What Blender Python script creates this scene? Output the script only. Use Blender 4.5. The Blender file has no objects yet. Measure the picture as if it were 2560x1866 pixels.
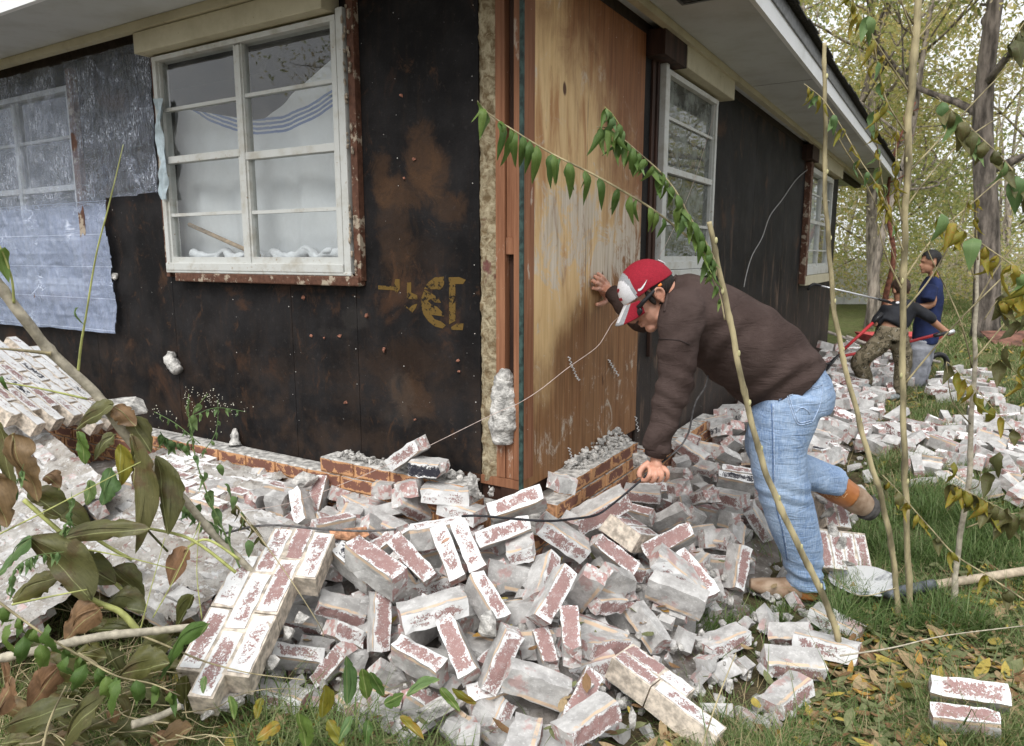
import bpy, bmesh, math, random
import numpy as np
from mathutils import Vector, Matrix, Quaternion, noise as mnoise
rnd = random.Random(7)
rng = np.random.default_rng(7)
R = math.radians
C = bpy.context.scene.collection
scene = bpy.context.scene

# ---------------------------------------------------------------- camera
CAM_H = 1.45
PITCH = math.atan(293/1797.0)
cam_d = bpy.data.cameras.new('camera'); cam = bpy.data.objects.new('camera', cam_d); C.objects.link(cam)
cam_d.sensor_width = 36; cam_d.lens = 36*1797/2560.0; cam_d.clip_start = .05; cam_d.clip_end = 600
cam.location = (0, 0, CAM_H); cam.rotation_euler = (math.pi/2-PITCH, 0, 0)
scene.camera = cam
scene.render.engine = 'CYCLES'
cam_d.dof.use_dof = True; cam_d.dof.focus_distance = 2.9; cam_d.dof.aperture_fstop = 6.3
# ---------------------------------------------------------------- world, sun, exposure
world = bpy.data.worlds.new('World'); scene.world = world; world.use_nodes = True
wn = world.node_tree; wn.nodes.clear()
sky = wn.nodes.new('ShaderNodeTexSky'); sky.sky_type = 'NISHITA'; sky.sun_disc = False
SUN_EL, SUN_AZ = R(52), R(200)
sky.sun_elevation = SUN_EL; sky.sun_rotation = SUN_AZ; sky.dust_density = 4.0; sky.air_density = 1.0
hsv = wn.nodes.new('ShaderNodeHueSaturation'); hsv.inputs['Saturation'].default_value = .12; hsv.inputs['Value'].default_value = 1.0
ov = wn.nodes.new('ShaderNodeMix'); ov.data_type = 'RGBA'; ov.inputs[0].default_value = .6
ov.inputs[7].default_value = (9.3, 9.6, 10.0, 1)     # the even cloud layer over the sky
bgn = wn.nodes.new('ShaderNodeBackground'); bgn.inputs['Strength'].default_value = .095
wo = wn.nodes.new('ShaderNodeOutputWorld')
wn.links.new(sky.outputs[0], hsv.inputs['Color']); wn.links.new(hsv.outputs[0], ov.inputs[6])
wn.links.new(ov.outputs[2], bgn.inputs['Color']); wn.links.new(bgn.outputs[0], wo.inputs[0])
sun_d = bpy.data.lights.new('sun', 'SUN'); sun = bpy.data.objects.new('sun', sun_d); C.objects.link(sun)
sun_d.energy = 1.5; sun_d.angle = R(30); sun_d.color = (1, .975, .94)
sdir = Vector((math.sin(SUN_AZ)*math.cos(SUN_EL), math.cos(SUN_AZ)*math.cos(SUN_EL), math.sin(SUN_EL)))
sun.rotation_euler = sdir.to_track_quat('Z', 'Y').to_euler(); sun.location = (0, -6, 12)
vs = scene.view_settings; vs.view_transform = 'Standard'; vs.look = 'None'; vs.gamma = 1; vs.use_curve_mapping = False
vs.exposure = .82
scene.cycles.max_bounces = 7; scene.cycles.transparent_max_bounces = 12
scene.cycles.use_denoising = True

# ---------------------------------------------------------------- geometry of the place
AZ = R(31.3)
C0 = Vector((.03906, 2.77973, 0))
RD = Vector((math.sin(AZ), math.cos(AZ), 0)); LD = Vector((-math.cos(AZ), math.sin(AZ), 0))
NR = Vector((math.cos(AZ), -math.sin(AZ), 0)); NL = Vector((-math.sin(AZ), -math.cos(AZ), 0))
_c, _s = math.cos(PITCH), math.sin(PITCH)
def ray(u, v):
    a = (u-1280)/1797.0; b = -(v-933)/1797.0
    return Vector((a, _c+b*_s, -_s+b*_c))
def at(u, v, y):                # the point at world depth y that was measured at (u, v) in the photograph
    r = ray(u, v); t = y/r.y
    return Vector((r.x*t, y, CAM_H+r.z*t))
def onz(u, v, z=0.0):
    r = ray(u, v); t = (z-CAM_H)/r.z
    return Vector((r.x*t, r.y*t, z))
def wallp(side, s, out, z):
    D, N = (RD, NR) if side == 'R' else (LD, NL)
    p = C0+D*s+N*out; return Vector((p.x, p.y, z))

# ---------------------------------------------------------------- object helpers
def tag(o, label=None, cat=None, group=None, kind=None):
    if label: o['label'] = label
    if cat: o['category'] = cat
    if group: o['group'] = group
    if kind: o['kind'] = kind
    return o
def link(name, me, parent=None, mat=None, loc=None):
    o = bpy.data.objects.new(name, me); C.objects.link(o)
    if parent: o.parent = parent
    if mat is not None:
        for m in (mat if isinstance(mat, (list, tuple)) else [mat]): me.materials.append(m)
    if loc is not None: o.location = loc
    return o
def empty(name, loc, label=None, cat=None, group=None, rz=0):
    o = bpy.data.objects.new(name, None); C.objects.link(o); o.location = loc; o.rotation_euler = (0, 0, rz)
    o.empty_display_size = .1
    return tag(o, label, cat, group)
def smooth(me, ang=None):
    me.polygons.foreach_set('use_smooth', [True]*len(me.polygons)); me.update()
class MB:
    """collects geometry, links it as ONE mesh"""
    def __init__(s): s.v = []; s.f = []; s.mi = []; s.cur = 0
    def add(s, vs, fs):
        o = len(s.v); s.v += [tuple(p) for p in vs]; s.f += [tuple(i+o for i in f) for f in fs]; s.mi += [s.cur]*len(fs); return s
    def box(s, x0, x1, y0, y1, z0, z1):
        if x0 > x1: x0, x1 = x1, x0
        if y0 > y1: y0, y1 = y1, y0
        if z0 > z1: z0, z1 = z1, z0
        v = [(x0,y0,z0),(x1,y0,z0),(x1,y1,z0),(x0,y1,z0),(x0,y0,z1),(x1,y0,z1),(x1,y1,z1),(x0,y1,z1)]
        return s.add(v, [(0,3,2,1),(4,5,6,7),(0,1,5,4),(1,2,6,5),(2,3,7,6),(3,0,4,7)])
    def tube(s, pts, rad, n=8, cap=True, flat=1.0):
        pts = [Vector(p) for p in pts]; m = len(pts)
        if not hasattr(rad, '__len__'): rad = [rad]*m
        rings = []; up = None
        for i, p in enumerate(pts):
            d = (pts[min(i+1, m-1)]-pts[max(i-1, 0)])
            if d.length < 1e-9: d = Vector((0, 0, 1))
            d.normalize()
            if up is None:
                up = Vector((0, 0, 1)) if abs(d.z) < .9 else Vector((1, 0, 0))
            a = d.cross(up).normalized(); up = a.cross(d).normalized()
            rings.append([p+(a*math.cos(2*math.pi*k/n)+up*math.sin(2*math.pi*k/n)*flat)*rad[i] for k in range(n)])
        v = [q for r in rings for q in r]; f = []
        for i in range(m-1):
            for k in range(n):
                a, b = i*n+k, i*n+(k+1) % n; f.append((a, b, b+n, a+n))
        if cap: f.append(tuple(range(n-1, -1, -1))); f.append(tuple((m-1)*n+k for k in range(n)))
        return s.add(v, f)
    def mesh(s, name):
        me = bpy.data.meshes.new(name); me.from_pydata(s.v, [], s.f); me.update()
        return me
    def build(s, name, mat, parent=None, sm=False, loc=None):
        me = s.mesh(name); o = link(name, me, parent, mat, loc)
        if isinstance(mat, (list, tuple)) and len(mat) > 1: me.polygons.foreach_set('material_index', s.mi)
        if sm: smooth(me)
        return o
def bevel(o, w=.004, seg=2):
    m = o.modifiers.new('bevel', 'BEVEL'); m.width = w; m.segments = seg; m.limit_method = 'ANGLE'; m.angle_limit = R(40); return o
def catmull(pts, n=6):
    P = [Vector(p) for p in pts]; out = []
    for i in range(len(P)-1):
        p0 = P[max(i-1, 0)]; p1 = P[i]; p2 = P[i+1]; p3 = P[min(i+2, len(P)-1)]
        for k in range(n):
            t = k/n; t2 = t*t; t3 = t2*t
            out.append(.5*((2*p1)+(-p0+p2)*t+(2*p0-5*p1+4*p2-p3)*t2+(-p0+3*p1-3*p2+p3)*t3))
    out.append(P[-1]); return out
def lerp_list(r, m):
    xs = np.linspace(0, len(r)-1, m); return list(np.interp(xs, range(len(r)), r))
def np_mesh(name, V, Fq, mat, parent=None, mi=None, sm=False):
    me = bpy.data.meshes.new(name); V = np.asarray(V, np.float32); Fq = np.asarray(Fq, np.int32)
    k = Fq.shape[1]; me.vertices.add(len(V)); me.vertices.foreach_set('co', V.ravel())
    me.loops.add(Fq.size); me.loops.foreach_set('vertex_index', Fq.ravel())
    me.polygons.add(len(Fq)); me.polygons.foreach_set('loop_start', np.arange(len(Fq), dtype=np.int32)*k)
    me.polygons.foreach_set('loop_total', np.full(len(Fq), k, np.int32))
    me.update(calc_edges=True)
    o = link(name, me, parent, mat)
    if mi is not None: me.polygons.foreach_set('material_index', np.asarray(mi, np.int32))
    if sm: smooth(me)
    return o

# ---------------------------------------------------------------- material helpers
class NT:
    def __init__(s, name, rough=.8, spec=.3):
        s.m = bpy.data.materials.new(name); s.m.use_nodes = True; s.t = s.m.node_tree
        s.b = s.t.nodes['Principled BSDF']; s.b.inputs['Roughness'].default_value = rough
        s.b.inputs['Specular IOR Level'].default_value = spec
        s.tc = s.t.nodes.new('ShaderNodeTexCoord'); s.rand = None
    def n(s, t, **kw):
        nd = s.t.nodes.new('ShaderNode'+t)
        for k, v in kw.items(): setattr(nd, k, v)
        return nd
    def l(s, a, b): s.t.links.new(a, b)
    def co(s, which='Object', scale=(1, 1, 1), rand=False, rot=(0, 0, 0)):
        mp = s.n('Mapping'); mp.inputs['Scale'].default_value = scale; mp.inputs['Rotation'].default_value = rot
        s.l(s.tc.outputs[which], mp.inputs[0])
        if rand:
            oi = s.n('ObjectInfo'); mm = s.n('Math', operation='MULTIPLY'); mm.inputs[1].default_value = 37.0
            s.l(oi.outputs['Random'], mm.inputs[0]); cb = s.n('CombineXYZ')
            for i in range(3): s.l(mm.outputs[0], cb.inputs[i])
            s.l(cb.outputs[0], mp.inputs['Location'])
        return mp.outputs[0]
    def random(s):
        if s.rand is None: s.rand = s.n('ObjectInfo').outputs['Random']
        return s.rand
    def noise(s, vec, scale=5, detail=4, rough=.55, dist=0.0, out=0):
        nd = s.n('TexNoise'); nd.inputs['Scale'].default_value = scale; nd.inputs['Detail'].default_value = detail
        nd.inputs['Roughness'].default_value = rough; nd.inputs['Distortion'].default_value = dist
        s.l(vec, nd.inputs['Vector']); return nd.outputs[out]
    def math(s, op, a, b=None, c=None, clamp=False):
        nd = s.n('Math', operation=op, use_clamp=clamp)
        for i, x in enumerate((a, b, c)):
            if x is None: continue
            if isinstance(x, (int, float)): nd.inputs[i].default_value = x
            else: s.l(x, nd.inputs[i])
        return nd.outputs[0]
    def step(s, x, lo, hi):
        nd = s.n('MapRange'); nd.interpolation_type = 'SMOOTHSTEP'
        nd.inputs['From Min'].default_value = lo; nd.inputs['From Max'].default_value = hi
        s.l(x, nd.inputs['Value']); return nd.outputs[0]
    def mix(s, f, a, b):
        nd = s.n('Mix', data_type='RGBA')
        if isinstance(f, (int, float)): nd.inputs[0].default_value = f
        else: s.l(f, nd.inputs[0])
        for i, x in ((6, a), (7, b)):
            if isinstance(x, (tuple, list)): nd.inputs[i].default_value = tuple(x[:3])+(1,)
            else: s.l(x, nd.inputs[i])
        return nd.outputs[2]
    def xyz(s, which='Object'):
        nd = s.n('SeparateXYZ'); s.l(s.tc.outputs[which], nd.inputs[0]); return nd.outputs
    def color(s, c):
        if isinstance(c, (tuple, list)): s.b.inputs['Base Color'].default_value = tuple(c[:3])+(1,)
        else: s.l(c, s.b.inputs['Base Color'])
    def bump(s, h, strength=.4, dist=.01):
        nd = s.n('Bump'); nd.inputs['Strength'].default_value = strength; nd.inputs['Distance'].default_value = dist
        s.l(h, nd.inputs['Height']); s.l(nd.outputs[0], s.b.inputs['Normal']); return nd
def simple(name, col, rough=.7, var=.15, scale=30, bump=.15, bdist=.003, spec=.3, rand=True, metal=0, stretch=(1, 1, 1)):
    m = NT(name, rough, spec); v = m.co(scale=stretch, rand=rand)
    nz = m.noise(v, scale, 5)
    c2 = tuple(min(1, x*(1+var*2)) for x in col); c1 = tuple(x*(1-var*2) for x in col)
    m.color(m.mix(m.step(nz, .3, .7), c1, c2)); m.b.inputs['Metallic'].default_value = metal
    if bump: m.bump(m.noise(v, scale*3, 4), bump, bdist)
    return m.m
# ================================================================ materials
def brick_mats(prefix, brick=(.36, .225, .21), brick2=(.28, .175, .165), paint=(.79, .79, .785), bias=.0, dark=.05):
    # painted stretcher face
    m = NT(prefix+'_painted_face', .85, .15); v = m.co(rand=True); x, y, z = m.xyz()
    big = m.math('ADD', m.math('MULTIPLY', m.noise(v, 19, 9, .74, .9), .72), m.math('MULTIPLY', m.noise(m.co(rand=True, scale=(1, 1, 1)), 62, 6, .7, .6), .28)); fine = m.noise(v, 190, 3, .7)
    ax = m.math('ABSOLUTE', x); az = m.math('ABSOLUTE', z)
    ed = m.math('MAXIMUM', m.math('MULTIPLY', m.step(az, .012, .03), .16), m.math('MULTIPLY', m.step(ax, .06, .1), .16))
    thr = m.math('MULTIPLY', m.math('SUBTRACT', m.random(), .5), .16)
    msk = m.math('ADD', m.math('ADD', big, ed), m.math('ADD', thr, bias))
    msk = m.math('ADD', msk, m.math('MULTIPLY', m.math('SUBTRACT', fine, .5), .42))
    msk = m.step(msk, .54, .585)
    bc = m.mix(m.noise(v, 60, 4), brick, brick2)
    spk = m.step(m.noise(v, 330, 2, .5), .66, .72); bc = m.mix(spk, bc, (.7, .68, .67))
    dk = m.math('GREATER_THAN', m.math('FRACT', m.math('MULTIPLY', m.random(), 7.31)), 1-dark)
    bc = m.mix(dk, bc, (.035, .035, .045)); bc = m.mix(m.math('MULTIPLY', m.step(m.noise(v, 40, 6, .75), .5, .75), .45), bc, (.66, .62, .61))
    pc = m.mix(m.step(m.noise(v, 35, 4), .4, .7), paint, tuple(k*.86 for k in paint))
    m.color(m.mix(msk, bc, pc))
    m.bump(m.math('ADD', m.math('MULTIPLY', msk, .6), m.math('MULTIPLY', m.noise(v, 240, 4), .9)), .5, .0025)
    face = m.m
    # bed faces: grey mortar, cream line of mortar by the painted edge
    m = NT(prefix+'_bed_face', .95, .1); v = m.co(rand=True); x, y, z = m.xyz()
    n1 = m.noise(v, 14, 6, .6); n2 = m.noise(v, 95, 5, .65)
    g = m.mix(m.step(n1, .35, .7), (.36, .35, .34), (.60, .59, .575)); g = m.mix(m.math('MULTIPLY', m.step(n2, .52, .75), .55), g, (.8, .79, .78))
    pk = m.step(m.noise(v, 11, 5, .6), .58, .66); pk = m.math('MULTIPLY', pk, .7); g = m.mix(pk, g, tuple(k*1.25 for k in brick))
    st = m.math('MULTIPLY', m.step(m.math('MULTIPLY', y, -1), .026, .030), m.math('SUBTRACT', 1, m.step(m.math('MULTIPLY', y, -1), .038, .042)))
    g = m.mix(m.math('MULTIPLY', st, m.step(m.noise(v, 20, 3), .35, .5)), g, (.66, .50, .36))
    m.color(g); m.bump(m.math('ADD', m.math('MULTIPLY', n1, 1.3), m.noise(v, 170, 6, .7)), .6, .004)
    bed = m.m
    # ends
    m = NT(prefix+'_end_face', .92, .1); v = m.co(rand=True)
    n1 = m.noise(v, 26, 6, .62); g = m.mix(m.step(n1, .46, .56), (.52, .5, .48), tuple(k*1.2 for k in brick))
    g = m.mix(m.step(m.noise(v, 55, 4), .56, .66), g, (.75, .74, .73))
    m.color(g); m.bump(m.noise(v, 130, 6, .7), .55, .004)
    return [face, bed, m.m]
M_BRICK = brick_mats('fallen_brick'); M_BRICK_W = [brick_mats('panel_brick', bias=.085, dark=.16)[0]]+M_BRICK[1:]
# remaining veneer: brown brick with tan bloom
m = NT('standing_brick', .9, .15); v = m.co(rand=True); x, y, z = m.xyz()
ed = m.math('MAXIMUM', m.math('MULTIPLY', m.step(m.math('ABSOLUTE', z), .012, .029), .17), m.math('MULTIPLY', m.step(m.math('ABSOLUTE', x), .07, .1), .14))
mk = m.step(m.math('ADD', m.math('ADD', m.noise(v, 16, 7, .65, .4), ed), m.math('MULTIPLY', m.math('SUBTRACT', m.noise(v, 160, 3), .5), .3)), .56, .60)
bc = m.mix(m.noise(v, 50, 4), (.235, .105, .075), (.165, .085, .065))
tn = m.mix(m.noise(v, 40, 4), (.62, .33, .15), (.50, .28, .16))
m.color(m.mix(mk, bc, tn)); m.bump(m.noise(v, 200, 5, .7), .5, .003); M_STAND = m.m
M_JOINT = simple('pale_joint_mortar', (.56, .49, .41), .95, .2, 40, .6, .003)
M_MORTAR_TAN = simple('tan_mortar', (.36, .19, .10), .95, .25, 60, .5, .004)
M_MORTAR = simple('grey_mortar', (.47, .455, .43), .96, .26, 30, 1.0, .012)
m = NT('mortar_rubble', .96, .1); v = m.co(); g = m.mix(m.step(m.noise(v, 5, 7, .65), .35, .65), (.17, .15, .13), (.40, .375, .35))
g = m.mix(m.step(m.noise(v, 11, 6, .7), .56, .64), g, (.24, .15, .13)); g = m.mix(m.step(m.noise(v, 31, 6, .7), .58, .66), g, (.60, .58, .56))
m.color(g); m.bump(m.math('ADD', m.noise(v, 22, 8, .75), m.math('MULTIPLY', m.noise(v, 90, 5, .7), .5)), 1.0, .02); M_RUBBLE = m.m
m = NT('mortar_back', .96, .1); v = m.co(rand=True); g = m.mix(m.step(m.noise(v, 9, 7, .65), .35, .62), (.40, .355, .305), (.62, .595, .56))
g = m.mix(m.step(m.noise(v, 17, 7, .75, .6), .58, .62), g, (.36, .235, .21)); g = m.mix(m.step(m.noise(v, 12, 6, .7, .5), .57, .63), g, (.80, .80, .80)); g = m.mix(m.step(m.noise(v, 30, 6, .75), .63, .68), g, (.24, .20, .17))
m.color(g); m.bump(m.math('ADD', m.noise(v, 25, 8, .75), m.math('MULTIPLY', m.noise(v, 110, 5, .7), .5)), 1.0, .022); M_BACK = m.m

# black fibreboard sheathing (local x along the wall, z up)
def board_mat(name, side):
    m = NT(name, .7, .13); v = m.co(); x, y, z = m.xyz()
    base = m.mix(m.step(m.noise(v, 3.2, 6, .6), .35, .7), (.0055, .005, .0053), (.019, .0175, .018))
    # grain streaks
    sv = m.co(scale=(1, 1, .14)); base = m.mix(m.math('MULTIPLY', m.step(m.noise(sv, 30, 4), .5, .8), .35), base, (.035, .022, .014))
    rust = m.step(m.noise(v, 2.1, 7, .66, .5), .57, .68)
    base = m.mix(m.math('MULTIPLY', rust, .6), base, (.070, .034, .018)); base = m.mix(m.math('MULTIPLY', m.step(m.noise(m.co(scale=(1, 1, .6)), 7, 9, .78, 1.2), .56, .68), .55), base, (.085, .042, .021)); base = m.mix(m.math('MULTIPLY', m.step(m.noise(v, 24, 8, .8, .6), .6, .72), .5), base, (.10, .075, .058))
    def blob(cx, cz, rx, rz, amt, col, b):
        dx = m.math('DIVIDE', m.math('SUBTRACT', x, cx), rx); dz = m.math('DIVIDE', m.math('SUBTRACT', z, cz), rz)
        d = m.math('ADD', m.math('MULTIPLY', dx, dx), m.math('MULTIPLY', dz, dz))
        d = m.math('ADD', d, m.math('MULTIPLY', m.math('SUBTRACT', m.noise(v, 8, 8, .72, .8), .5), 4.2))
        f = m.math('MULTIPLY', m.math('SUBTRACT', 1, m.step(d, .1, 1.25)), m.math('MULTIPLY', m.math('ADD', m.math('MULTIPLY', m.noise(v, 45, 6, .75), 1.2), .3), amt))
        return m.mix(f, b, col)
    if side == 'L':
        for (cx, cz, rx, rz, a) in ((.47, 1.84, .10, .15, .6), (.40, 1.78, .07, .12, .5), (.69, 1.78, .07, .13, .5), (.56, 1.72, .18, .09, .45), (.63, 1.55, .11, .24, .3), (.33, 1.62, .10, .08, .4), (.55, .82, .12, .12, .45), (.5, 1.45, .2, .1, .12), (.6, 1.0, .3, .12, .2)):
            base = blob(cx, cz, rx, rz, a, (.085, .045, .023), base)
        for (cx, cz, rx, rz, a) in ((.88, 1.17, .09, .06, .16), (.62, .86, .07, .10, .18), (1.0, 1.1, .12, .03, .1), (.60, .75, .14, .06, .14)):
            base = blob(cx, cz, rx, rz, a, (.09, .08, .07), base)
        wl_ = m.math('MULTIPLY', m.math('SUBTRACT', 1, m.step(z, .55, 1.25)), .35); base = m.mix(m.math('MULTIPLY', wl_, m.step(m.noise(v, 6, 6, .65), .4, .65)), base, (.07, .042, .026))
    else:
        st = m.math('MULTIPLY', m.step(m.noise(m.co(scale=(1, 1, .16)), 9, 7, .7, .4), .53, .66), m.math('SUBTRACT', 1, m.step(z, .8, 2.1)))
        base = m.mix(m.math('MULTIPLY', st, .8), base, (.17, .11, .075))
        low = m.math('SUBTRACT', 1, m.step(z, .5, 1.3)); base = m.mix(m.math('MULTIPLY', low, .35), base, (.09, .07, .06))
    spk = m.step(m.noise(v, 75, 2, .5), .755, .78); base = m.mix(spk, base, (.45, .44, .42)); base = m.mix(m.step(m.noise(v, 33, 2, .5), .80, .82), base, (.38, .33, .29))
    dust = m.math('MULTIPLY', m.step(m.noise(v, 40, 5, .7), .55, .8), .20); base = m.mix(dust, base, (.13, .12, .115))
    m.color(base); m.bump(m.math('ADD', m.noise(v, 120, 5, .7), m.noise(v, 14, 3)), .35, .004)
    return m.m
M_BOARD_L = board_mat('black_sheathing_left', 'L'); M_BOARD_R = board_mat('black_sheathing_right', 'R')
# plywood
m = NT('plywood', .6, .25); v = m.co(); x, y, z = m.xyz(); gv = m.co(scale=(1, 1, .05)); 
gr = m.noise(gv, 55, 6, .6, .3); gr2 = m.noise(m.co(scale=(1, 1, .16)), 9, 5, .6, .8)
yel = m.mix(m.step(gr, .2, .8), (.56, .37, .17), (.72, .52, .28)); yel = m.mix(m.math('MULTIPLY', m.step(gr2, .5, .7), .8), yel, (.34, .14, .045))
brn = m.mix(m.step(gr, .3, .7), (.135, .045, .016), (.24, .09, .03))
wob = m.math('MULTIPLY', m.math('SUBTRACT', m.noise(m.co(scale=(1, 1, .5)), 3.0, 5, .6), .5), .9)
def vn(a, b): return m.math('ADD', a, b)
# top: stain with the eave's shade painted in; right: stained; lower third reddish brown
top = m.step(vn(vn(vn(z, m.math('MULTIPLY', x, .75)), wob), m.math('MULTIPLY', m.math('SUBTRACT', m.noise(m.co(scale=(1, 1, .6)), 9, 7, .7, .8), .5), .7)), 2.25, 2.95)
low = m.math('SUBTRACT', 1, m.step(vn(vn(z, m.math('MULTIPLY', x, -.62)), wob), .72, 1.0))
rgt = m.step(vn(vn(x, m.math('MULTIPLY', wob, .9)), m.math('MULTIPLY', m.math('SUBTRACT', gr2, .5), .9)), .60, 1.05)
c = m.mix(m.math('MULTIPLY', rgt, .6), yel, m.mix(m.step(gr, .3, .7), (.19, .080, .028), (.33, .165, .065)))
c = m.mix(m.math('MULTIPLY', low, .92), c, m.mix(m.step(gr, .3, .7), (.135, .055, .022), (.27, .13, .055)))
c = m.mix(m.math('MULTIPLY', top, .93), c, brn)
band = m.math('MULTIPLY', m.step(z, 1.25, 1.45), m.math('SUBTRACT', 1, m.step(z, 1.62, 1.85)))
wp = m.math('MULTIPLY', m.step(m.math('ADD', m.math('ADD', m.math('MULTIPLY', m.noise(m.co(scale=(1, 1, .75)), 5.5, 9, .78, 1.1), .9), m.math('MULTIPLY', gr, .12)), m.math('MULTIPLY', band, .13)), .555, .655), .85)
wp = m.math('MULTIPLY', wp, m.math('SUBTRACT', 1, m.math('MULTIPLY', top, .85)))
c = m.mix(wp, c, m.mix(m.step(gr, .3, .7), (.42, .36, .28), (.62, .57, .50)))
for gx in (.555, .80):
    gl_ = m.math('SUBTRACT', 1, m.step(m.math('ABSOLUTE', m.math('SUBTRACT', x, gx)), .0015, .004)); c = m.mix(m.math('MULTIPLY', gl_, m.step(m.noise(m.co(scale=(1, 1, .5)), 4, 3), .42, .55)), c, (.10, .045, .02))
kn = m.step(m.noise(m.co(scale=(1, 1, .55)), 7.5, 1, .4), .74, .77); c = m.mix(kn, c, (.09, .035, .015)); c = m.mix(m.math('MULTIPLY', m.step(m.noise(m.co(scale=(1, 1, .22)), 16, 7, .75, .6), .56, .68), .5), c, (.20, .085, .035))
spk = m.step(m.noise(v, 60, 3), .72, .76); c = m.mix(spk, c, (.62, .56, .48))
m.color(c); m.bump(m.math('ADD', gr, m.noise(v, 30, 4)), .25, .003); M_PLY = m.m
M_STUD = None
m = NT('stud_wood', .7, .25); v = m.co(); g = m.noise(m.co(scale=(1, 1, .04)), 70, 5, .6, .2); z = m.xyz()[2]
c = m.mix(m.step(g, .3, .7), (.19, .078, .040), (.30, .14, .075)); c = m.mix(m.math('MULTIPLY', m.step(m.noise(m.co(scale=(1, 1, .35)), 11, 6, .7), .6, .68), .75), c, (.55, .48, .40))
c = m.mix(m.math('MULTIPLY', m.step(z, 1.95, 2.5), .6), c, (.09, .04, .022))  # eave shade put into the wood colour, darker towards the top
c = m.mix(m.step(m.noise(v, 60, 3), .74, .77), c, (.6, .55, .48)); m.color(c); m.bump(g, .3, .003); M_STUD = m.m
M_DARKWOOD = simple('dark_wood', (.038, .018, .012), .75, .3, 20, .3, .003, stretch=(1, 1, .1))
m = NT('brown_trim', .7, .2); v = m.co(); c = m.mix(m.step(m.noise(v, 40, 4), .3, .7), (.075, .034, .022), (.13, .062, .040))
c = m.mix(m.step(m.noise(v, 13, 6, .7), .54, .60), c, (.36, .30, .23)); m.color(c); m.bump(m.noise(v, 60, 5), .4, .004); M_TRIM = m.m
m = NT('mineral_wool', .98, .05); v = m.co(); c = m.mix(m.step(m.noise(v, 30, 6, .7, .6), .35, .65), (.22, .155, .085), (.60, .52, .36))
c = m.mix(m.step(m.noise(v, 9, 5, .6), .62, .72), c, (.20, .09, .08)); m.color(c); m.bump(m.noise(v, 90, 8, .8, 1.2), 1.0, .012); M_WOOL = m.m
m = NT('painted_frame', .5, .4); v = m.co(); c = m.mix(m.step(m.noise(v, 9, 6, .65), .45, .75), (.50, .51, .49), (.36, .34, .29))
c = m.mix(m.step(m.noise(v, 45, 6, .75), .60, .68), c, (.26, .19, .12)); m.color(c); m.bump(m.noise(v, 80, 4), .15, .002); M_FRAME = m.m
m = NT('cream_board', .65, .3); v = m.co(); c = m.mix(m.step(m.noise(v, 5, 6, .65), .4, .75), (.50, .46, .33), (.40, .36, .25))
c = m.mix(m.step(m.noise(v, 40, 6, .7), .66, .7), c, (.16, .12, .07)); m.color(c); m.bump(m.noise(v, 50, 4), .15, .002); M_CREAM = m.m
m = NT('soffit_paint', .7, .25); v = m.co(); c = m.mix(m.step(m.noise(v, 3.5, 6, .65), .4, .75), (.53, .545, .55), (.43, .435, .42))
c = m.mix(m.math('MULTIPLY', m.step(m.noise(v, 18, 6, .7), .6, .75), .4), c, (.33, .31, .27)); m.color(c); m.bump(m.noise(v, 30, 4), .12, .003); M_SOFFIT = m.m
m = NT('fascia_paint', .5, .4); v = m.co(); c = m.mix(m.step(m.noise(v, 4, 6, .65), .45, .8), (.80, .81, .82), (.66, .67, .66))
c = m.mix(m.step(m.noise(v, 30, 6, .75), .69, .72), c, (.22, .2, .17)); m.color(c); m.bump(m.noise(v, 40, 4), .1, .002); M_FASCIA = m.m
M_SHINGLE = simple('asphalt_shingle', (.05, .047, .043), .95, .35, 90, .8, .006)
M_METAL_DK = simple('grey_metal', (.12, .12, .12), .45, .2, 30, .1, .002, metal=.6)
M_GREEN = simple('green_flashing', (.030, .055, .048), .6, .3, 40, .2, .002)
M_STEEL = simple('galvanised_tie', (.62, .62, .62), .5, .15, 40, .2, .002)
M_CHIP = simple('brick_chip', (.27, .12, .08), .9, .3, 60, .6, .005)
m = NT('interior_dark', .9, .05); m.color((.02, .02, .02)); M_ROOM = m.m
def glass(name, tint=(.85, .88, .88), dirt=.15, dcol=(.5, .5, .47)):
    m = NT(name); t = m.t; out = t.nodes['Material Output']
    tr = m.n('BsdfTransparent'); tr.inputs[0].default_value = tint+(1,); gl = m.n('BsdfGlossy'); gl.inputs['Roughness'].default_value = .015
    df = m.n('BsdfDiffuse'); df.inputs[0].default_value = dcol+(1,)
    lwf = m.n('LayerWeight'); lwf.inputs[0].default_value = .5; fc = m.math('POWER', lwf.outputs['Facing'], 4.0); fr_o = m.math('ADD', m.math('MULTIPLY', fc, .85), .085)
    bp = m.n('Bump'); bp.inputs['Strength'].default_value = .05; bp.inputs['Distance'].default_value = .01
    m.l(m.noise(m.co(), 3.5, 2), bp.inputs['Height']); m.l(bp.outputs[0], gl.inputs['Normal'])
    a = m.n('MixShader'); m.l(fr_o, a.inputs[0]); m.l(tr.outputs[0], a.inputs[1]); m.l(gl.outputs[0], a.inputs[2])
    b = m.n('MixShader'); d = m.math('MULTIPLY', m.step(m.noise(m.co(), 6, 6, .7), .3, .8), dirt)
    m.l(d, b.inputs[0]); m.l(a.outputs[0], b.inputs[1]); m.l(df.outputs[0], b.inputs[2]); m.l(b.outputs[0], out.inputs[0])
    return m.m
M_GLASS = glass('window_glass'); M_GLASS_D = glass('dusty_glass', (.30, .33, .31), 1.1, (.25, .27, .25))
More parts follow.
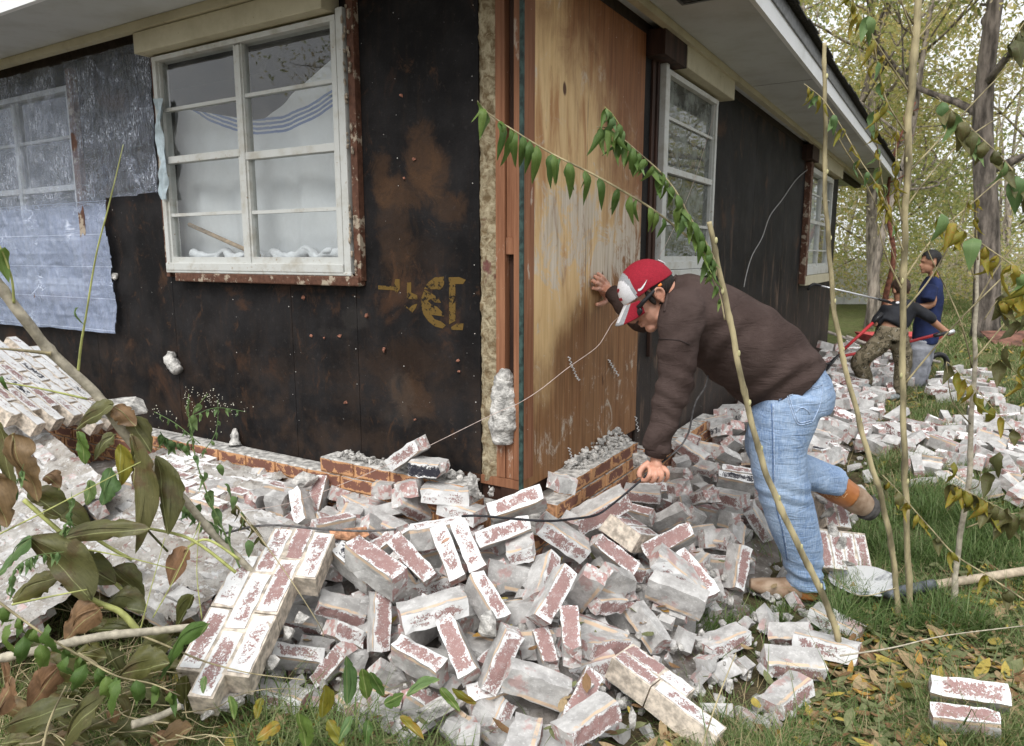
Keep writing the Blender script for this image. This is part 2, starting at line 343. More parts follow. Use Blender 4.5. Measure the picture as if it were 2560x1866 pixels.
# curtain: white cloth with four blue stripes that sag with the cloth
m = NT('striped_curtain', .9, .1); v = m.co(); x, y, z = m.xyz()
dx = m.math('SUBTRACT', x, 1.5); sag = m.math('ADD', m.math('MULTIPLY', m.math('MULTIPLY', dx, dx), .47), 2.045)
rel = m.math('SUBTRACT', z, sag); rel = m.math('ADD', rel, m.math('MULTIPLY', m.math('SUBTRACT', m.noise(v, 14, 3), .5), .012))
st = None
for k in range(4):
    q = m.math('SUBTRACT', 1, m.step(m.math('ABSOLUTE', m.math('SUBTRACT', rel, .004+k*.0215)), .0052, .0075)); st = q if st is None else m.math('MAXIMUM', st, q)
m.color(m.mix(st, m.mix(m.noise(v, 3, 3), (.78, .78, .79), (.66, .67, .69)), (.12, .19, .42))); m.bump(m.noise(v, 12, 4), .2, .01); M_CURT = m.m
M_CURT2 = simple('pale_curtain', (.72, .76, .78), .9, .06, 10, .1, .004)
# plastic sheet
m = NT('plastic_sheet'); t = m.t; out = t.nodes['Material Output']
v = m.co(); fold = m.noise(m.co(scale=(1, 1, 1)), 11, 8, .72, 1.2); crk = m.noise(m.co(scale=(2.4, 1, .6)), 30, 6, .7, 2.0)
bp = m.n('Bump'); bp.inputs['Strength'].default_value = .8; bp.inputs['Distance'].default_value = .02; m.l(m.math('ADD', fold, m.math('MULTIPLY', crk, .45)), bp.inputs['Height'])
tr = m.n('BsdfTransparent'); tr.inputs[0].default_value = (.86, .89, .95, 1); df = m.n('BsdfDiffuse'); df.inputs[0].default_value = (.50, .57, .74, 1)
tl = m.n('BsdfTranslucent'); tl.inputs[0].default_value = (.5, .56, .7, 1)
gl = m.n('BsdfGlossy'); gl.inputs['Roughness'].default_value = .12; gl.inputs[0].default_value = (.9, .93, 1, 1)
for q in (df, gl, tl): m.l(bp.outputs[0], q.inputs['Normal'])
z = m.xyz()[2]
dens = m.math('ADD', m.math('MULTIPLY', m.math('SUBTRACT', 1, m.step(z, 1.70, 1.80)), .52), m.math('MULTIPLY', m.step(m.noise(v, 8, 7, .75, 1.0), .48, .75), .13))
dens = m.math('ADD', dens, .02)
def crease_glint(vec, sc, w, amt, ds=1.2):      # sky glints painted into the colour as milky lines where film crumpled
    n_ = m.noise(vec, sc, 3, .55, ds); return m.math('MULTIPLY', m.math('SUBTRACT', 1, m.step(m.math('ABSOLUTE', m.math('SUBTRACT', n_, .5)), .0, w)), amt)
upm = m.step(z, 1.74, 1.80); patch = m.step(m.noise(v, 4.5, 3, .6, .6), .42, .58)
cu = m.math('MULTIPLY', m.math('ADD', crease_glint(m.co(scale=(3.2, 1, .55)), 9, .022, .75, 2.2), crease_glint(m.co(scale=(1.6, 1, .9)), 17, .03, .55, 2.5)), m.math('MULTIPLY', upm, patch))
cl = m.math('MULTIPLY', m.math('MULTIPLY', m.math('ADD', crease_glint(m.co(scale=(.7, 1, 1.8)), 4, .014, .45, .8), crease_glint(m.co(scale=(1, 1, 1.3)), 9, .018, .3, 1.2)), m.step(m.noise(v, 3.2, 3, .6, .6), .50, .66)), m.math('SUBTRACT', 1, upm))
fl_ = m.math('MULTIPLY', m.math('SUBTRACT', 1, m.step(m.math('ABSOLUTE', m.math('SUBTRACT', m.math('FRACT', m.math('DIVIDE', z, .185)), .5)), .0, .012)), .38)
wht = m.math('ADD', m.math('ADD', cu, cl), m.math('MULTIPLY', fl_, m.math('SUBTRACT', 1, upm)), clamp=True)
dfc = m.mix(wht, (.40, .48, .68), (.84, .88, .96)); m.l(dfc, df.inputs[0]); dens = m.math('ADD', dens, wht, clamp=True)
a = m.n('MixShader'); m.l(dens, a.inputs[0]); m.l(tr.outputs[0], a.inputs[1]); m.l(df.outputs[0], a.inputs[2])
lw = m.n('LayerWeight'); lw.inputs[0].default_value = .3; m.l(bp.outputs[0], lw.inputs['Normal'])
b = m.n('MixShader'); m.l(m.math('ADD', m.math('MULTIPLY', lw.outputs['Facing'], .45), .03), b.inputs[0]); m.l(a.outputs[0], b.inputs[1]); m.l(gl.outputs[0], b.inputs[2]); m.l(b.outputs[0], out.inputs[0])
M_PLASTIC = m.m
m = NT('stencil_paint', .8, .1); v = m.co(); w = m.step(m.math('ADD', m.noise(v, 45, 6, .75), m.math('MULTIPLY', m.noise(v, 9, 3), .4)), .73, .82)
m.color(m.mix(w, (.13, .082, .024), (.012, .011, .011))); M_STENCIL = m.m
# plants
def leaf_mat(name, c1, c2, c3=None, trans=.35, rough=.5):
    m = NT(name, rough, .35); v = m.co(rand=True); r = m.random()
    c = m.mix(m.noise(v, 12, 4), c1, c2)
    if c3: c = m.mix(m.math('MULTIPLY', m.step(m.noise(v, 18, 4), .5, .68), 1), c, c3)
    y = m.math('ABSOLUTE', m.xyz()[0]); vein = m.math('SUBTRACT', 1, m.step(y, .0006, .0016))
    c = m.mix(m.math('MULTIPLY', vein, .5), c, (.42, .45, .2)); sk = m.noise(m.co(scale=(1, .07, 1), rand=True), 170, 4, .7); c = m.mix(m.math('MULTIPLY', m.step(sk, .4, .7), .45), c, tuple(k*.45 for k in c1)); c = m.mix(m.math('MULTIPLY', m.step(m.noise(v, 30, 6, .75), .6, .72), .4), c, tuple(min(1, k*1.9+.03) for k in c2))
    h = m.n('HueSaturation'); h.inputs['Saturation'].default_value = 1; m.l(c, h.inputs['Color'])
    m.l(m.math('ADD', m.math('MULTIPLY', r, .5), .78), h.inputs['Value']); m.l(m.math('ADD', m.math('MULTIPLY', r, -.03), .513), h.inputs['Hue'])
    m.color(h.outputs[0]); m.b.inputs['Subsurface Weight'].default_value = 0
    tl = m.n('BsdfTranslucent'); m.l(h.outputs[0], tl.inputs[0]); mx = m.n('MixShader'); mx.inputs[0].default_value = trans
    m.l(m.b.outputs[0], mx.inputs[1]); m.l(tl.outputs[0], mx.inputs[2]); m.l(mx.outputs[0], m.t.nodes['Material Output'].inputs[0])
    m.bump(m.noise(m.co(scale=(1, 3, 1), rand=True), 60, 3), .3, .003)
    return m.m
M_LEAF_G = leaf_mat('green_leaf', (.085, .155, .03), (.135, .22, .055))
M_LEAF_Y = leaf_mat('yellowing_leaf', (.21, .22, .03), (.30, .25, .035), (.33, .20, .03))
M_LEAF_D = leaf_mat('dark_wilted_leaf', (.075, .085, .022), (.13, .12, .035), (.10, .075, .03), .25)
M_LEAF_O = leaf_mat('olive_broad_leaf', (.085, .09, .03), (.15, .145, .055), (.10, .075, .03), .25)
M_LEAF_B = leaf_mat('brown_broad_leaf', (.19, .12, .06), (.29, .185, .09), (.14, .09, .045), .25)
M_LEAF_L = leaf_mat('fresh_weed_leaf', (.12, .21, .07), (.19, .29, .11))
M_STEM = simple('tan_sapling_bark', (.31, .265, .155), .8, .30, 18, .4, .004, stretch=(1, 1, .35))
M_STEM_G = simple('grey_sapling_bark', (.40, .36, .28), .7, .15, 40, .3, .004)
M_STEM_Y = simple('green_shoot', (.36, .38, .13), .6, .12, 30, .1, .002)
M_SCAR = simple('pale_leaf_scar', (.46, .43, .23), .7, .1, 30, .1, .002)
# ================================================================ house
house = empty('house', C0, 'low house stripped of its brick veneer, black sheathing and a bare plywood corner', 'house')
HR = {'R': R(90)-AZ, 'L': R(180)-AZ}
SG = {'R': -1, 'L': 1}           # local y = outward * SG
def hp(o, side, parent=None):
    """hang a part built in wall coordinates on the house"""
    o.parent = parent or house
    if parent is None: o.rotation_euler = (0, 0, HR[side])
    return o
def wb(name, side, boxes, mat, parent=None, bev=0, label=None):
    b = MB(); g = SG[side]
    for (s0, s1, o0, o1, z0, z1) in boxes: b.box(s0, s1, o0*g, o1*g, z0, z1)
    o = b.build(name, mat); hp(o, side, parent)
    if bev: bevel(o, bev, 2)
    if label: o['label'] = label
    return o
# ---- sheathing boards. left wall openings: window s .90-2.15, and the one under the plastic s 2.66-4.1
def board(side, s0, s1, z0, z1, mat, th=.013, o=0.0):
    g = SG[side]; b = MB(); b.box(s0+.0015, s1-.0015, (o-th)*g, o*g, z0, z1)
    ob = b.build('sheathing_board', mat); hp(ob, side); return ob
board('L', .195, .86, .46, 2.6, M_BOARD_L)
board('L', .86, 1.281, .46, 1.36, M_BOARD_L); board('L', 1.281, 2.20, .46, 1.36, M_BOARD_L)
board('L', 2.20, 2.98, .46, 2.6, M_BOARD_L); board('L', 2.98, 4.44, .46, 1.20, M_BOARD_L); board('L', 4.44, 7.5, .46, 2.6, M_BOARD_L)
board('L', .86, 2.20, 2.45, 2.6, M_BOARD_L)
board('R', 1.2135, 1.43, .30, 2.6, M_BOARD_R); board('R', 1.43, 2.42, .30, 1.34, M_BOARD_R); board('R', 1.43, 2.42, 2.44, 2.6, M_BOARD_R)
board('R', 2.42, 3.66, .30, 2.6, M_BOARD_R); board('R', 3.66, 4.87, .30, 2.6, M_BOARD_R); board('R', 4.87, 5.93, .30, 2.6, M_BOARD_R)
board('R', 5.93, 7.68, .30, 1.22, M_BOARD_R); board('R', 5.93, 7.68, 2.40, 2.6, M_BOARD_R); board('R', 7.68, 8.33, .30, 2.6, M_BOARD_R)
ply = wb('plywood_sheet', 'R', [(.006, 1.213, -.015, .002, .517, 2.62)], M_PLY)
wb('corner_flashing', 'R', [(-.0035, .006, -.012, .005, .517, 2.62)], M_GREEN)
# studs at the open corner
for s0, s1, z0, z1, o0 in ((-.003, .040, .555, 2.62, 0), (.0805, .1215, .555, 2.62, 0), (.0425, .078, .555, .80, -.004), (.0425, .078, 1.455, 1.52, -.006), (.0425, .078, 1.52, 1.86, -.012)):
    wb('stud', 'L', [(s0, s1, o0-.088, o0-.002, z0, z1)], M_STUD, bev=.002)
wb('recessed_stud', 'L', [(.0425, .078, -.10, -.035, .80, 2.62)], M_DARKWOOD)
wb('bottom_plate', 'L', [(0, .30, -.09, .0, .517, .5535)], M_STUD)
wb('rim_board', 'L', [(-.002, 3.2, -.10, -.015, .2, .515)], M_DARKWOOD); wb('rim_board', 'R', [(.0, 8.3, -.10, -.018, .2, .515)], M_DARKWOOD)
# mineral wool strip
def wool():
    b = MB(); n = 220; g = SG['L']; V = []; F = []
    for i in range(n):
        z = .53+2.09*i/(n-1)
        for j in range(9):
            s = .119+.085*j/8
            q = Vector((s*40, z*22, 3)); h = mnoise.noise(q)*.011+mnoise.noise(q*2.7)*.007
            e = mnoise.noise(Vector((z*14, j*.2, 9)))*.012*(1 if j > 4 else 0)
            V.append((s+e, (-.012+h+.012*math.sin(math.pi*j/8))*g, z))
    for i in range(n-1):
        for j in range(8): a = i*9+j; F.append((a, a+1, a+10, a+9))
    b.add(V, F); o = b.build('mineral_wool', M_WOOL, sm=True); hp(o, 'L')
    for k in range(26):          # tufts
        b = MB(); z = rnd.uniform(.55, 2.5); s = rnd.uniform(.125, .195); pts = [Vector((s, .0, z))]
    return o
wool()
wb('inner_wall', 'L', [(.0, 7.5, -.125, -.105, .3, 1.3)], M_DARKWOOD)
# interior box so that openings look into a dim room
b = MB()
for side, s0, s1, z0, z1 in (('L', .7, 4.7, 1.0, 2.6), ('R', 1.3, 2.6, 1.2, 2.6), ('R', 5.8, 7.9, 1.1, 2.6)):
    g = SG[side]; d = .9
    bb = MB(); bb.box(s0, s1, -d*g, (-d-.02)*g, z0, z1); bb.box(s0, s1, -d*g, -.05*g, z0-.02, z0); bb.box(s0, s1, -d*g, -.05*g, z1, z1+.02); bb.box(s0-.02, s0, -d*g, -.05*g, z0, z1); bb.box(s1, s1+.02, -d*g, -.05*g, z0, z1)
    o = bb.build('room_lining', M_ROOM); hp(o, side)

# ---- windows
def window(side, s0, s1, z0, z1, cols, rows, mid, mull, gmat, out=.0, fw=.035, label=None):
    """s0 is the side nearest the corner; rows: muntin heights; mid: meeting rail height"""
    fr = wb('window', side, [(s0, s0+fw, out-.06, out+.012, z0, z1), (s1-fw, s1, out-.06, out+.012, z0, z1), (s0, s1, out-.06, out+.014, z1-fw*.8, z1), (s0, s1, out-.06, out+.018, z0, z0+fw*1.3)], M_FRAME, bev=.003, label=label)
    inner = [s0+fw]+[x for x in mull]+[s1-fw]
    for x in mull: wb('mullion', side, [(x-.022, x-.002, out-.05, out+.008, z0+fw, z1-fw), (x+.002, x+.022, out-.05, out+.002, z0+fw, z1-fw)], M_FRAME, parent=fr, bev=.002)
    for k in range(len(inner)-1):
        a = inner[k]+(.02 if k else 0); b2 = inner[k+1]-(.02 if k < len(inner)-2 else 0)
        wb('meeting_rail', side, [(a, b2, out-.04, out+.004, mid[k]-.016, mid[k]+.018)], M_FRAME, parent=fr, bev=.002)
        for (zr) in rows[k]: wb('muntin', side, [(a, b2, out-.034, out-.006, zr-.008, zr+.008)], M_FRAME, parent=fr)
        wb('sash_rail', side, [(a, b2, out-.03, out+.0, z0+fw*1.3, z0+fw*1.3+.03), (a, a+.014, out-.03, out-.001, z0+fw*1.3+.03, mid[k]-.016), (b2-.014, b2, out-.03, out-.001, z0+fw*1.3+.03, mid[k]-.016), (a, a+.010, out-.03, out-.002, mid[k]+.018, z1-fw*.8), (b2-.010, b2, out-.03, out-.002, mid[k]+.018, z1-fw*.8)], M_FRAME, parent=fr)
        zs = sorted([z0+fw]+list(rows[k])+[mid[k]]+[z1-fw*.8])
        for i in range(len(zs)-1):
            g = SG[side]; bb = MB(); y = (out-.020)*g
            e = rnd.uniform(-.0015, .0015)
            bb.add([(a, y, zs[i]), (b2, y+e, zs[i]), (b2, y+e, zs[i+1]), (a, y, zs[i+1])], [(0, 1, 2, 3)])
            o = bb.build('pane', gmat); hp(o, side, fr)
    return fr
wA = window('L', .885, 2.165, 1.375, 2.445, 2, [(1.655, 2.19), (1.66, 2.185)], [1.915, 1.935], [1.522], M_GLASS, out=.035, fw=.03, label='eight-pane window beside the bare corner, a striped cloth behind it')
wb('window_trim', 'L', [(.845, .884, -.01, .045, 1.37, 2.47)], M_FRAME, bev=.003)
wb('window_trim', 'L', [(.795, .832, -.0, .035, 1.34, 2.6)], M_TRIM, bev=.002); wb('window_trim', 'L', [(2.168, 2.20, -.01, .03, 1.34, 2.46)], M_TRIM, bev=.003)
wb('window_trim', 'L', [(.80, 2.10, .0, .05, 1.318, 1.362)], M_TRIM, bev=.006, label='splintered brown sill board under the left window')
wb('window_trim', 'L', [(.84, 2.17, .036, .05, 1.362, 1.378)], M_FRAME, bev=.004)
wb('window_header', 'L', [(.90, 2.215, .0, .105, 2.455, 2.555)], M_CREAM, bev=.004)
# plaster blobs up the trim beside the left window
b = MB()
for k in range(46):
    z = rnd.uniform(1.36, 2.5); s = rnd.choice((.838, .838, .815))+rnd.gauss(0, .004); r = rnd.uniform(.003, .008)
    V = []; 
    ico = [(0,0,1),(.89,0,.45),(.28,.85,.45),(-.72,.53,.45),(-.72,-.53,.45),(.28,-.85,.45),(.72,.53,-.45),(-.28,.85,-.45),(-.89,0,-.45),(-.28,-.85,-.45),(.72,-.53,-.45),(0,0,-1)]
    F = [(0,1,2),(0,2,3),(0,3,4),(0,4,5),(0,5,1),(1,6,2),(2,7,3),(3,8,4),(4,9,5),(5,10,1),(6,7,2),(7,8,3),(8,9,4),(9,10,5),(10,6,1),(11,7,6),(11,8,7),(11,9,8),(11,10,9),(11,6,10)]
    V = [(s+x*r*rnd.uniform(.7, 1.1), .045+y*.008, z+w*r*rnd.uniform(1, 3.5)) for x, y, w in ico]; b.add(V, F)
o = b.build('mortar_spatter', simple('beige_mortar', (.33, .28, .22), .95, .2, 60, .6, .004)); hp(o, 'L'); o['kind'] = 'stuff'
wB = window('L', 3.02, 4.4, 1.23, 2.42, 2, [(1.55, 2.14), (1.55, 2.14)], [1.85, 1.85], [3.7], M_GLASS, out=.0, fw=.04, label='second left-hand window, behind the plastic sheet')
wb('window_trim', 'L', [(2.95, 3.01, .0, .03, 1.2, 2.5), (2.95, 4.5, .0, .03, 1.17, 1.225)], M_TRIM)
wC = window('R', 1.445, 2.395, 1.372, 2.425, 1, [(1.63, 2.19)], [1.915], [], M_GLASS_D, out=.03, fw=.035, label='tall dusty window behind the bending man')
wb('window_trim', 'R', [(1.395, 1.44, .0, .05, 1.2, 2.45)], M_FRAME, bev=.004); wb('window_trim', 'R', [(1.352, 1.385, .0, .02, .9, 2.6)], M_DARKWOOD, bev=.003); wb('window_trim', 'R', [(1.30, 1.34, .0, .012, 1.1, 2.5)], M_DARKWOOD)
wb('window_trim', 'R', [(1.43, 2.42, .0, .06, 1.325, 1.37)], M_FRAME, bev=.004)
wb('window_header', 'R', [(1.56, 2.53, .0, .105, 2.445, 2.565)], M_CREAM, bev=.004); wb('dark_lintel', 'R', [(1.22, 1.56, .0, .10, 2.44, 2.565)], M_DARKWOOD)
wD = window('R', 5.98, 7.60, 1.24, 2.39, 2, [(1.51, 2.12), (1.51, 2.12)], [1.82, 1.82], [6.78], M_GLASS, out=.03, fw=.07, label='far window of the long wall with a pale curtain')
wb('window_trim', 'R', [(5.84, 5.975, .0, .06, 1.15, 2.42)], M_TRIM, bev=.004); wb('window_trim', 'R', [(5.9, 7.66, .0, .06, 1.13, 1.235)], M_CREAM, bev=.004)
wb('window_header', 'R', [(6.0, 7.9, .0, .105, 2.42, 2.565)], M_CREAM); wb('dark_lintel', 'R', [(5.6, 6.0, .0, .10, 2.42, 2.565)], M_DARKWOOD)
# ---- eave
E_ = .52; ZS = 2.6
def eave_pt(side, s, out, z): return wallp(side, s, out, z)
kR = 10.9; kL = 9.0
# outer corner where the two eaves meet: one L-shaped soffit, mitred
def corner_out(o, z): p = C0+NR*o+NL*o; return Vector((p.x, p.y, z))
def eave_band(name, o0, o1, z0, z1, mat, za=None):
    """mitred profile o0-o1, z0-z1 round the corner; za lifts the outer top"""
    b = MB(); prof = [(o0, z0), (o1, z0), (o1, z1), (o0, z1 if za is None else za)]
    rings = []
    for kind in ('R', 'c', 'L'):
        ring = []
        for (o, z) in prof:
            if kind == 'c': p = corner_out(o, z)
            elif kind == 'R': p = C0+NR*o+RD*kR; p = Vector((p.x, p.y, z))
            else: p = C0+NL*o+LD*kL; p = Vector((p.x, p.y, z))
            ring.append(p-C0)
        rings.append(ring)
    V = [p for r in rings for p in r]; F = []
    for i in range(2):
        for k in range(4): a = i*4+k; c = i*4+(k+1) % 4; F.append((a, c, c+4, a+4))
    F += [(3, 2, 1, 0), (8, 9, 10, 11)]
    b.add(V, F); o = b.build(name, mat, house); return o
eave_band('soffit', -.16, .52, ZS, ZS+.012, M_SOFFIT)
fa = eave_band('fascia', .521, .545, ZS-.012, ZS+.125, M_FASCIA)
eave_band('drip_edge', .546, .556, ZS+.075, ZS+.150, M_METAL_DK)
eave_band('frieze_strip', .085, .125, ZS-.042, ZS-.002, M_CREAM)
eave_band('wall_top_plate', -.09, .004, ZS-.055, ZS-.003, simple('old_top_plate', (.03, .02, .015), .9))
# roof: shingle courses with ragged butts, along both eaves
def roof():
    for side, k1 in (('R', kR), ('L', kL)):
        N_ = NR if side == 'R' else NL; D = RD if side == 'R' else LD
        for c in range(4):
            n = int(k1/.305)+2; b = MB()
            o1 = .60-c*.14; z1 = ZS+.155+c*.048
            for i in range(n):
                s0 = -o1+i*.305-(c % 2)*.15; s1 = s0+.300
                s0 = max(s0, -o1); s1 = min(s1, k1)
                if s1 <= s0: continue
                dr = rnd.uniform(-.006, .012); P = []
                for (s, o, z) in ((s0, o1+dr, z1), (s1, o1+dr+rnd.uniform(-.004, .004), z1-.003), (s1, o1-.26, z1+.082), (s0, o1-.26, z1+.082)):
                    p = D*s+N_*o; P.append(Vector((p.x, p.y, z)))
                Q = [p+Vector((0, 0, .009)) for p in P]; b.add(P+Q, [(3, 2, 1, 0), (4, 5, 6, 7), (0, 1, 5, 4), (1, 2, 6, 5), (2, 3, 7, 6), (3, 0, 4, 7)])
            o = b.build('roof_shingles', M_SHINGLE, house); o['kind'] = 'stuff'
    # the roof planes behind the courses
    b = MB(); cz = ZS+.155
    def P(v, z): return Vector((v.x, v.y, z))
    base = [P(NR*.5+NL*.5, cz), P(NR*.5+RD*kR, cz), P(-NR*5+RD*kR, cz+1.85), P(-NR*5-NL*5, cz+1.85), P(-NL*5+LD*kL, cz+1.85), P(NL*.5+LD*kL, cz)]
    b.add(base, [(0, 1, 2, 3), (0, 3, 4, 5)]); b.build('roof', M_SHINGLE, house)
roof()
# far gable end of the eave
b = MB()
for (o0, o1, z0, z1) in ((-4.5, .52, ZS-.012, ZS+.125),):
    p = [RD*kR+NR*o0, RD*kR+NR*o1, RD*(kR+.024)+NR*o1, RD*(kR+.024)+NR*o0]
    V = [Vector((q.x, q.y, z)) for z in (z0, z1) for q in p]; b.add(V, [(3, 2, 1, 0), (4, 5, 6, 7), (0, 1, 5, 4), (1, 2, 6, 5), (2, 3, 7, 6), (3, 0, 4, 7)])
b.build('gable_fascia', M_FASCIA, house)
b = MB(); p = [RD*8.3+NR*-.17, RD*kR+NR*-.17, RD*kR+NR*-4.5, RD*8.3+NR*-4.5]; b.add([Vector((q.x, q.y, ZS+.004)) for q in p], [(0, 1, 2, 3)]); b.build('porch_ceiling', M_SOFFIT, house)
# end wall of the house (turning the far corner) and the inner side walls that stop the light
b = MB()
for (a0, a1) in (((8.33, 0), (8.33, -4.5)),):
    p0 = RD*a0[0]+NR*a0[1]; p1 = RD*a1[0]+NR*a1[1]; q = RD*-.02
    V = [Vector((w.x, w.y, z)) for z in (0, ZS) for w in (p0, p1, p1+q, p0+q)]; b.add(V, [(3, 2, 1, 0), (4, 5, 6, 7), (0, 1, 5, 4), (1, 2, 6, 5), (2, 3, 7, 6), (3, 0, 4, 7)])
b.build('end_wall', M_BOARD_R, house)
# soffit vent near the camera: frame with louvres
vf = wb('soffit_vent', 'R', [(.62, .64, .24, .44, ZS-.012, ZS-.001), (1.02, 1.04, .24, .44, ZS-.012, ZS-.001), (.64, 1.02, .24, .255, ZS-.012, ZS-.001), (.64, 1.02, .425, .44, ZS-.012, ZS-.001), (.64, 1.02, .255, .425, ZS-.003, ZS-.001)], M_METAL_DK)
for k in range(18): wb('louvre', 'R', [(.645+k*.021, .652+k*.021, .256, .424, ZS-.010, ZS-.003)], M_METAL_DK, parent=vf)
vf2 = wb('soffit_vent', 'R', [(8.5, 9.0, .2, .4, ZS-.012, ZS-.001)], M_METAL_DK)
wb('soffit_seam', 'R', [(2.9, 2.905, .13, .52, ZS-.001, ZS+.001)], M_SHINGLE)
# ---- what is left of the brick veneer
def chip_brick(L, W, T, seed, amp=.0022, ragged=0.0, cuts=(6, 3, 2)):
    """brick mesh with chipped arrises; slots: 0 painted stretcher(-y) 1 beds/back 2 ends"""
    nx, ny, nz = cuts; bm = bmesh.new(); rr = random.Random(seed)
    xs = [-L/2+L*i/nx for i in range(nx+1)]; ys = [-W/2+W*i/ny for i in range(ny+1)]; zs = [-T/2+T*i/nz for i in range(nz+1)]
    vd = {}
    def V(i, j, k):
        key = (i, j, k)
        if key not in vd:
            p = Vector((xs[i], ys[j], zs[k])); e = (i in (0, nx))+(j in (0, ny))+(k in (0, nz))
            q = p.copy(); am = amp*(2.2 if e >= 2 else 1)
            nn = Vector((mnoise.noise(p*23+Vector((seed, 0, 0))), mnoise.noise(p*23+Vector((0, seed, 5))), mnoise.noise(p*23+Vector((3, 9, seed)))))
            q += nn*am*1.3
            if e >= 2: q *= 1-abs(rr.gauss(0, .006))-.006*(e-1)
            if ragged and i == nx: q.x -= rr.uniform(0, ragged)
            vd[key] = bm.verts.new(q)
        return vd[key]
    def face(a, b, c, d, m):
        f = bm.faces.new((a, b, c, d)); f.material_index = m
    for i in range(nx):
        for k in range(nz):
            face(V(i, 0, k), V(i+1, 0, k), V(i+1, 0, k+1), V(i, 0, k+1), 0); face(V(i, ny, k+1), V(i+1, ny, k+1), V(i+1, ny, k), V(i, ny, k), 1)
        for j in range(ny):
            face(V(i, j, nz), V(i+1, j, nz), V(i+1, j+1, nz), V(i, j+1, nz), 1); face(V(i, j+1, 0), V(i+1, j+1, 0), V(i+1, j, 0), V(i, j, 0), 1)
    for j in range(ny):
        for k in range(nz):
            face(V(nx, j, k), V(nx, j+1, k), V(nx, j+1, k+1), V(nx, j, k+1), 2); face(V(0, j, k+1), V(0, j+1, k+1), V(0, j+1, k), V(0, j, k), 2)
    return bm
def bm_mesh(bm, name, mats):
    me = bpy.data.meshes.new(name); bm.to_mesh(me); bm.free()
    for m_ in mats: me.materials.append(m_)
    return me
_sb = {}
def stand_mesh(L, v):
    k = (round(L, 3), v)
    if k not in _sb: _sb[k] = bm_mesh(chip_brick(L, .09, .057, 50+v, .0012), 'standing_brick', [M_STAND, M_MORTAR, M_STAND])
    return _sb[k]
def veneer(side, courses, o0=.118):
    g = SG[side]
    for (zt, s0, s1, joint, pitch) in courses:
        s = joint-math.ceil((joint-s0)/pitch)*pitch
        while s < s1-.01:
            a, b_ = max(s, s0), min(s+pitch, s1)
            if b_-a > .05:
                L = b_-a-.009
                o = bpy.data.objects.new('brick', stand_mesh(L, rnd.randrange(3))); C.objects.link(o); o.parent = house
                o.rotation_euler = (0, 0, HR[side]+(math.pi if side == 'L' else 0)); 
                D, N_ = (RD, NR) if side == 'R' else (LD, NL)
                p = D*((a+b_)/2)+N_*(o0-.045+rnd.uniform(-.0015, .0015)); o.location = (p.x, p.y, zt-.0285-.0005)
            s += pitch
        wb('mortar_bed', side, [(s0+.004, s1-.004, o0-.085, o0-.006, zt-.066, zt-.057), (s0+.004, s1-.004, o0-.08, o0-.0075, zt-.056, zt-.004)], M_MORTAR_TAN)
veneer('L', [(.533, .20, 1.015, 1.015-.213, .213), (.466, .16, 3.6, 1.101, .215), (.399, .12, 3.8, .995, .215), (.332, .12, 3.8, 1.101, .215), (.265, .12, 3.8, .995, .215), (.198, .12, 3.8, 1.101, .215), (.131, .12, 3.8, .995, .215)])
veneer('R', [(.520, .212, .96, .406, .25), (.453, .077, 1.15, .317, .25), (.386, -.11, 2.4, .406, .25), (.319, -.11, 2.6, .317, .25), (.252, -.11, 2.6, .406, .25), (.185, -.11, 2.6, .317, .25), (.118, -.11, 2.6, .406, .25)])
wb('mortar_ledge', 'L', [(.20, 1.015, .0, .11, .525, .536)], M_MORTAR, bev=.004); wb('mortar_ledge', 'L', [(1.02, 3.55, .01, .11, .461, .4695)], M_MORTAR, bev=.004)
wb('mortar_ledge', 'R', [(.22, .94, .0, .11, .512, .5235)], M_MORTAR, bev=.004); wb('foundation', 'R', [(-.1, 1.2, -.02, .03, -.05, .45), (1.2, 8.3, -.06, -.02, -.05, .45)], simple('old_concrete', (.20, .18, .16), .95, .3, 12, .5, .006)); wb('foundation', 'L', [(-.1, 7.5, -.02, .025, -.05, .45)], M_MORTAR)

# ---- chunks of mortar
def chunk_mesh(name, r, seed, sub=2, mat=M_MORTAR, amp=.45, stretch=(1, 1, 1)):
    bm = bmesh.new(); rr = random.Random(seed*7+1)
    for _ in range(17):
        q = Vector((rr.gauss(0, 1), rr.gauss(0, 1), rr.gauss(0, 1))).normalized()*rr.uniform(.8, 1.12); bm.verts.new(q)
    hu = bmesh.ops.convex_hull(bm, input=bm.verts); bmesh.ops.delete(bm, geom=[g for g in hu['geom_interior'] if isinstance(g, bmesh.types.BMVert)], context='VERTS')
    bmesh.ops.triangulate(bm, faces=bm.faces)
    if sub > 1: bmesh.ops.subdivide_edges(bm, edges=bm.edges, cuts=sub, use_grid_fill=True)
    amp = amp*.35
    for v in bm.verts:
        p = v.co.copy(); n_ = mnoise.noise(p*1.3+Vector((seed*3.1, 0, 0)))*amp+mnoise.noise(p*3.1+Vector((0, seed, 0)))*amp*.5+(mnoise.noise(p*7+Vector((0, seed, 0)))*amp*.25 if sub > 2 else 0)
        q = p*(1+n_); v.co = Vector((q.x*stretch[0], q.y*stretch[1], q.z*stretch[2]))*r
    me = bpy.data.meshes.new(name); bm.to_mesh(me); bm.free(); me.materials.append(mat); return me
def chunk_at(p, r, seed, name='mortar_chunk', mat=M_MORTAR, stretch=(1, 1, 1), rot=None, sub=3, amp=.35):
    me = chunk_mesh(name, r, seed, sub, mat, amp, stretch); o = bpy.data.objects.new(name, me); C.objects.link(o)
    o.location = p; o.rotation_euler = rot or (0, 0, rnd.uniform(0, 6)); return o
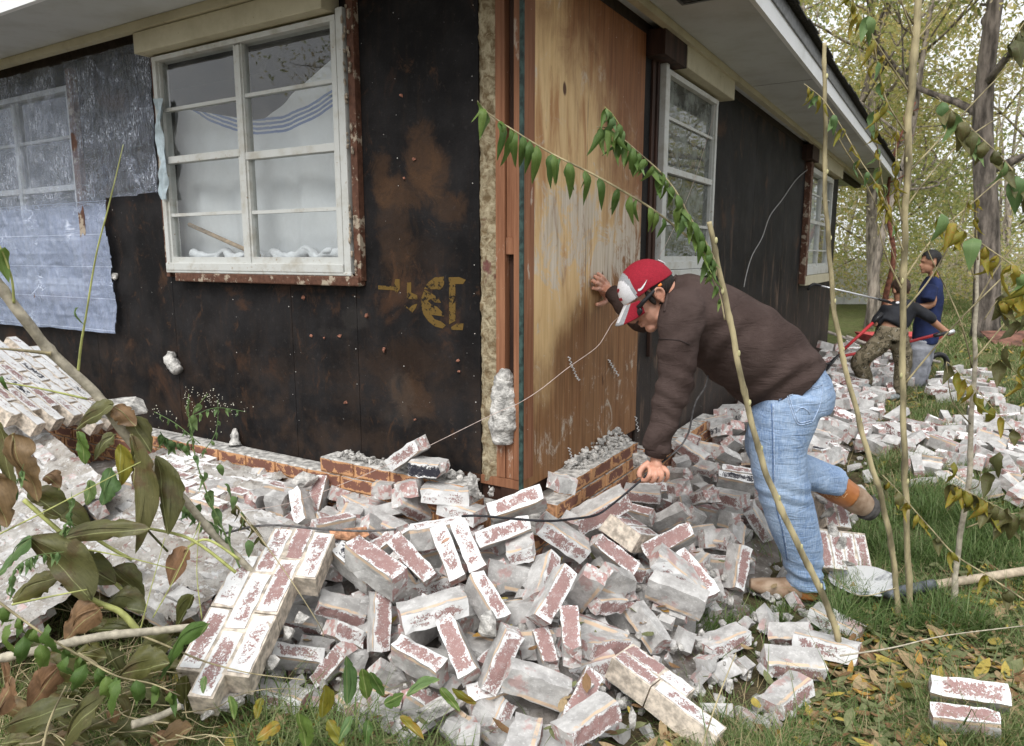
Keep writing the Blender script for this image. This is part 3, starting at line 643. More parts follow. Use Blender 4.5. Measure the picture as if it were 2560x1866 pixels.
def mortar_col(pts, rs, name, seed):
    """a run of mortar squeezed out between courses: lumpy, ridged"""
    b = MB(); P = catmull(pts, 10); rr = lerp_list(rs, len(P)); b.tube(P, rr, 20, True, 1.0)
    V = []
    for (x, y, z) in b.v:
        p = Vector((x, y, z)); k = mnoise.noise(p*55+Vector((seed, 0, 0)))*.007+mnoise.noise(p*130)*.004+math.sin(z*95+seed)*.0025
        c = min(P, key=lambda q: (q-p).length); d = (p-c); d.normalize() if d.length > 1e-6 else None
        V.append(tuple(p+d*k))
    b.v = V; return b.build(name, M_MORTAR, sm=True)
o = mortar_col([wallp('L', .075, .0, 1.005), wallp('L', .085, -.004, .95), wallp('L', .085, -.004, .86), wallp('L', .090, -.004, .77), wallp('L', .085, .0, .70)], [.018, .044, .054, .060, .036], 'mortar_slab', 3)
tag(o, 'long rough white mortar patch stuck on the corner studs', 'mortar patch')
o = mortar_col([wallp('L', 2.22, .02, .93), wallp('L', 2.22, .03, .88), wallp('L', 2.16, .03, .83)], [.02, .034, .03], 'mortar_slab', 5)
tag(o, 'mortar lump clinging to the black board left of the window', 'mortar patch')
o = mortar_col([wallp('L', 1.73, .02, .56), wallp('L', 1.72, .03, .52), wallp('L', 1.71, .04, .475)], [.008, .02, .032], 'mortar_cone', 7)
tag(o, 'small cone of mortar on the brick ledge below the left window', 'mortar patch')
# brick chips stuck on the left wall (parts: chips of the house wall)
for (u, v, r) in ((760, 745, 9), (918, 789, 9), (850, 840, 6), (780, 840, 6), (962, 875, 10), (866, 1007, 7), (1146, 902, 6), (1037, 398, 6), (1005, 240, 6), (1148, 929, 5), (1039, 1050, 5), (1012, 447, 5), (812, 845, 5)):
    D = LD; r_ = ray(u, v); n_ = NL; t = (C0-Vector((0, 0, 0))).dot(n_)/Vector((r_.x, r_.y, 0)).dot(n_); p = Vector((r_.x*t, r_.y*t, CAM_H+r_.z*t))+NL*.004
    o = chunk_at(p-C0, r/1797*3.1, u, 'brick_chip', M_CHIP, (1, .5, .8), sub=2); o.parent = house
o = chunk_at(wallp('L', 2.72, .01, 1.335)-C0, .024, 4, 'mortar_dab', M_MORTAR); o.parent = house
# wall ties on the plywood
for pts in ([(1420, 893), (1422, 910), (1427, 925), (1430, 940), (1436, 950)], [(1520, 900), (1523, 912), (1530, 925), (1537, 940)], [(1420, 1120), (1421, 1135), (1423, 1146)], [(1587, 1042), (1588, 1062), (1590, 1078)]):
    P = []
    for i, (u, v) in enumerate(catmull([Vector((a, b_, 0)) for a, b_ in pts], 4) and [(q.x, q.y) for q in catmull([Vector((a, b_, 0)) for a, b_ in pts], 4)]):
        r_ = ray(u+(2.5 if i % 2 else -2.5), v); t = (C0.dot(NR))/Vector((r_.x, r_.y, 0)).dot(NR); p = Vector((r_.x*t, r_.y*t, CAM_H+r_.z*t))+NR*(.006+.02*i/16); P.append(p-C0)
    b = MB(); b.tube(P, .0028, 6); o = b.build('wall_tie', M_STEEL, house)
b = MB()        # rows of nail heads along the board joints
for s_, z0_, z1_ in ((1.27, .55, 1.33), (1.292, .55, 1.33), (.87, .55, 1.33), (.60, .55, 2.5), (2.21, .55, 2.4), (2.70, 1.25, 1.74), (.22, .55, 2.5), (1.7, .55, 1.3)):
    z_ = z0_
    while z_ < z1_:
        z_ += rnd.uniform(.08, .34); o_ = len(b.v); r_ = rnd.uniform(.0014, .0032); cx = s_+rnd.gauss(0, .004)
        b.add([(cx+r_*math.cos(a), .0035, z_+r_*math.sin(a)) for a in (0, 1.05, 2.09, 3.14, 4.19, 5.24)]+[(cx, .0055, z_)], [(i, (i+1) % 6, 6) for i in range(6)])
o = b.build('nail_heads', simple('nail_head', (.50, .49, .46), .6, .2, 50, 0)); hp(o, 'L'); o['kind'] = 'stuff'
# stencilled marks on the black board, as the photo shows them
def wpt(side, u, v, off):
    N_ = NR if side == 'R' else NL
    r_ = ray(u, v); t = (C0.dot(N_)+off)/Vector((r_.x, r_.y, 0)).dot(N_); return Vector((r_.x*t, r_.y*t, CAM_H+r_.z*t))
def S5(x, y): return (900+x/5.6675, 640+y/5.6675)
marks = [
 [(905,470),(960,380),(1060,305),(1190,295),(1192,400),(1150,478)],
 [(915,478),(1010,530),(1100,590),(1150,665),(1060,660),(1000,610),(960,640),(1010,690),(1090,720),(1160,790),(1190,860),(1120,850),(1010,835),(1060,900),(1150,930),(1215,985),(1170,1030),(1060,1000),(970,930),(900,830),(868,720),(868,600)],
 [(1255,305),(1400,300),(1500,340),(1460,400),(1350,400),(1352,560),(1300,700),(1352,640),(1352,920),(1262,970),(1262,400)],
 [(1290,1010),(1370,960),(1470,960),(1455,1052),(1300,1050)],
 [(665,380),(725,375),(725,520),(810,560),(815,618),(665,612)],
 [(630,700),(700,740),(740,700),(815,675),(790,740),(742,805),(690,760),(640,730)],
 [(255,420),(480,430),(500,330),(560,330),(565,470),(520,530),(490,490),(260,475)],
]
b = MB()
for poly in marks:
    P = [wpt('L', *S5(x, y), .0012)-C0 for x, y in poly]; b.add(P, [tuple(range(len(P)))])
o = b.build('stencilled_mark', M_STENCIL, house)
bm = bmesh.new(); bm.from_mesh(o.data); bmesh.ops.triangulate(bm, faces=bm.faces); bm.to_mesh(o.data); bm.free()
# ---- curtain, wadded cloth and stick behind the left window
def curtain(side, s0, s1, z0, z1, out, mat, name, seed, amp=.012, topf=None):
    g = SG[side]; n, m_ = 60, 50; V = []; F = []
    for j in range(m_):
        for i in range(n):
            s = s0+(s1-s0)*i/(n-1); t = j/(m_-1); zt = topf(s) if topf else z1; z = z0+(zt-z0)*t
            y = out+amp*math.sin(s*26+mnoise.noise(Vector((s*5, z*2, seed)))*4)*(.4+.6*(1-t))+mnoise.noise(Vector((s*3, z*3, seed+4)))*.03
            V.append((s, y*g, z))
    for j in range(m_-1):
        for i in range(n-1): a = j*n+i; F.append((a, a+1, a+n+1, a+n))
    b = MB(); b.add(V, F); o = b.build(name, mat, sm=True)
    D = C0; o.location = C0; o.rotation_euler = (0, 0, HR[side]); return o
o = curtain('L', .84, 2.26, 1.39, 2.4, -.13, M_CURT, 'curtain', 2, topf=lambda s: 2.36-.24*max(0, min(1, (s-1.0)/.55))+.10*max(0, (s-1.65)/.5))
tag(o, 'white curtain with sagging blue stripes behind the left window', 'curtain')
o = curtain('R', 6.0, 7.58, 1.28, 2.36, -.12, M_CURT2, 'curtain', 5); tag(o, 'pale blue-white curtain in the far window', 'curtain')
o = curtain('R', 1.48, 2.36, 1.39, 2.4, -.25, simple('grey_curtain', (.30, .31, .29), .9, .15, 6, .1, .01), 'curtain', 7); tag(o, 'dull grey curtain behind the dusty window by the man', 'curtain')
b = MB(); P = catmull([(s, -.085+.02*math.sin(s*19), 1.452+.018*math.sin(s*31)+.02*mnoise.noise(Vector((s*9, 0, 0)))) for s in np.linspace(.95, 2.1, 16)], 6)
b.tube(P, [.020+.016*abs(mnoise.noise(Vector((p.x*16, 1, 2)))) for p in P], 14)
for q in range(3):
    P2 = [Vector((p.x, p.y+.015*math.sin(p.x*23+q*2), p.z+.012*math.sin(p.x*17+q*2.5))) for p in P[q*8:-(q*6+1)]]
    b.tube(P2, [.011+.008*abs(mnoise.noise(Vector((p.x*20, q, 2)))) for p in P2], 10)
o = b.build('bundled_cloth', simple('white_cloth', (.70, .70, .72), .9, .06, 20, .3, .006), sm=True); o.location = C0; o.rotation_euler = (0, 0, HR['L']); tag(o, 'rumpled white cloth bunched along the bottom of the left window', 'cloth')
b = MB(); b.tube([(2.09, -.05, 1.615), (1.55, -.05, 1.45)], .011, 10); o = b.build('wooden_stick', simple('stick_wood', (.42, .29, .17), .7, .15, 30, .2, .002), sm=True)
o.location = C0; o.rotation_euler = (0, 0, HR['L']); tag(o, 'wooden stick propped across the lower left pane of the left window', 'stick')
# ---- plastic sheet: upper part up to the window, lower part to the step
def plastic():
    V = []; F = []; nx, nz = 260, 170
    # outline in wall coordinates: the bottom hangs to .99; right edge at s 2.70 below 1.77, at 2.2 above
    for j in range(nz):
        z = .965+(2.535-.965)*j/(nz-1)
        for i in range(nx):
            s = 2.19+(5.2-2.19)*(i/(nx-1))**1.15
            o = .035+.012*mnoise.noise(Vector((s*4, z*4, 0)))+.006*mnoise.noise(Vector((s*17, z*9, 3)))+.003*mnoise.noise(Vector((s*45, z*20, 3)))+.009*abs(mnoise.noise(Vector((s*24, z*7+s*3, 8))))*(1 if z > 1.76 else .25)+.006*abs(mnoise.noise(Vector((s*6+z*2, z*16, 8))))
            rid = .0025*max(0, 1-abs(((z-1.0) % .185)-.0925)/.01)*(1 if z < 1.78 else .2)+(.016*mnoise.noise(Vector((s*2.2+z, z*4.5, 6))) if z < 1.8 else 0); o += rid
            zz = z
            V.append((s, o, zz+.006*mnoise.noise(Vector((s*6, 0, z)))))
    for j in range(nz-1):
        for i in range(nx-1):
            a = j*nx+i; s, _, z = V[a]; s1 = V[a+1][0]
            if z < 1.765+.012*mnoise.noise(Vector((s*5, 0, 2)))+.06*(2.7-s)*.3 and s < 2.70+.01*math.sin(z*20): continue
            if z < 1.0-.010*mnoise.noise(Vector((s*3, 0, 5)))-.008*(s-2.7): continue
            if z > 2.52 and mnoise.noise(Vector((s*6, 1, 0))) > .2: continue
            F.append((a, a+1, a+nx+1, a+nx))
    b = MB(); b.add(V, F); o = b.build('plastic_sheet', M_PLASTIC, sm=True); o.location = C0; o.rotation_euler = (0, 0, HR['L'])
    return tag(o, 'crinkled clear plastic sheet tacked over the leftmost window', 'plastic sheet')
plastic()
o = None
b = MB(); nx = 12; V = []; F = []     # strip of torn plastic hanging down the left jamb of the window
for j in range(40):
    z = 1.74+.50*j/39
    for i in range(7):
        s = 2.10+.055*i/6+.012*math.sin(z*22); V.append((s, .055+.012*mnoise.noise(Vector((s*60, z*14, 0)))+.01*math.sin(i*1.7+z*30), z))
for j in range(39):
    for i in range(6): a = j*7+i; F.append((a, a+1, a+8, a+7))
b.add(V, F); o = b.build('torn_plastic_strip', simple('grey_plastic', (.42, .50, .54), .3, .1, 20, .3, .004), sm=True); o.location = C0; o.rotation_euler = (0, 0, HR['L']); tag(o, 'crumpled grey strip hanging down the left jamb of the left window', 'plastic strip')
# poses measured from the photograph: [length, x, y, z, quaternion, scale]
HERO = [[0.2,-0.5827,2.4994,0.3132,0.8123,-0.4785,0.3247,-0.0769,0.969],[0.2,-0.4654,2.3091,0.4035,0.7704,-0.5563,0.2925,-0.1066,1.161],[0.2,-0.3517,2.4278,0.3777,0.8789,-0.2785,0.3549,-0.1549,1.027],[0.2,-0.2275,2.4206,0.4034,0.523,-0.1655,-0.7962,0.2553,1.008],[0.2,-0.1554,2.427,0.427,0.8039,-0.2529,0.4976,-0.2051,1.0],[0.2,-0.2795,2.5365,0.4323,0.7187,-0.6887,-0.0939,0.018,0.965],[0.2,-0.0305,2.4942,0.4522,0.9484,-0.2695,-0.1625,0.0382,1.019],[0.2,0.0215,2.5377,0.5406,0.9128,-0.3697,-0.1706,-0.0323,1.046],[0.12,0.0386,2.4496,0.4117,0.9699,0.1646,-0.1756,-0.0363,0.923],[0.2,-0.0845,2.2295,0.3179,0.6823,-0.5375,0.4796,-0.1248,0.945],[0.2,0.1052,2.3521,0.3435,0.7735,-0.1465,-0.3578,0.5022,0.979],[0.2,0.1305,2.1849,0.3653,0.8506,-0.1655,-0.406,0.2902,0.974],[0.2,-0.0215,2.4339,0.2892,-0.2892,-0.4509,0.6001,-0.5941,0.804],[0.2,-0.6086,2.4084,0.2009,0.9701,0.122,0.2042,0.0482,0.895],[0.2,-0.4528,2.2849,0.2211,0.7016,-0.015,-0.6369,0.3192,0.981],[0.2,-0.2537,2.1702,0.3215,0.9847,-0.0009,-0.0698,0.1598,1.091],[0.2,-0.1678,2.0943,0.2296,0.8016,-0.2749,0.4437,-0.2914,1.005],[0.2,-0.0382,2.0567,0.2202,0.8442,-0.0452,-0.5146,0.1432,0.982],[0.17,0.1064,2.092,0.2158,0.6463,-0.4314,0.5191,-0.3559,0.826],[0.18,0.1807,2.0371,0.3012,0.6043,-0.3616,0.5774,-0.4132,0.951],[0.2,0.0738,1.9617,0.1922,0.6412,0.7468,0.1074,-0.1399,0.974],[0.2,0.2089,1.8211,0.1721,0.9462,-0.0526,-0.0847,0.3078,0.926],[0.2,0.0317,1.8054,0.1102,0.7764,0.0075,0.0045,0.6302,0.938],[0.13,-0.0399,1.9686,0.0853,0.8251,-0.1498,-0.3375,0.4276,0.801],[0.2,-0.2921,2.0986,0.1814,0.7749,-0.5625,0.225,-0.1803,0.96],[0.2,-0.6045,2.2472,0.0872,0.8811,-0.1779,-0.4134,-0.1455,0.841],[0.2,-0.7496,2.1228,0.0438,0.9872,-0.0948,0.0552,-0.1161,0.941],[0.2,-0.7557,2.468,0.1241,0.9632,0.2401,0.1209,-0.0036,0.881],[0.2,-0.7429,2.2824,0.0864,0.8425,-0.4915,0.0708,0.209,0.884],[0.14,-0.5759,2.302,0.1634,0.875,-0.2519,0.2465,0.332,0.935],[0.11,-0.5349,2.2645,0.0846,0.6986,0.6538,0.2877,-0.0409,0.833],[0.15,-0.4141,2.2074,0.0675,0.5779,0.7272,0.3393,-0.1484,0.774],[0.2,-0.5046,2.7785,0.3693,0.9363,0.079,0.0254,-0.3411,0.834],[0.2,-0.4127,2.8423,0.4387,0.8282,0.294,0.4176,0.2308,0.981],[0.2,-0.5452,3.0106,0.4563,0.6782,-0.043,-0.0267,-0.7331,1.003],[0.2,-0.4149,2.8771,0.4998,0.6714,-0.0241,-0.1266,-0.7298,1.058],[0.2,-0.2613,2.8033,0.4975,0.9941,0.0467,-0.0019,-0.0981,1.021],[0.2,-0.2022,2.77,0.4344,0.9567,0.0074,0.0217,-0.2901,0.97],[0.2,-0.4354,2.9193,0.6325,0.919,-0.0704,-0.301,-0.2445,0.954],[0.16,-0.3377,2.8433,0.5947,0.9858,0.0338,-0.0077,-0.1642,0.981],[0.2,-0.8948,2.9358,0.3841,0.7957,-0.2054,0.432,-0.3717,0.917],[0.2,-0.7207,2.7555,0.3704,0.6769,-0.627,-0.2296,0.3099,0.905],[0.2,-0.5285,2.7472,0.3457,0.8743,0.1945,0.4249,0.1312,0.902],[0.2,-0.6828,2.6456,0.2487,0.7191,-0.0844,-0.0296,-0.6892,0.895],[0.2,0.1958,2.6206,0.3859,0.9506,0.0744,0.3013,-0.0037,1.081],[0.2,0.3883,2.612,0.3116,0.891,-0.3122,0.3258,0.0505,0.967],[0.2,0.6357,2.7687,0.3002,0.9092,-0.3422,-0.2281,-0.0649,1.083],[0.2,0.3728,2.8594,0.4096,0.9654,0.0755,-0.2479,0.0283,1.224],[0.2,0.6338,3.3471,0.3135,0.9799,0.1623,-0.0062,-0.1156,0.88],[0.2,0.5796,3.162,0.2765,0.777,-0.5319,0.1995,-0.2714,0.784],[0.2,0.7253,3.1585,0.2605,0.4582,0.8148,-0.308,0.1768,0.895],[0.2,0.8348,3.3631,0.24,0.6637,-0.0813,0.2966,-0.6819,0.817],[0.2,1.0974,3.4922,0.2419,0.8875,-0.0091,-0.0465,-0.4583,0.994],[0.12,1.0612,3.3432,0.1782,0.6709,0.4714,-0.4098,-0.3997,0.912],[0.12,0.8897,3.3214,0.1986,0.5973,0.7471,0.2636,-0.125,0.836],[0.2,1.2479,3.4689,0.1197,0.8705,0.1619,0.4481,-0.123,0.959],[0.17,0.9487,3.1363,0.163,0.8771,0.2057,-0.2133,-0.3781,0.892],[0.16,1.0772,3.2952,0.1327,0.7151,0.399,0.0487,0.5719,0.906],[0.2,1.2381,3.7579,0.2668,0.7664,-0.6233,0.1258,-0.0908,0.999],[0.2,1.2019,3.7047,0.2514,0.825,-0.5425,0.1249,-0.0978,0.975],[0.15,1.0706,3.8043,0.2978,0.8688,0.1922,-0.0969,-0.4459,0.866],[0.11,0.9389,3.8391,0.3157,0.5343,0.8277,0.0545,0.1627,0.886],[0.2,1.015,3.9568,0.3542,0.9245,0.1167,0.1848,-0.3122,0.991],[0.2,1.2691,4.1088,0.2793,0.4469,0.8257,0.3321,-0.0902,0.901],[0.11,1.3115,4.3633,0.3714,0.8352,-0.1706,-0.1303,-0.5063,1.039],[0.1,1.4235,4.4767,0.3687,0.7376,-0.2622,-0.1538,-0.603,1.032],[0.12,1.5006,4.5205,0.4059,0.7233,-0.266,-0.1724,-0.6135,1.138],[0.15,1.375,4.3435,0.2888,0.4981,0.7768,0.3802,-0.0631,0.886],[0.1,1.429,4.1846,0.2438,0.6772,0.4928,-0.4445,-0.3178,0.894],[0.18,0.8908,3.679,0.2974,0.5093,0.6945,-0.4825,-0.1599,0.837],[0.09,0.8011,3.2987,0.3585,0.8078,0.0147,-0.14,-0.5724,1.012],[0.15,0.9469,3.3683,0.2855,0.7956,-0.1566,-0.1678,-0.5607,0.974],[0.2,0.6428,2.6286,0.2406,0.9363,0.1341,0.3166,-0.0711,1.136],[0.2,0.6134,2.5076,0.2042,0.5806,0.7836,-0.0753,-0.2076,1.094],[0.16,0.5969,2.5318,0.1175,0.467,0.8618,-0.1248,-0.1537,0.855],[0.2,0.7764,2.4483,0.0517,0.9796,-0.0133,-0.0732,0.1866,0.959],[0.2,0.9832,2.3141,0.0488,0.9859,0.1621,0.0248,-0.0345,1.01],[0.2,0.8915,2.1341,0.0433,0.9437,-0.0483,-0.0785,0.3177,0.931],[0.2,1.134,2.4007,0.059,0.9531,-0.0949,0.0251,-0.2863,1.079],[0.2,1.2577,2.5943,0.0426,0.9127,0.0283,0.0725,-0.4012,0.954],[0.2,1.0422,2.4987,0.0544,0.9165,0.288,-0.2036,-0.189,0.761],[0.2,0.9724,2.9397,0.1174,0.8024,-0.0334,-0.5176,0.2953,0.967],[0.2,0.7215,2.6717,0.1981,0.8014,-0.3488,0.4277,-0.2306,1.064],[0.15,0.9329,3.1449,0.1657,0.8274,0.5401,0.1154,0.1021,0.921],[0.2,0.4833,2.3795,0.1456,0.6219,0.5818,-0.1151,-0.5114,0.864],[0.15,0.2883,2.3531,0.1629,0.9922,0.1132,0.0389,0.036,0.722],[0.17,0.3388,2.4098,0.2292,0.9328,0.0594,0.1712,0.3115,0.928],[0.2,0.2576,2.3821,0.2918,0.5218,0.6285,-0.5476,0.1812,0.945],[0.17,0.3768,2.4588,0.2822,0.5799,0.7064,0.4046,-0.0323,1.027],[0.13,0.3498,2.6302,0.2565,0.7198,0.469,-0.5105,-0.0367,0.806],[0.12,0.255,2.8391,0.3545,0.4373,0.8602,-0.1251,-0.2305,0.796],[0.12,0.3292,2.9132,0.2935,0.5449,0.6926,0.4572,-0.1196,0.827],[0.1,0.1824,2.6061,0.6048,-0.248,0.1315,0.0312,0.9593,0.965],[0.2,1.454,2.0913,0.0699,0.8698,-0.4388,0.0518,-0.2194,1.097],[0.2,1.371,1.9792,0.0537,0.7845,-0.5912,0.0729,-0.1724,0.913]]
SLABS = {"slab_big":[1,-1.0041,1.9885,0.2298,0.6306,-0.3899,-0.5545,0.3779,1.114],"slab_two":[1,0.4019,2.2047,0.1831,0.668,-0.6438,0.3458,-0.1402,0.971],"slab_three":[1,0.3768,2.8358,0.4249,0.6774,-0.5678,-0.1291,0.4494,1.005],"slab_right":[-1,1.3897,3.127,0.2214,0.6974,-0.2011,-0.6222,0.2933,0.909],"panel_left":[1,-2.767,4.0377,0.8721,0.6744,-0.6652,0.2742,0.1659,0.955]}
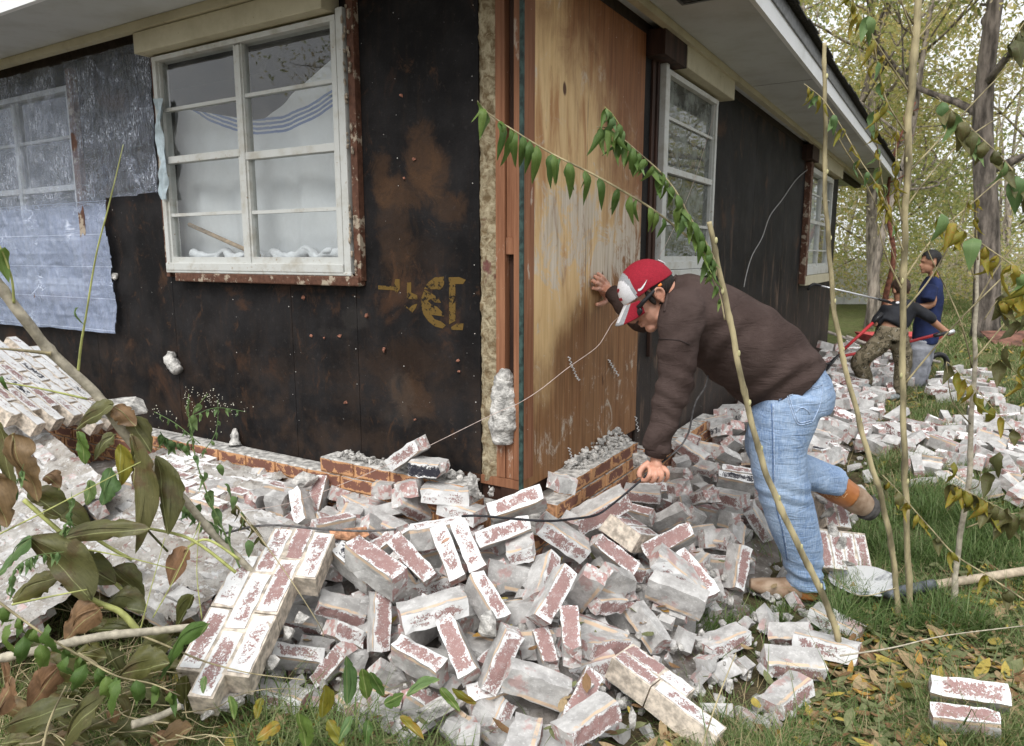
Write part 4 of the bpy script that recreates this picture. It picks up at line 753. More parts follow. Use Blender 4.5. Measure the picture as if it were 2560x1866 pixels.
FILL = [[1,0.2,-0.029,1.945,0.048,0.697,0.64,-0.031,-0.323],[1,0.2,-0.042,2.05,0.104,0.124,-0.102,0.831,-0.532],[1,0.2,-0.206,2.168,0.114,-0.034,0.075,0.662,0.745],[1,0.2,-0.428,2.122,0.011,0.039,0.993,-0.096,-0.059],[1,0.2,0.237,2.16,0.131,0.991,-0.009,-0.096,0.089],[1,0.2,-0.126,2.204,0.163,0.201,0.039,-0.039,0.978],[1,0.145,0.083,1.888,0.054,-0.057,-0.023,0.887,0.457],[1,0.2,0.292,2.314,0.153,0.122,0.128,-0.579,0.796],[1,0.2,-0.536,2.471,0.173,0.002,-0.085,0.614,0.785],[1,0.2,0.197,1.958,0.134,0.766,-0.378,-0.354,0.379],[1,0.142,-0.288,2.085,0.038,-0.207,-0.219,0.764,-0.571],[1,0.104,-0.029,1.855,-0.004,0.732,0.622,0.18,0.212],[1,0.2,0.008,2.419,0.315,0.76,0.638,0.116,-0.046],[1,0.2,-0.83,2.516,0.096,0.578,0.808,-0.051,0.103],[1,0.2,-0.964,2.55,0.069,-0.129,0.263,-0.64,0.711],[1,0.2,0.6,2.564,0.064,0.736,-0.676,0.011,0.027],[1,0.2,-0.737,2.549,0.147,-0.11,-0.183,0.701,0.68],[1,0.2,0.339,2.522,0.198,0.69,0.703,-0.01,-0.171],[1,0.2,0.3,2.22,0.165,0.939,-0.084,0.124,0.31],[1,0.2,-0.286,2.591,0.315,0.732,-0.664,-0.148,0.04],[1,0.2,0.059,2.273,0.267,-0.026,-0.066,0.104,0.992],[1,0.2,-0.687,2.68,0.24,-0.062,-0.08,0.718,-0.688],[1,0.2,-0.081,2.524,0.315,0.007,0.024,-0.044,0.999],[1,0.2,0.708,2.725,0.058,0.653,-0.654,-0.199,-0.326],[1,0.155,-0.517,2.376,0.125,0.95,0.153,-0.259,0.089],[1,0.139,0.102,2.153,0.213,0.516,-0.84,0.056,-0.16],[1,0.2,-0.977,2.665,0.18,0.634,-0.503,-0.463,0.36],[1,0.158,-0.163,1.987,0.025,0.48,-0.261,-0.092,0.833],[1,0.2,0.559,2.647,0.116,0.755,0.545,-0.212,-0.296],[1,0.2,-0.488,2.717,0.315,0.754,-0.517,-0.322,0.244],[1,0.2,-0.862,2.654,0.214,-0.075,-0.31,0.948,0.018],[1,0.143,-0.105,2.325,0.239,-0.114,0.983,0.144,0.007],[1,0.2,-0.335,2.375,0.188,0.163,-0.038,0.33,0.929],[1,0.15,-0.931,2.338,0.004,0.727,-0.576,0.363,-0.092],[1,0.2,-0.756,2.753,0.257,0.668,-0.728,0.034,-0.148],[1,0.2,0.119,2.648,0.225,0.699,-0.6,-0.275,0.276],[1,0.2,-0.227,2.301,0.233,0.902,-0.259,0.144,-0.313],[1,0.2,0.646,2.876,0.195,0.701,-0.652,-0.288,0.025],[1,0.122,-0.314,2.284,0.192,0.602,-0.669,-0.355,0.253],[1,0.2,-0.554,2.843,0.315,0.982,0.149,0.115,0.005],[1,0.2,0.424,2.709,0.215,0.991,0.024,0.101,0.079],[1,0.2,-0.194,2.765,0.315,0.704,-0.638,0.089,-0.298],[1,0.103,-0.043,2.146,0.158,0.678,-0.609,-0.393,0.123],[1,0.139,0.419,2.478,0.137,-0.154,0.226,0.707,-0.653],[1,0.2,-0.871,2.857,0.277,0.208,0.014,0.65,0.731],[1,0.155,-0.269,2.48,0.271,0.993,0.05,-0.106,-0.001],[1,0.125,-0.697,2.365,0.056,0.965,0.219,0.139,0.037],[1,0.2,-0.522,2.149,-0.001,0.837,-0.036,-0.186,-0.513],[1,0.099,-0.125,1.898,0.04,-0.385,-0.551,0.426,0.606],[1,0.2,0.91,3.074,0.063,0.667,-0.702,0.136,-0.209],[1,0.2,-0.416,2.52,0.242,0.542,0.033,0.068,0.837],[1,0.137,0.169,2.491,0.225,0.577,0.672,-0.287,-0.365],[1,0.2,0.578,2.8,0.158,0.037,-0.164,0.983,-0.069],[6,0.2,-1.764,3.177,0.08,0.699,0.647,0.168,0.254],[1,0.2,-0.026,2.644,0.365,-0.427,-0.069,0.111,0.895],[1,0.2,-1.263,3.194,0.365,0.952,0.199,0.234,0.014],[1,0.2,-0.672,3.152,0.365,0.089,-0.023,0.578,0.811],[1,0.2,-1.051,3.175,0.365,-0.067,-0.132,0.718,-0.68],[1,0.2,-1.34,3.236,0.365,-0.304,-0.189,0.602,0.714],[1,0.115,-0.663,2.204,-0.021,0.603,0.127,0.19,0.765],[6,0.2,-1.705,3.278,0.08,0.637,0.769,-0.01,-0.057],[1,0.113,-0.866,2.422,0.03,0.138,0.047,0.552,0.821],[1,0.2,0.664,3.012,0.183,-0.023,0.977,0.209,0.044],[1,0.2,0.182,2.73,0.275,-0.037,0.013,0.094,0.995],[1,0.117,-0.784,2.351,0.018,-0.377,0.249,0.652,-0.61],[1,0.144,0.055,2.745,0.275,0.692,0.693,-0.003,0.203],[1,0.2,-0.538,3.05,0.365,-0.213,0.025,-0.043,0.976],[6,0.2,-1.404,3.2,0.08,-0.183,0.051,-0.079,0.979],[1,0.2,0.792,2.982,0.099,0.893,0.025,-0.066,0.444],[1,0.126,-0.185,2.389,0.248,0.907,-0.151,-0.049,0.391],[1,0.2,-0.877,3.118,0.365,0.674,-0.292,-0.639,0.23],[1,0.2,0.863,3.226,0.143,0.035,-0.091,-0.057,0.994],[1,0.2,-0.656,3.014,0.365,0.934,-0.012,0.044,-0.353],[6,0.2,-1.347,3.012,0.08,0.108,0.933,0.343,-0.009],[1,0.2,-1.251,3.299,0.365,0.756,0.05,-0.212,0.617],[1,0.2,-0.306,2.737,0.315,0.578,-0.51,-0.429,0.47],[1,0.128,0.795,2.759,0.019,0.328,0.509,0.575,0.55],[1,0.126,-0.967,2.437,0.053,0.657,-0.636,0.152,-0.374],[1,0.116,0.395,2.324,0.097,0.646,-0.22,0.149,-0.716],[1,0.082,-0.881,2.267,-0.021,0.667,0.609,-0.309,-0.298],[1,0.132,-0.299,2.838,0.315,-0.157,0.061,-0.691,0.703],[1,0.2,1.014,3.148,0.03,0.071,0.996,0.046,-0.028],[6,0.104,-1.311,2.702,0.08,0.729,0.677,0.095,-0.048],[1,0.2,-0.556,2.938,0.365,0.08,-0.139,0.202,0.966],[1,0.143,0.368,2.983,0.225,0.674,0.708,0.201,-0.061],[1,0.152,0.441,3.039,0.225,0.241,-0.181,0.747,-0.592],[1,0.142,0.383,2.84,0.225,0.546,-0.005,-0.104,0.831],[1,0.2,0.984,3.466,0.158,0.711,-0.683,0.028,0.167],[1,0.2,-0.951,3.182,0.365,0.968,-0.027,0.134,0.208],[1,0.2,-1.081,3.433,0.365,0.977,0.129,-0.023,0.171],[1,0.092,0.153,2.323,0.225,0.128,-0.25,0.761,0.584],[1,0.2,0.68,3.462,0.275,0.886,-0.456,-0.023,-0.079],[1,0.123,-0.736,2.848,0.315,-0.062,-0.297,0.637,0.709],[6,0.2,-1.653,3.402,0.08,-0.166,0.778,-0.595,-0.114],[1,0.13,0.75,2.838,0.123,0.891,0.101,-0.266,-0.353],[1,0.2,-0.952,3.005,0.315,0.932,-0.075,-0.332,-0.124],[6,0.087,-1.333,2.586,0.08,0.013,0.964,-0.252,-0.086],[1,0.15,-1.134,3.112,0.365,-0.46,-0.309,0.497,0.668],[1,0.2,0.708,3.602,0.225,0.965,0.188,0.029,0.179],[1,0.2,-0.367,2.647,0.315,-0.095,-0.666,0.739,-0.044],[1,0.102,-0.413,2.341,0.141,0.627,-0.038,-0.006,0.778],[6,0.2,-1.288,2.91,0.08,-0.429,0.464,0.549,-0.546],[1,0.2,1.204,3.713,0.117,0.231,-0.268,-0.645,0.677],[1,0.2,-0.212,2.67,0.315,0.416,-0.562,0.6,-0.389],[1,0.2,0.874,2.906,0.026,0.514,0.541,0.396,0.536],[1,0.135,0.503,2.94,0.225,-0.441,-0.013,-0.082,0.894],[1,0.2,-0.202,2.535,0.315,-0.223,-0.642,0.73,0.074],[1,0.153,0.609,3.231,0.225,0.641,-0.707,-0.245,0.171],[1,0.2,-0.812,3.279,0.365,-0.389,-0.459,0.32,0.732],[1,0.2,-0.998,2.915,0.316,0.272,0.879,-0.366,-0.139],[1,0.103,-0.948,2.786,0.26,0.037,-0.055,-0.588,0.806],[3,0.2,2.797,4.106,0.071,0.718,0.647,-0.256,-0.021],[1,0.2,-0.266,2.95,0.365,0.307,-0.453,-0.362,0.755],[1,0.108,-1.032,3.049,0.365,0.637,0.743,-0.124,-0.163],[2,0.2,1.483,4.004,0.169,0.649,-0.642,0.303,-0.274],[6,0.2,-1.616,3.053,0.08,0.107,0.93,-0.346,0.066],[3,0.2,3.144,4.013,0.064,0.112,0.97,0.07,0.202],[6,0.2,-1.658,2.898,0.08,0.57,0.664,-0.331,-0.352],[1,0.2,1.054,3.675,0.19,0.449,0.343,0.5,0.657],[1,0.2,-0.417,3.019,0.365,0.17,0.869,-0.462,-0.045],[1,0.117,-0.057,2.745,0.315,-0.223,0.441,-0.527,0.691],[3,0.2,2.97,4.078,0.093,0.425,0.267,-0.158,0.85],[1,0.2,-0.557,2.61,0.245,0.549,0.453,0.648,0.271],[1,0.2,1.013,3.945,0.275,0.053,0.183,0.71,0.678],[1,0.101,-0.856,2.744,0.217,0.79,0.589,0.037,0.164],[1,0.2,1.071,3.494,0.117,0.524,-0.008,0.064,0.849],[3,0.2,2.857,4.22,0.047,0.694,0.62,-0.223,-0.29],[1,0.2,0.966,3.581,0.208,0.239,-0.064,0.962,-0.116],[1,0.127,-0.448,2.909,0.315,0.076,0.961,0.215,-0.158],[1,0.132,-0.677,2.924,0.365,-0.045,0.694,0.718,-0.007],[3,0.2,3.502,4.491,0.071,-0.471,0.11,0.652,-0.584],[6,0.082,-1.415,2.821,0.08,0.643,0.742,0.185,-0.036],[6,0.093,-1.983,3.108,0.08,0.707,0.355,0.549,0.268],[1,0.136,0.875,3.46,0.218,0.62,-0.494,0.543,-0.277],[1,0.087,0.715,2.927,0.173,0.298,0.255,0.695,0.602],[3,0.2,3.605,4.612,0.046,0.698,-0.707,-0.065,-0.086],[6,0.088,-1.777,3.024,0.08,0.585,-0.44,-0.435,0.524],[1,0.104,1.096,3.2,0.001,-0.137,0.908,-0.394,0.034],[1,0.142,-0.985,3.348,0.365,-0.087,-0.103,0.323,0.937],[1,0.2,-1.198,3.446,0.365,0.156,-0.135,0.967,-0.149],[3,0.2,2.893,3.919,0.117,0.017,-0.302,0.936,0.18],[1,0.087,-0.123,2.846,0.315,0.526,0.845,0.092,0.037],[3,0.2,2.714,4.278,0.067,0.671,-0.0,-0.115,0.733],[3,0.2,3.379,4.727,0.091,0.173,0.234,0.581,0.76],[2,0.2,1.478,3.83,0.19,0.577,-0.414,-0.484,0.51],[3,0.2,2.538,4.274,0.048,0.804,0.588,0.019,0.086],[1,0.2,1.26,3.945,0.166,0.646,0.687,0.326,-0.064],[1,0.13,0.505,3.226,0.225,0.984,-0.024,-0.004,-0.176],[1,0.125,1.137,3.412,0.051,-0.223,-0.257,0.586,0.736],[1,0.157,0.561,3.341,0.225,0.084,0.01,0.063,0.994],[2,0.2,1.886,4.402,0.173,0.161,0.404,0.892,0.12],[1,0.081,-0.799,3.01,0.315,0.795,0.133,0.037,0.591],[1,0.09,-0.114,2.653,0.365,0.72,-0.178,-0.073,0.667],[1,0.128,-0.809,2.916,0.315,0.444,-0.353,-0.473,0.674],[2,0.2,2.052,4.711,0.179,-0.067,0.509,0.814,0.272],[3,0.2,3.76,4.898,0.048,0.649,-0.633,0.358,-0.225],[1,0.128,1.147,3.64,0.125,0.037,0.013,0.765,0.643],[3,0.2,3.512,4.705,0.109,0.493,0.099,-0.097,0.859],[1,0.085,1.003,3.063,0.056,0.992,0.034,-0.116,0.044],[3,0.2,3.853,4.995,0.094,0.677,-0.598,0.396,-0.165],[2,0.2,1.627,4.051,0.186,0.002,0.509,-0.527,0.68],[1,0.134,1.232,3.582,0.106,0.941,-0.011,-0.167,-0.294],[1,0.088,0.279,2.717,0.225,0.199,0.92,0.327,-0.086],[2,0.2,1.633,4.693,0.296,0.243,0.444,0.567,0.65],[1,0.141,0.793,3.639,0.225,0.582,0.076,0.003,0.809],[2,0.2,1.974,4.554,0.174,0.603,-0.577,0.355,-0.421],[1,0.2,0.429,2.589,0.17,0.641,-0.043,-0.255,-0.723],[3,0.2,3.084,4.988,0.119,-0.416,0.305,0.616,-0.595],[2,0.2,1.884,4.601,0.208,0.395,0.423,0.558,0.595],[1,0.129,0.928,3.917,0.225,0.069,0.001,0.601,0.796],[1,0.117,-0.727,3.073,0.365,-0.005,-0.075,0.118,0.99],[1,0.088,-0.654,2.824,0.315,0.676,-0.001,0.126,0.726],[3,0.121,3.246,4.296,0.069,0.686,-0.524,0.263,-0.431],[1,0.2,-0.585,3.148,0.365,0.609,-0.109,-0.036,0.785],[2,0.2,1.838,4.951,0.282,0.163,-0.051,0.7,0.694],[3,0.2,3.057,4.336,0.094,0.365,-0.181,0.12,0.905],[2,0.2,1.51,4.465,0.242,-0.154,0.051,0.266,0.95],[1,0.091,-1.164,3.197,0.365,0.019,0.959,-0.265,0.096],[2,0.2,1.614,4.284,0.23,0.988,-0.016,0.112,-0.105],[3,0.2,3.801,5.225,0.049,0.573,-0.677,0.25,-0.387],[2,0.2,2.092,4.57,0.143,-0.149,-0.279,0.734,0.602],[2,0.123,1.365,3.841,0.175,-0.06,0.769,-0.635,-0.041],[3,0.2,3.565,5.189,0.108,0.566,-0.735,0.35,-0.126],[1,0.129,0.834,3.737,0.225,0.802,0.581,-0.098,-0.101],[1,0.127,1.08,3.889,0.225,0.596,-0.763,0.23,-0.097],[2,0.133,1.025,4.05,0.309,0.563,0.077,-0.079,0.819],[2,0.143,1.176,4.21,0.293,0.215,-0.082,-0.549,0.804],[2,0.2,1.701,4.437,0.232,0.639,0.14,0.039,0.756],[3,0.2,2.64,5.068,0.078,0.409,0.451,0.532,0.589],[2,0.2,1.726,4.615,0.256,0.27,0.511,0.681,0.449],[3,0.107,3.031,4.213,0.115,0.729,-0.679,0.086,0.019],[2,0.2,1.517,4.688,0.329,-0.452,0.832,0.322,-0.014],[3,0.2,3.065,5.195,0.099,0.571,-0.533,0.469,-0.411],[3,0.141,2.929,4.561,0.043,0.35,-0.314,-0.573,0.672],[3,0.155,2.808,4.62,0.095,0.542,-0.695,0.342,-0.325],[3,0.2,4.143,5.542,0.062,0.655,0.756,0.006,0.008],[2,0.2,1.896,4.726,0.227,0.458,0.462,0.358,0.669],[3,0.2,3.494,4.991,0.079,0.11,-0.659,0.744,-0.012],[2,0.2,1.362,4.633,0.364,0.018,0.982,0.185,0.04],[1,0.09,1.065,3.343,0.068,0.614,0.261,0.495,0.556],[1,0.2,-0.803,3.19,0.365,0.58,0.023,0.216,0.785],[3,0.137,2.719,4.48,0.097,-0.147,0.961,-0.232,0.014],[2,0.2,2.178,4.977,0.19,-0.103,0.986,-0.001,-0.129],[1,0.086,0.803,3.104,0.135,0.571,-0.372,0.465,-0.565],[3,0.2,3.013,4.707,0.088,0.706,0.667,0.225,0.075]]
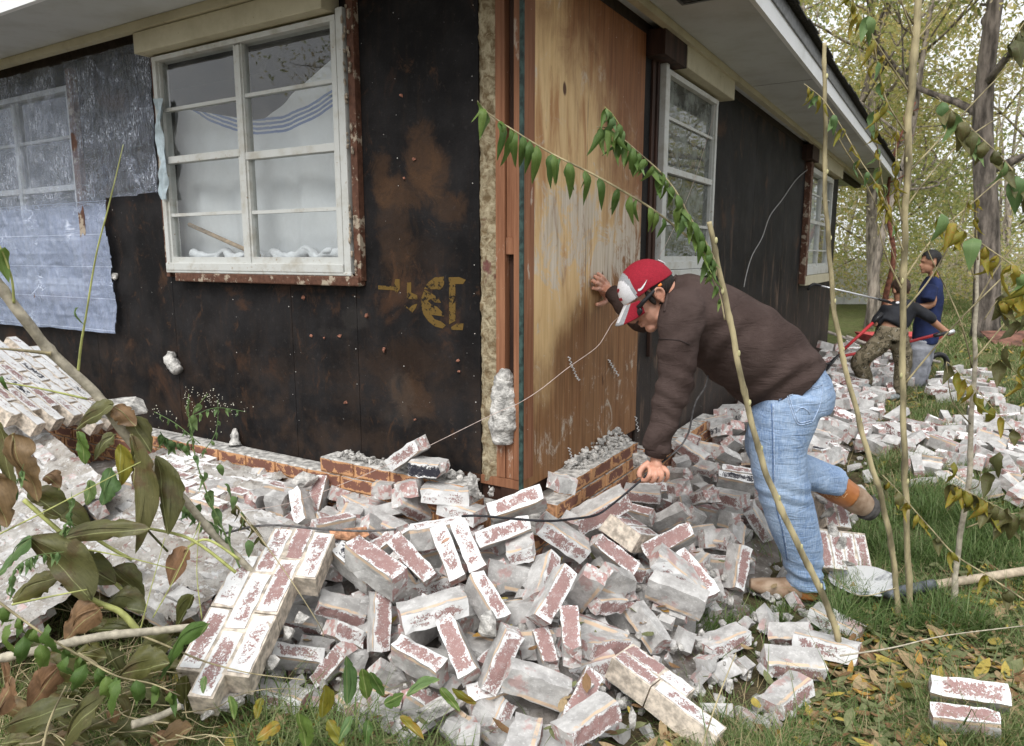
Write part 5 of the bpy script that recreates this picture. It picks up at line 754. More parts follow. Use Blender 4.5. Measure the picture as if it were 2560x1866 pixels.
REST = [[0.2,2.992,5.641,0.075,0.773,-0.588,0.026,-0.236],[0.2,-1.186,3.359,0.365,0.289,-0.445,-0.57,0.627],[0.2,1.581,5.007,0.366,0.117,0.343,0.929,0.07],[0.2,2.966,5.361,0.115,0.837,0.1,0.141,-0.52],[0.2,4.244,5.655,0.105,0.528,-0.443,0.641,-0.338],[0.2,2.652,5.199,0.056,0.826,0.55,0.067,0.101],[0.2,1.777,4.217,0.172,0.152,0.928,0.321,-0.11],[0.133,1.662,4.173,0.197,0.023,0.999,0.035,0.017],[0.2,1.683,4.79,0.299,0.031,0.898,-0.437,-0.038],[0.2,3.79,5.511,0.064,-0.1,0.962,-0.255,0.006],[0.118,1.187,3.855,0.177,0.997,-0.056,0.004,0.056],[0.2,2.684,5.676,0.166,-0.357,0.363,0.747,-0.426],[0.2,2.191,4.701,0.137,0.569,-0.449,-0.447,0.524],[0.114,3.686,4.747,0.083,0.315,0.309,0.55,0.709],[0.2,4.264,6.045,0.059,-0.12,0.324,0.693,-0.633],[0.091,-1.066,3.272,0.365,0.085,-0.198,0.976,-0.023],[0.2,1.763,5.227,0.352,0.599,0.758,0.241,0.09],[0.2,3.317,4.836,0.079,-0.014,0.967,-0.135,-0.216],[0.091,-0.905,3.278,0.365,-0.429,0.445,0.591,-0.518],[0.2,3.559,5.859,0.061,0.741,-0.631,0.23,0.015],[0.095,1.362,3.699,0.151,-0.384,-0.147,0.184,0.893],[0.2,3.519,5.39,0.064,0.963,-0.227,0.068,-0.126],[0.2,4.396,5.952,0.077,0.138,0.093,0.815,0.555],[0.119,3.612,4.905,0.082,0.606,0.786,-0.078,-0.096],[0.13,3.726,5.093,0.094,0.699,-0.452,0.303,-0.464],[0.098,3.039,3.93,0.067,-0.193,0.943,0.211,-0.168],[0.143,4.077,5.249,0.113,0.608,0.73,-0.224,-0.217],[0.2,3.656,5.74,0.053,0.974,0.198,-0.024,0.104],[0.083,-1.5,3.431,0.08,-0.276,0.096,0.051,0.955],[0.146,3.393,4.585,0.098,-0.165,-0.247,0.666,0.684],[0.2,2.988,5.496,0.052,0.004,0.102,0.992,0.069],[0.2,3.156,4.829,0.063,0.675,0.513,0.146,0.51],[0.2,2.878,5.598,0.097,0.589,-0.72,0.226,-0.289],[0.2,4.515,5.885,0.06,0.7,0.63,-0.069,-0.329],[0.2,2.296,5.881,0.313,0.645,0.762,-0.031,-0.044],[0.2,3.793,5.378,0.067,-0.456,-0.507,0.549,0.484],[0.2,2.454,5.678,0.233,0.37,0.322,0.604,0.628],[0.2,1.597,4.386,0.253,0.346,0.554,-0.534,-0.536],[0.155,2.303,5.261,0.203,0.756,-0.647,0.062,-0.084],[0.145,1.97,5.12,0.274,-0.127,-0.085,0.792,-0.591],[0.2,1.403,4.496,0.278,0.845,-0.084,-0.075,-0.522],[0.121,2.861,4.841,0.081,-0.082,0.302,0.842,0.439],[0.2,1.71,5.053,0.337,0.643,-0.688,-0.24,0.237],[0.086,0.771,3.478,0.225,0.451,-0.366,0.713,-0.394],[0.2,3.291,5.722,0.08,0.068,0.096,-0.696,0.708],[0.158,2.58,4.413,0.116,-0.243,-0.542,0.541,0.596],[0.2,3.256,5.951,0.118,-0.169,-0.211,-0.076,0.96],[0.2,2.721,5.319,0.058,0.015,0.981,0.187,0.057],[0.2,3.26,5.001,0.093,-0.361,-0.147,0.14,0.91],[0.087,2.953,3.795,0.089,0.552,0.7,0.208,0.403],[0.2,2.28,5.597,0.268,-0.212,0.416,0.881,0.07],[0.2,2.934,5.128,0.114,0.195,0.931,0.241,0.194],[0.2,2.161,5.285,0.248,0.984,0.052,0.058,0.16],[0.112,1.837,4.493,0.203,0.714,0.683,0.043,-0.144],[0.2,2.202,5.171,0.216,-0.223,-0.153,0.727,0.631],[0.2,2.513,5.374,0.162,-0.197,-0.069,0.969,0.136],[0.2,2.085,5.192,0.254,0.191,0.863,-0.468,-0.026],[0.2,2.715,6.223,0.23,0.75,-0.586,0.216,-0.217],[0.2,2.214,6.014,0.36,0.53,-0.847,-0.047,-0.011],[0.151,1.903,5.422,0.346,0.234,0.179,0.527,0.797],[0.109,1.774,4.715,0.26,0.161,-0.03,0.758,-0.631],[0.2,3.21,4.481,0.115,-0.205,-0.503,0.741,0.396],[0.2,4.244,5.463,0.083,-0.394,-0.437,0.519,0.619],[0.2,3.664,5.572,0.103,0.627,0.101,0.049,-0.771],[0.2,2.724,6.03,0.189,0.124,0.075,0.723,0.676],[0.2,1.491,4.341,0.276,-0.449,0.539,-0.418,0.577],[0.125,2.796,5.129,0.094,0.088,0.46,0.858,0.208],[0.2,2.37,6.017,0.316,-0.061,0.194,-0.487,0.849],[0.097,1.573,3.949,0.184,0.084,0.887,-0.454,-0.026],[0.2,3.916,5.629,0.094,0.28,-0.027,0.218,0.934],[0.2,2.66,5.351,0.116,0.687,-0.673,-0.103,0.253],[0.2,1.261,3.8,0.115,0.855,0.024,0.25,0.453],[0.2,2.849,4.407,0.091,0.586,0.001,-0.198,-0.786],[0.2,3.339,5.45,0.065,0.168,0.977,-0.135,0.011],[0.2,4.686,6.172,0.086,0.558,0.491,-0.465,-0.48],[0.2,2.865,6.126,0.162,0.241,-0.411,-0.524,0.706],[0.2,2.15,5.492,0.287,-0.177,0.889,0.421,0.049],[0.2,2.423,6.396,0.36,-0.283,0.169,0.693,-0.641],[0.155,4.829,6.282,0.087,0.09,0.053,0.591,0.8],[0.2,3.324,4.414,0.045,0.562,-0.727,-0.263,0.294],[0.2,2.397,5.161,0.159,0.566,0.215,0.176,0.776],[0.2,2.118,4.786,0.173,-0.047,-0.417,0.908,0.007],[0.081,1.205,3.854,0.223,0.557,-0.399,0.472,-0.555],[0.2,2.686,6.487,0.292,0.657,-0.628,0.381,-0.171],[0.2,3.471,5.697,0.062,-0.13,0.518,0.83,-0.16],[0.2,3.482,5.565,0.089,0.132,-0.038,0.09,0.986],[0.2,3.803,5.847,0.103,0.26,0.013,0.196,0.945],[0.2,3.139,5.369,0.077,0.186,0.026,0.084,0.979],[0.2,3.193,6.435,0.116,0.616,-0.782,0.057,0.074],[0.098,3.219,4.658,0.089,-0.24,-0.06,0.583,0.774],[0.123,2.736,4.742,0.072,0.849,0.109,-0.085,0.511],[0.107,1.336,3.978,0.207,-0.17,0.742,0.623,-0.181],[0.2,2.611,5.207,0.105,0.662,-0.584,-0.4,0.247],[0.2,3.965,6.025,0.093,0.549,-0.288,0.617,-0.485],[0.2,1.986,4.87,0.226,0.731,-0.073,-0.028,-0.678],[0.112,3.937,5.327,0.049,0.675,-0.653,0.01,-0.344],[0.2,2.02,5.762,0.372,0.105,0.658,0.711,0.222],[0.2,1.832,5.141,0.317,-0.009,0.574,0.808,-0.134],[0.144,4.153,6.141,0.044,0.623,0.75,-0.206,-0.083],[0.2,2.961,6.055,0.116,0.484,0.066,-0.006,0.872],[0.2,2.4,5.354,0.192,0.135,0.684,0.715,0.051],[0.2,3.082,6.123,0.09,-0.007,0.627,0.776,0.063],[0.2,2.728,5.51,0.125,0.092,0.914,-0.395,0.013],[0.139,3.149,4.143,0.09,-0.367,-0.261,0.598,0.663],[0.2,2.522,6.206,0.29,0.581,-0.051,-0.123,0.803],[0.133,2.827,4.981,0.108,0.837,0.071,-0.09,0.535],[0.2,4.361,6.159,0.117,0.798,0.555,0.215,0.1],[0.2,4.131,6.015,0.055,0.74,-0.018,-0.003,-0.672],[0.2,2.131,5.854,0.356,0.719,0.596,0.197,0.298],[0.2,3.21,5.177,0.056,0.65,0.49,0.347,0.465],[0.2,3.07,6.681,0.205,-0.47,0.353,0.597,-0.546],[0.2,3.902,5.112,0.114,0.205,-0.498,0.739,-0.404],[0.093,1.624,4.873,0.33,0.515,0.239,0.686,0.454],[0.159,1.448,4.815,0.371,0.174,0.849,0.483,-0.122],[0.2,3.298,6.667,0.128,0.163,-0.126,0.978,0.007],[0.106,3.461,4.825,0.105,0.67,-0.536,-0.41,0.31],[0.117,2.601,5.551,0.168,-0.224,0.166,0.806,-0.522],[0.2,4.304,6.981,0.066,0.767,0.604,-0.209,-0.058],[0.131,2.336,5.711,0.272,0.406,0.362,0.571,0.615],[0.2,4.813,7.173,0.093,0.692,0.721,0.035,-0.033],[0.2,2.851,5.265,0.086,-0.087,-0.69,0.719,-0.001],[0.2,4.884,7.275,0.075,0.324,0.38,0.695,0.517],[0.111,2.078,5.592,0.326,-0.264,0.311,0.708,-0.577],[0.101,3.316,5.586,0.041,0.794,-0.599,-0.069,-0.08],[0.2,4.777,7.026,0.064,-0.041,0.069,0.99,0.117],[0.2,5.019,7.602,0.068,0.359,0.35,0.57,0.651],[0.2,3.77,5.668,0.088,-0.143,0.93,0.329,-0.082],[0.2,3.399,5.824,0.062,-0.093,0.204,0.972,-0.066],[0.2,3.145,7.479,0.339,0.607,0.794,0.005,0.032],[0.2,3.327,7.223,0.229,0.481,-0.02,-0.176,0.859],[0.2,3.659,5.282,0.062,-0.298,0.479,-0.534,0.63],[0.081,3.381,5.063,0.077,-0.211,-0.061,0.536,0.815],[0.118,2.798,5.679,0.134,0.799,0.123,-0.077,-0.584],[0.085,1.626,4.551,0.274,-0.091,0.744,0.661,-0.039],[0.2,3.14,7.238,0.293,0.073,-0.012,0.801,0.594],[0.13,1.072,4.18,0.368,0.823,0.073,0.171,0.536],[0.2,3.025,7.192,0.321,-0.033,-0.099,-0.648,0.754],[0.2,4.258,5.807,0.059,-0.067,-0.276,0.958,0.031],[0.2,3.064,4.556,0.116,0.647,-0.616,-0.245,0.377],[0.2,4.29,7.134,0.108,0.003,-0.043,0.995,0.091],[0.2,3.663,5.937,0.088,-0.368,-0.434,0.541,0.62],[0.102,3.979,5.777,0.092,0.663,-0.737,0.027,-0.133],[0.2,2.311,6.231,0.363,-0.313,0.661,-0.648,0.212],[0.113,4.052,5.643,0.042,0.974,-0.153,0.144,0.082],[0.2,3.213,6.761,0.174,0.775,0.086,-0.029,-0.626],[0.129,2.164,5.741,0.327,-0.286,-0.095,0.529,0.793],[0.085,1.306,4.44,0.296,0.548,-0.522,-0.516,0.401],[0.2,2.988,6.51,0.198,0.284,-0.215,0.7,-0.618],[0.2,3.163,5.524,0.1,-0.494,0.627,0.428,-0.424],[0.2,4.616,6.043,0.105,0.113,-0.479,0.869,-0.038],[0.09,2.838,5.414,0.107,0.591,-0.45,0.475,-0.472],[0.2,3.14,6.543,0.155,0.593,-0.743,-0.263,0.167],[0.112,1.867,4.845,0.256,-0.059,-0.094,0.989,-0.094],[0.2,4.327,7.817,0.085,0.652,-0.641,0.276,-0.297],[0.155,4.541,7.066,0.089,0.612,-0.554,0.373,-0.424],[0.2,3.692,7.106,0.086,0.86,0.043,0.049,-0.506],[0.2,1.816,5.342,0.357,0.552,0.551,0.303,0.548],[0.2,2.184,5.386,0.259,0.605,0.589,0.323,0.427],[0.2,3.725,7.704,0.194,-0.174,0.886,-0.429,0.017],[0.088,3.992,5.451,0.096,0.555,0.796,0.173,0.172],[0.2,2.865,6.89,0.313,0.585,0.201,-0.009,0.786],[0.11,4.472,6.074,0.048,0.306,-0.483,-0.502,0.649],[0.2,5.001,8.163,0.093,-0.101,0.203,0.724,-0.651],[0.093,3.007,4.887,0.057,0.665,-0.628,-0.266,0.304],[0.2,4.644,7.728,0.081,0.621,-0.772,0.045,-0.127],[0.109,3.248,6.259,0.063,-0.31,0.402,0.684,-0.525],[0.121,2.339,5.469,0.229,0.326,0.203,-0.02,0.923],[0.094,2.28,4.979,0.161,0.678,0.157,0.115,0.709],[0.2,4.139,8.068,0.131,0.622,0.742,-0.01,-0.252],[0.1,2.095,5.074,0.23,0.227,-0.354,0.69,-0.589],[0.16,4.694,7.53,0.056,0.294,0.292,0.623,0.664],[0.2,4.479,7.421,0.085,0.133,0.003,-0.034,0.991],[0.2,3.597,7.373,0.171,0.85,0.045,0.06,-0.522],[0.115,2.683,6.359,0.267,0.56,0.808,-0.153,-0.098],[0.2,2.638,6.77,0.364,0.553,0.716,0.254,0.342],[0.116,3.644,5.409,0.095,0.691,0.621,0.336,0.155],[0.121,2.61,6.137,0.247,0.722,0.016,-0.141,0.677],[0.2,4.551,8.429,0.11,-0.172,0.209,0.692,-0.669],[0.2,4.697,6.334,0.102,-0.318,-0.121,0.648,0.682],[0.2,3.132,5.74,0.061,-0.068,0.875,0.478,-0.04],[0.2,4.049,8.253,0.197,0.817,0.145,0.149,-0.537],[0.2,4.502,7.553,0.093,0.916,-0.027,-0.186,0.356],[0.111,3.413,6.702,0.097,0.578,0.798,0.026,0.168],[0.2,3.547,7.836,0.278,0.063,0.6,0.782,0.155],[0.2,4.55,8.646,0.101,0.645,0.697,-0.219,-0.222],[0.2,3.345,7.063,0.191,0.964,0.018,0.253,0.085],[0.14,4.797,7.781,0.109,-0.383,0.301,0.742,-0.461],[0.2,3.753,7.456,0.136,0.262,0.324,0.909,-0.03],[0.117,1.905,5.544,0.367,0.648,0.147,0.106,0.74],[0.2,4.172,7.863,0.06,0.627,-0.732,-0.249,0.099],[0.093,2.623,4.586,0.08,0.719,0.465,0.412,0.31],[0.088,2.386,6.133,0.319,0.411,0.133,0.574,0.696],[0.2,3.017,6.323,0.151,0.911,0.076,0.078,0.399],[0.2,4.522,8.787,0.149,0.679,0.733,-0.026,-0.022],[0.147,3.342,6.441,0.069,0.547,0.465,-0.591,-0.368],[0.082,3.324,5.306,0.105,0.892,0.051,0.204,-0.399],[0.2,5.129,7.529,0.052,0.551,0.026,0.042,0.833],[0.2,3.829,5.981,0.074,-0.081,-0.371,0.925,0.015],[0.105,4.694,6.807,0.063,0.825,0.565,0.017,0.004],[0.2,3.885,7.614,0.124,0.701,-0.666,-0.116,0.23],[0.2,2.972,6.893,0.279,0.07,0.705,-0.681,-0.184],[0.111,2.97,5.889,0.081,-0.102,0.558,0.82,-0.077],[0.113,2.469,5.882,0.264,-0.118,0.73,0.673,-0.035],[0.2,4.687,7.335,0.079,0.549,0.085,0.089,0.827],[0.2,4.937,8.706,0.063,0.659,0.638,-0.115,-0.382],[0.157,4.112,5.769,0.083,0.818,0.183,0.212,0.503],[0.111,4.392,5.722,0.119,0.364,0.832,0.373,0.19],[0.2,4.232,8.041,0.085,-0.136,0.165,-0.682,0.7],[0.2,2.997,7.306,0.353,0.996,-0.063,-0.054,-0.041],[0.083,2.871,5.551,0.115,0.865,-0.041,0.038,-0.499],[0.2,5.678,8.465,0.055,-0.077,0.994,-0.064,-0.046],[0.2,4.318,9.018,0.262,0.793,-0.599,-0.088,0.072],[0.2,3.649,7.569,0.192,-0.031,0.742,-0.669,0.01],[0.148,2.68,6.609,0.318,0.813,-0.045,0.017,-0.581],[0.149,4.148,7.671,0.05,0.008,-0.004,-0.083,0.997],[0.095,4.476,6.734,0.083,0.728,-0.632,0.25,-0.088],[0.2,4.282,7.997,0.071,0.109,-0.659,0.744,0.021],[0.104,3.558,6.882,0.086,-0.1,-0.14,0.702,0.691],[0.2,4.85,6.451,0.056,0.689,-0.594,-0.302,0.284],[0.2,4.095,7.816,0.096,0.618,0.719,0.247,0.201],[0.086,3.45,5.245,0.074,-0.14,-0.481,0.863,-0.069],[0.2,4.012,7.912,0.142,-0.201,-0.322,0.533,0.756],[0.2,5.127,9.179,0.109,0.913,0.131,-0.1,-0.373],[0.2,4.418,8.967,0.219,0.162,-0.511,-0.546,0.645],[0.2,3.95,7.365,0.06,0.545,-0.271,0.567,-0.554],[0.147,3.737,7.231,0.097,0.588,-0.04,-0.005,0.808],[0.108,2.91,6.344,0.19,-0.389,-0.353,0.329,0.785],[0.2,3.827,8.723,0.363,0.67,-0.712,-0.03,0.207],[0.2,4.099,8.226,0.086,-0.189,0.2,-0.672,0.688],[0.2,4.063,5.885,0.074,-0.035,-0.465,0.885,-0.02],[0.2,4.542,8.53,0.091,0.651,-0.609,-0.443,0.101],[0.2,4.461,8.303,0.073,0.01,-0.095,0.061,0.994],[0.2,4.819,7.925,0.101,-0.498,0.441,-0.382,0.641],[0.101,3.304,6.82,0.156,0.706,0.61,-0.23,-0.277],[0.118,5.029,7.871,0.056,0.362,0.401,0.585,0.605],[0.2,4.027,8.546,0.263,0.886,0.035,-0.167,-0.431],[0.2,2.782,6.38,0.239,0.477,0.693,0.415,0.346],[0.124,3.57,7.969,0.297,0.287,0.195,0.603,0.718],[0.136,4.405,8.147,0.087,0.887,0.107,-0.057,-0.446],[0.2,4.36,8.323,0.11,0.705,0.627,0.198,0.266],[0.2,4.73,10.086,0.071,0.126,0.134,0.653,0.735],[0.108,3.445,6.811,0.108,-0.375,-0.519,0.542,0.545],[0.16,4.4,8.397,0.112,0.992,-0.013,-0.127,0.019],[0.2,3.403,7.809,0.32,0.977,-0.089,-0.019,0.194],[0.123,3.084,6.41,0.147,0.099,0.942,-0.314,0.066],[0.2,4.479,6.907,0.059,0.006,-0.44,0.897,-0.032],[0.2,4.628,9.832,0.119,0.987,0.156,0.009,0.024],[0.2,5.218,10.098,0.063,0.172,-0.035,-0.643,0.745],[0.132,4.229,8.208,0.13,-0.063,-0.111,0.752,0.647],[0.131,5.201,7.893,0.062,0.61,-0.767,-0.144,0.14],[0.2,2.851,6.726,0.285,-0.447,0.1,0.04,0.888],[0.2,4.943,9.528,0.082,0.114,0.452,0.883,0.058],[0.2,4.524,6.198,0.079,0.214,-0.393,0.638,-0.627],[0.124,4.896,7.598,0.05,0.933,0.0,-0.027,-0.359],[0.2,5.413,9.336,0.117,0.039,0.413,0.91,-0.006],[0.115,3.277,7.797,0.359,-0.084,0.897,-0.403,0.163],[0.098,4.185,7.974,0.098,0.574,0.784,0.025,-0.235],[0.2,4.264,8.567,0.19,0.415,0.578,0.569,0.412],[0.153,4.522,8.96,0.183,0.245,0.713,0.476,0.453],[0.107,5.337,8.498,0.11,-0.004,-0.133,0.692,0.709],[0.2,3.253,7.655,0.338,-0.405,-0.424,0.497,0.639],[0.099,3.608,8.208,0.332,0.407,0.299,0.512,0.694],[0.2,5.186,10.902,0.101,0.737,-0.622,0.263,-0.033],[0.147,4.816,8.538,0.094,0.255,-0.2,0.688,-0.649],[0.155,4.876,8.039,0.072,0.656,-0.153,0.044,-0.738],[0.09,4.43,8.174,0.057,0.402,0.352,0.396,0.747],[0.136,5.672,8.612,0.078,0.609,-0.081,-0.023,0.789],[0.112,4.538,8.386,0.064,0.698,-0.703,0.113,0.079],[0.099,5.393,8.328,0.089,0.163,-0.135,0.73,-0.65],[0.113,5.155,8.07,0.064,0.069,-0.024,0.014,0.997],[0.2,5.735,10.247,0.076,-0.008,0.006,-0.022,1.0],[0.2,3.331,7.382,0.259,-0.391,-0.293,0.584,0.648],[0.08,3.526,7.213,0.162,-0.004,0.909,0.416,0.036],[0.158,5.43,8.616,0.062,0.707,-0.031,-0.057,-0.704],[0.2,4.38,8.541,0.147,0.61,-0.557,-0.469,0.313],[0.2,4.346,8.857,0.083,-0.083,-0.35,0.93,0.078],[0.09,3.484,6.978,0.129,0.545,-0.575,-0.349,0.5],[0.2,4.559,9.291,0.098,-0.324,0.074,0.114,0.936],[0.157,5.037,7.411,0.103,0.328,-0.313,0.632,-0.628],[0.111,2.984,7.092,0.315,-0.448,-0.266,0.673,0.525],[0.2,5.384,10.705,0.103,0.599,-0.044,-0.074,0.796],[0.125,4.143,9.015,0.318,0.38,0.659,0.395,0.514],[0.2,4.43,9.186,0.117,0.009,0.91,0.411,0.047],[0.149,4.476,7.288,0.064,-0.468,0.049,-0.036,0.882],[0.145,4.198,8.349,0.106,-0.404,-0.471,0.573,0.536],[0.2,5.371,10.131,0.06,-0.377,-0.105,-0.008,0.92],[0.2,5.385,9.698,0.099,0.813,0.043,-0.084,0.574],[0.2,4.915,9.049,0.09,-0.083,-0.26,0.962,-0.01],[0.145,5.704,10.448,0.094,0.769,0.579,-0.221,-0.154],[0.2,2.702,6.848,0.358,0.819,0.005,0.065,0.57],[0.113,5.713,9.729,0.089,0.319,-0.265,-0.641,0.646],[0.114,5.394,8.148,0.069,0.757,0.055,0.098,0.643],[0.113,5.486,8.433,0.101,0.686,-0.499,-0.373,0.376],[0.092,3.219,7.028,0.225,0.667,0.551,0.365,0.345],[0.086,3.765,7.95,0.23,-0.216,0.807,0.548,-0.044],[0.083,3.996,7.746,0.114,0.01,0.7,0.706,-0.102],[0.139,5.679,9.884,0.077,-0.071,-0.108,0.06,0.99],[0.116,3.61,8.077,0.306,0.604,0.521,0.322,0.511],[0.096,5.125,7.744,0.095,0.854,0.034,0.049,0.517],[0.112,4.78,8.337,0.107,0.189,0.032,0.031,0.981],[0.082,4.134,8.584,0.235,0.737,0.595,-0.138,-0.289],[0.098,5.017,9.359,0.073,-0.283,0.138,-0.643,0.698],[0.101,4.016,8.848,0.326,-0.45,0.565,-0.474,0.503],[0.117,5.558,10.048,0.063,0.716,0.672,-0.04,-0.185],[0.2,5.033,10.087,0.092,0.709,-0.006,-0.093,-0.699],[0.156,5.109,9.77,0.067,-0.039,0.168,0.984,-0.047],[0.111,4.76,8.681,0.094,0.092,0.824,0.552,0.095],[0.2,5.448,9.915,0.097,-0.368,0.264,-0.565,0.69],[0.126,4.532,9.463,0.085,0.067,0.082,0.04,0.994],[0.081,4.216,9.115,0.314,0.372,-0.124,-0.072,0.917],[0.084,4.567,9.01,0.119,0.109,-0.088,-0.035,0.989],[0.2,4.652,8.565,0.063,0.594,0.638,0.417,0.257],[0.085,4.137,8.726,0.263,-0.455,-0.076,0.172,0.871],[0.156,5.142,9.506,0.099,-0.377,-0.301,0.597,0.641],[0.2,5.504,10.603,0.087,0.791,-0.018,0.051,0.61]]
# ================================================================ ground
def pile_h(x, y):
    p = Vector((x, y, 0))-C0; dR = p.dot(NR); dL = p.dot(NL); s = p.dot(RD); sl = p.dot(LD)
    h = 0
    d = max(dR, dL)
    if dL > 0 and sl > -1.6:                      # heap in front of the left wall and the corner
        top = .40 if dL > dR else .30
        h = max(h, min(top, max(0, top-.60*(d-.35)))*max(0, min(1, (3.6-sl)/.8))*max(0, min(1, (1.6+sl)/.4) if s < 0 or dR > .6 else 1))
    if s > -.3 and dR > 0 and s < 8.8:
        w = 1.25 if s < 4 else 1.1
        h = max(h, .38*max(0, 1-dR/w)*min(1, (8.8-s)/.6))
    return h
def gnoise(x, y): return .018*mnoise.noise(Vector((x*.9, y*.9, 0)))+.006*mnoise.noise(Vector((x*4, y*4, 2)))
def ground():
    xs = np.concatenate([np.linspace(-150, -8, 14), np.linspace(-7, 9, 100), np.linspace(10, 150, 14)]); ys = np.concatenate([np.linspace(-60, -1, 12), np.linspace(0, 14, 110), np.linspace(15, 260, 26)])
    V = [(x, y, gnoise(x, y)-.01) for y in ys for x in xs]; n = len(xs); F = [(j*n+i, j*n+i+1, (j+1)*n+i+1, (j+1)*n+i) for j in range(len(ys)-1) for i in range(n-1)]
    m = NT('soil_and_short_grass', .95, .1); v = m.co('Object'); a = m.noise(v, 1.3, 6, .65); b = m.noise(v, 9, 6, .7); c_ = m.noise(v, 60, 4, .7)
    y_ = m.xyz()[1]; far = m.step(y_, 4.0, 9.0)
    soil = m.mix(m.step(b, .35, .65), (.075, .055, .035), (.135, .11, .065)); soil = m.mix(m.step(c_, .6, .7), soil, (.22, .16, .08))
    grass = m.mix(m.step(b, .35, .65), (.085, .115, .035), (.16, .18, .07)); grass = m.mix(m.step(c_, .55, .7), grass, (.26, .22, .10))
    g = m.mix(m.math('ADD', m.math('MULTIPLY', far, .7), m.math('MULTIPLY', m.step(a, .45, .6), .25), clamp=True), soil, grass)
    m.color(g); m.bump(m.math('ADD', b, c_), .8, .03)
    o = np_mesh('ground', V, F, m.m, sm=True); o['kind'] = 'structure'
ground()
# crushed mortar and brick crumbs under the loose bricks: one lumpy sheet that nobody could count
def mound(name, x0, x1, y0, y1, step, off, mat, hf):
    nx = int((x1-x0)/step); ny = int((y1-y0)/step); V = np.zeros(((nx+1)*(ny+1), 3)); k = 0; keep = []
    for j in range(ny+1):
        for i in range(nx+1):
            x = x0+i*step; y = y0+j*step; h = hf(x, y)
            n_ = mnoise.noise(Vector((x*7, y*7, 1)))*.022+abs(mnoise.noise(Vector((x*21, y*21, 4))))*.022+mnoise.noise(Vector((x*60, y*60, 4)))*.006
            V[k] = (x, y, max(h-off, -.05)+(n_ if h > .03 else n_*.3)); keep.append(h > .015); k += 1
    F = [(j*(nx+1)+i, j*(nx+1)+i+1, (j+1)*(nx+1)+i+1, (j+1)*(nx+1)+i) for j in range(ny) for i in range(nx) if keep[j*(nx+1)+i] or keep[(j+1)*(nx+1)+i+1]]
    o = np_mesh(name, V, F, mat); o['kind'] = 'stuff'; return o
mound('crushed_mortar', -3.6, 6.6, .9, 10.6, .03, .15, M_RUBBLE, pile_h)

# ================================================================ bricks
BL = [.2, .17, .15, .13, .11, .09]
_bm = {}
def brick_mesh(L, v, mats=None):
    L = min(BL, key=lambda q: abs(q-L)); k = (L, v, mats is None)
    if k not in _bm: _bm[k] = bm_mesh(chip_brick(L, .09, .06, 11+v*7+int(L*100), .0030, .03 if L < .2 else .005), 'brick', mats or M_BRICK)
    return _bm[k]
def q_of(r): return Quaternion((r[4], r[5], r[6], r[7]))
LAND = [('the bottom of the corner studs', wallp('L', .05, .3, .4)), ('the man\'s front boot', at(1960, 1480, 2.85)), ('the hand holding the cable', at(1630, 1165, 2.6)),
        ('the eight-brick slab', Vector((-.85, 2.25, .3))), ('the two-course slab on the grass', Vector((.55, 1.95, .1))), ('the shovel blade', onz(2130, 1460)),
        ('the low brown wall left of the corner', wallp('L', .7, .3, .4)), ('the short brown wall under the plywood', wallp('R', .6, .35, .4)), ('the foot of the leaning broken sapling', onz(2090, 1640)),
        ('the middle of the bottom edge of the photo', onz(1280, 1860)), ('the knee of the standing leg', at(1880, 1200, 2.8)), ('the raised boot', at(2150, 1260, 3.1)), ('the crouching boy', Vector((4.0, 7.2, .1))), ('the standing boy', Vector((4.6, 7.9, .1))), ('the foot of the tallest sapling', onz(2270, 1550)), ('the far window sill', wallp('R', 6.7, .2, .3)), ('the dusty window', wallp('R', 1.9, .2, .3)), ('the kinked sapling', onz(2400, 1500)), ('the bright lone brick in the grass', at(1810, 1600, 2.2)), ('the leaning brick on the low wall', at(1020, 1125, 3.15)), ('the loppers', Vector((3.3, 6.9, .2)))]
used = set()
def direction(d):
    a = math.degrees(math.atan2(d.y, d.x)) % 360
    return ['right of', 'behind and right of', 'behind', 'behind and left of', 'left of', 'in front and left of', 'in front of', 'in front and right of'][int((a+22.5)//45) % 8]
def brick_label(p, q, L):
    upn = (q @ Vector((0, -1, 0))).z; bed = abs((q @ Vector((0, 0, 1))).z); tow = q @ Vector((1, 0, 0))
    look = ('painted brick showing its flaking white face' if upn > .55 else 'brick with its grey mortared side up' if bed > .7 else 'brick tipped on edge')
    if L < .16: look = 'broken ' + look
    for nm, c in sorted(LAND, key=lambda t: (t[1]-p).length):
        dist = (p-c).length; nb = max(1, round(dist/.2))
        words = ['one', 'two', 'three', 'four', 'five', 'six', 'seven', 'eight', 'nine', 'ten', 'eleven', 'twelve', 'thirteen', 'fourteen', 'fifteen', 'sixteen', 'seventeen', 'eighteen', 'nineteen', 'twenty']
        if nb > 20: continue
        s = '%s, %s brick length%s %s %s' % (look, words[nb-1], '' if nb == 1 else 's', direction(p-c), nm)
        if len(s.split()) > 16: s = s.replace('showing its flaking white face', 'with flaking white face').replace('with its grey mortared side up', 'grey side up')
        s = ' '.join(s.split()[:16]) if len(s.split()) <= 16 else s
        if len(s.split()) <= 16 and s not in used: used.add(s); return s
    return None
k = 0
for r in HERO:
    k += 1
    o = bpy.data.objects.new('brick', brick_mesh(r[0], k % 4)); C.objects.link(o)
    o.location = r[1:4]; o.rotation_mode = 'QUATERNION'; o.rotation_quaternion = q_of(r)
    L0 = min(BL, key=lambda q: abs(q-r[0])); sc = r[8]; o.scale = (sc*r[0]/L0, sc, sc)
    lb = brick_label(Vector(r[1:4]), q_of(r), r[0]) or 'loose white-flecked brick lying in the heap at the house corner'
    tag(o, lb, 'brick', 'loose bricks fallen from the wall')
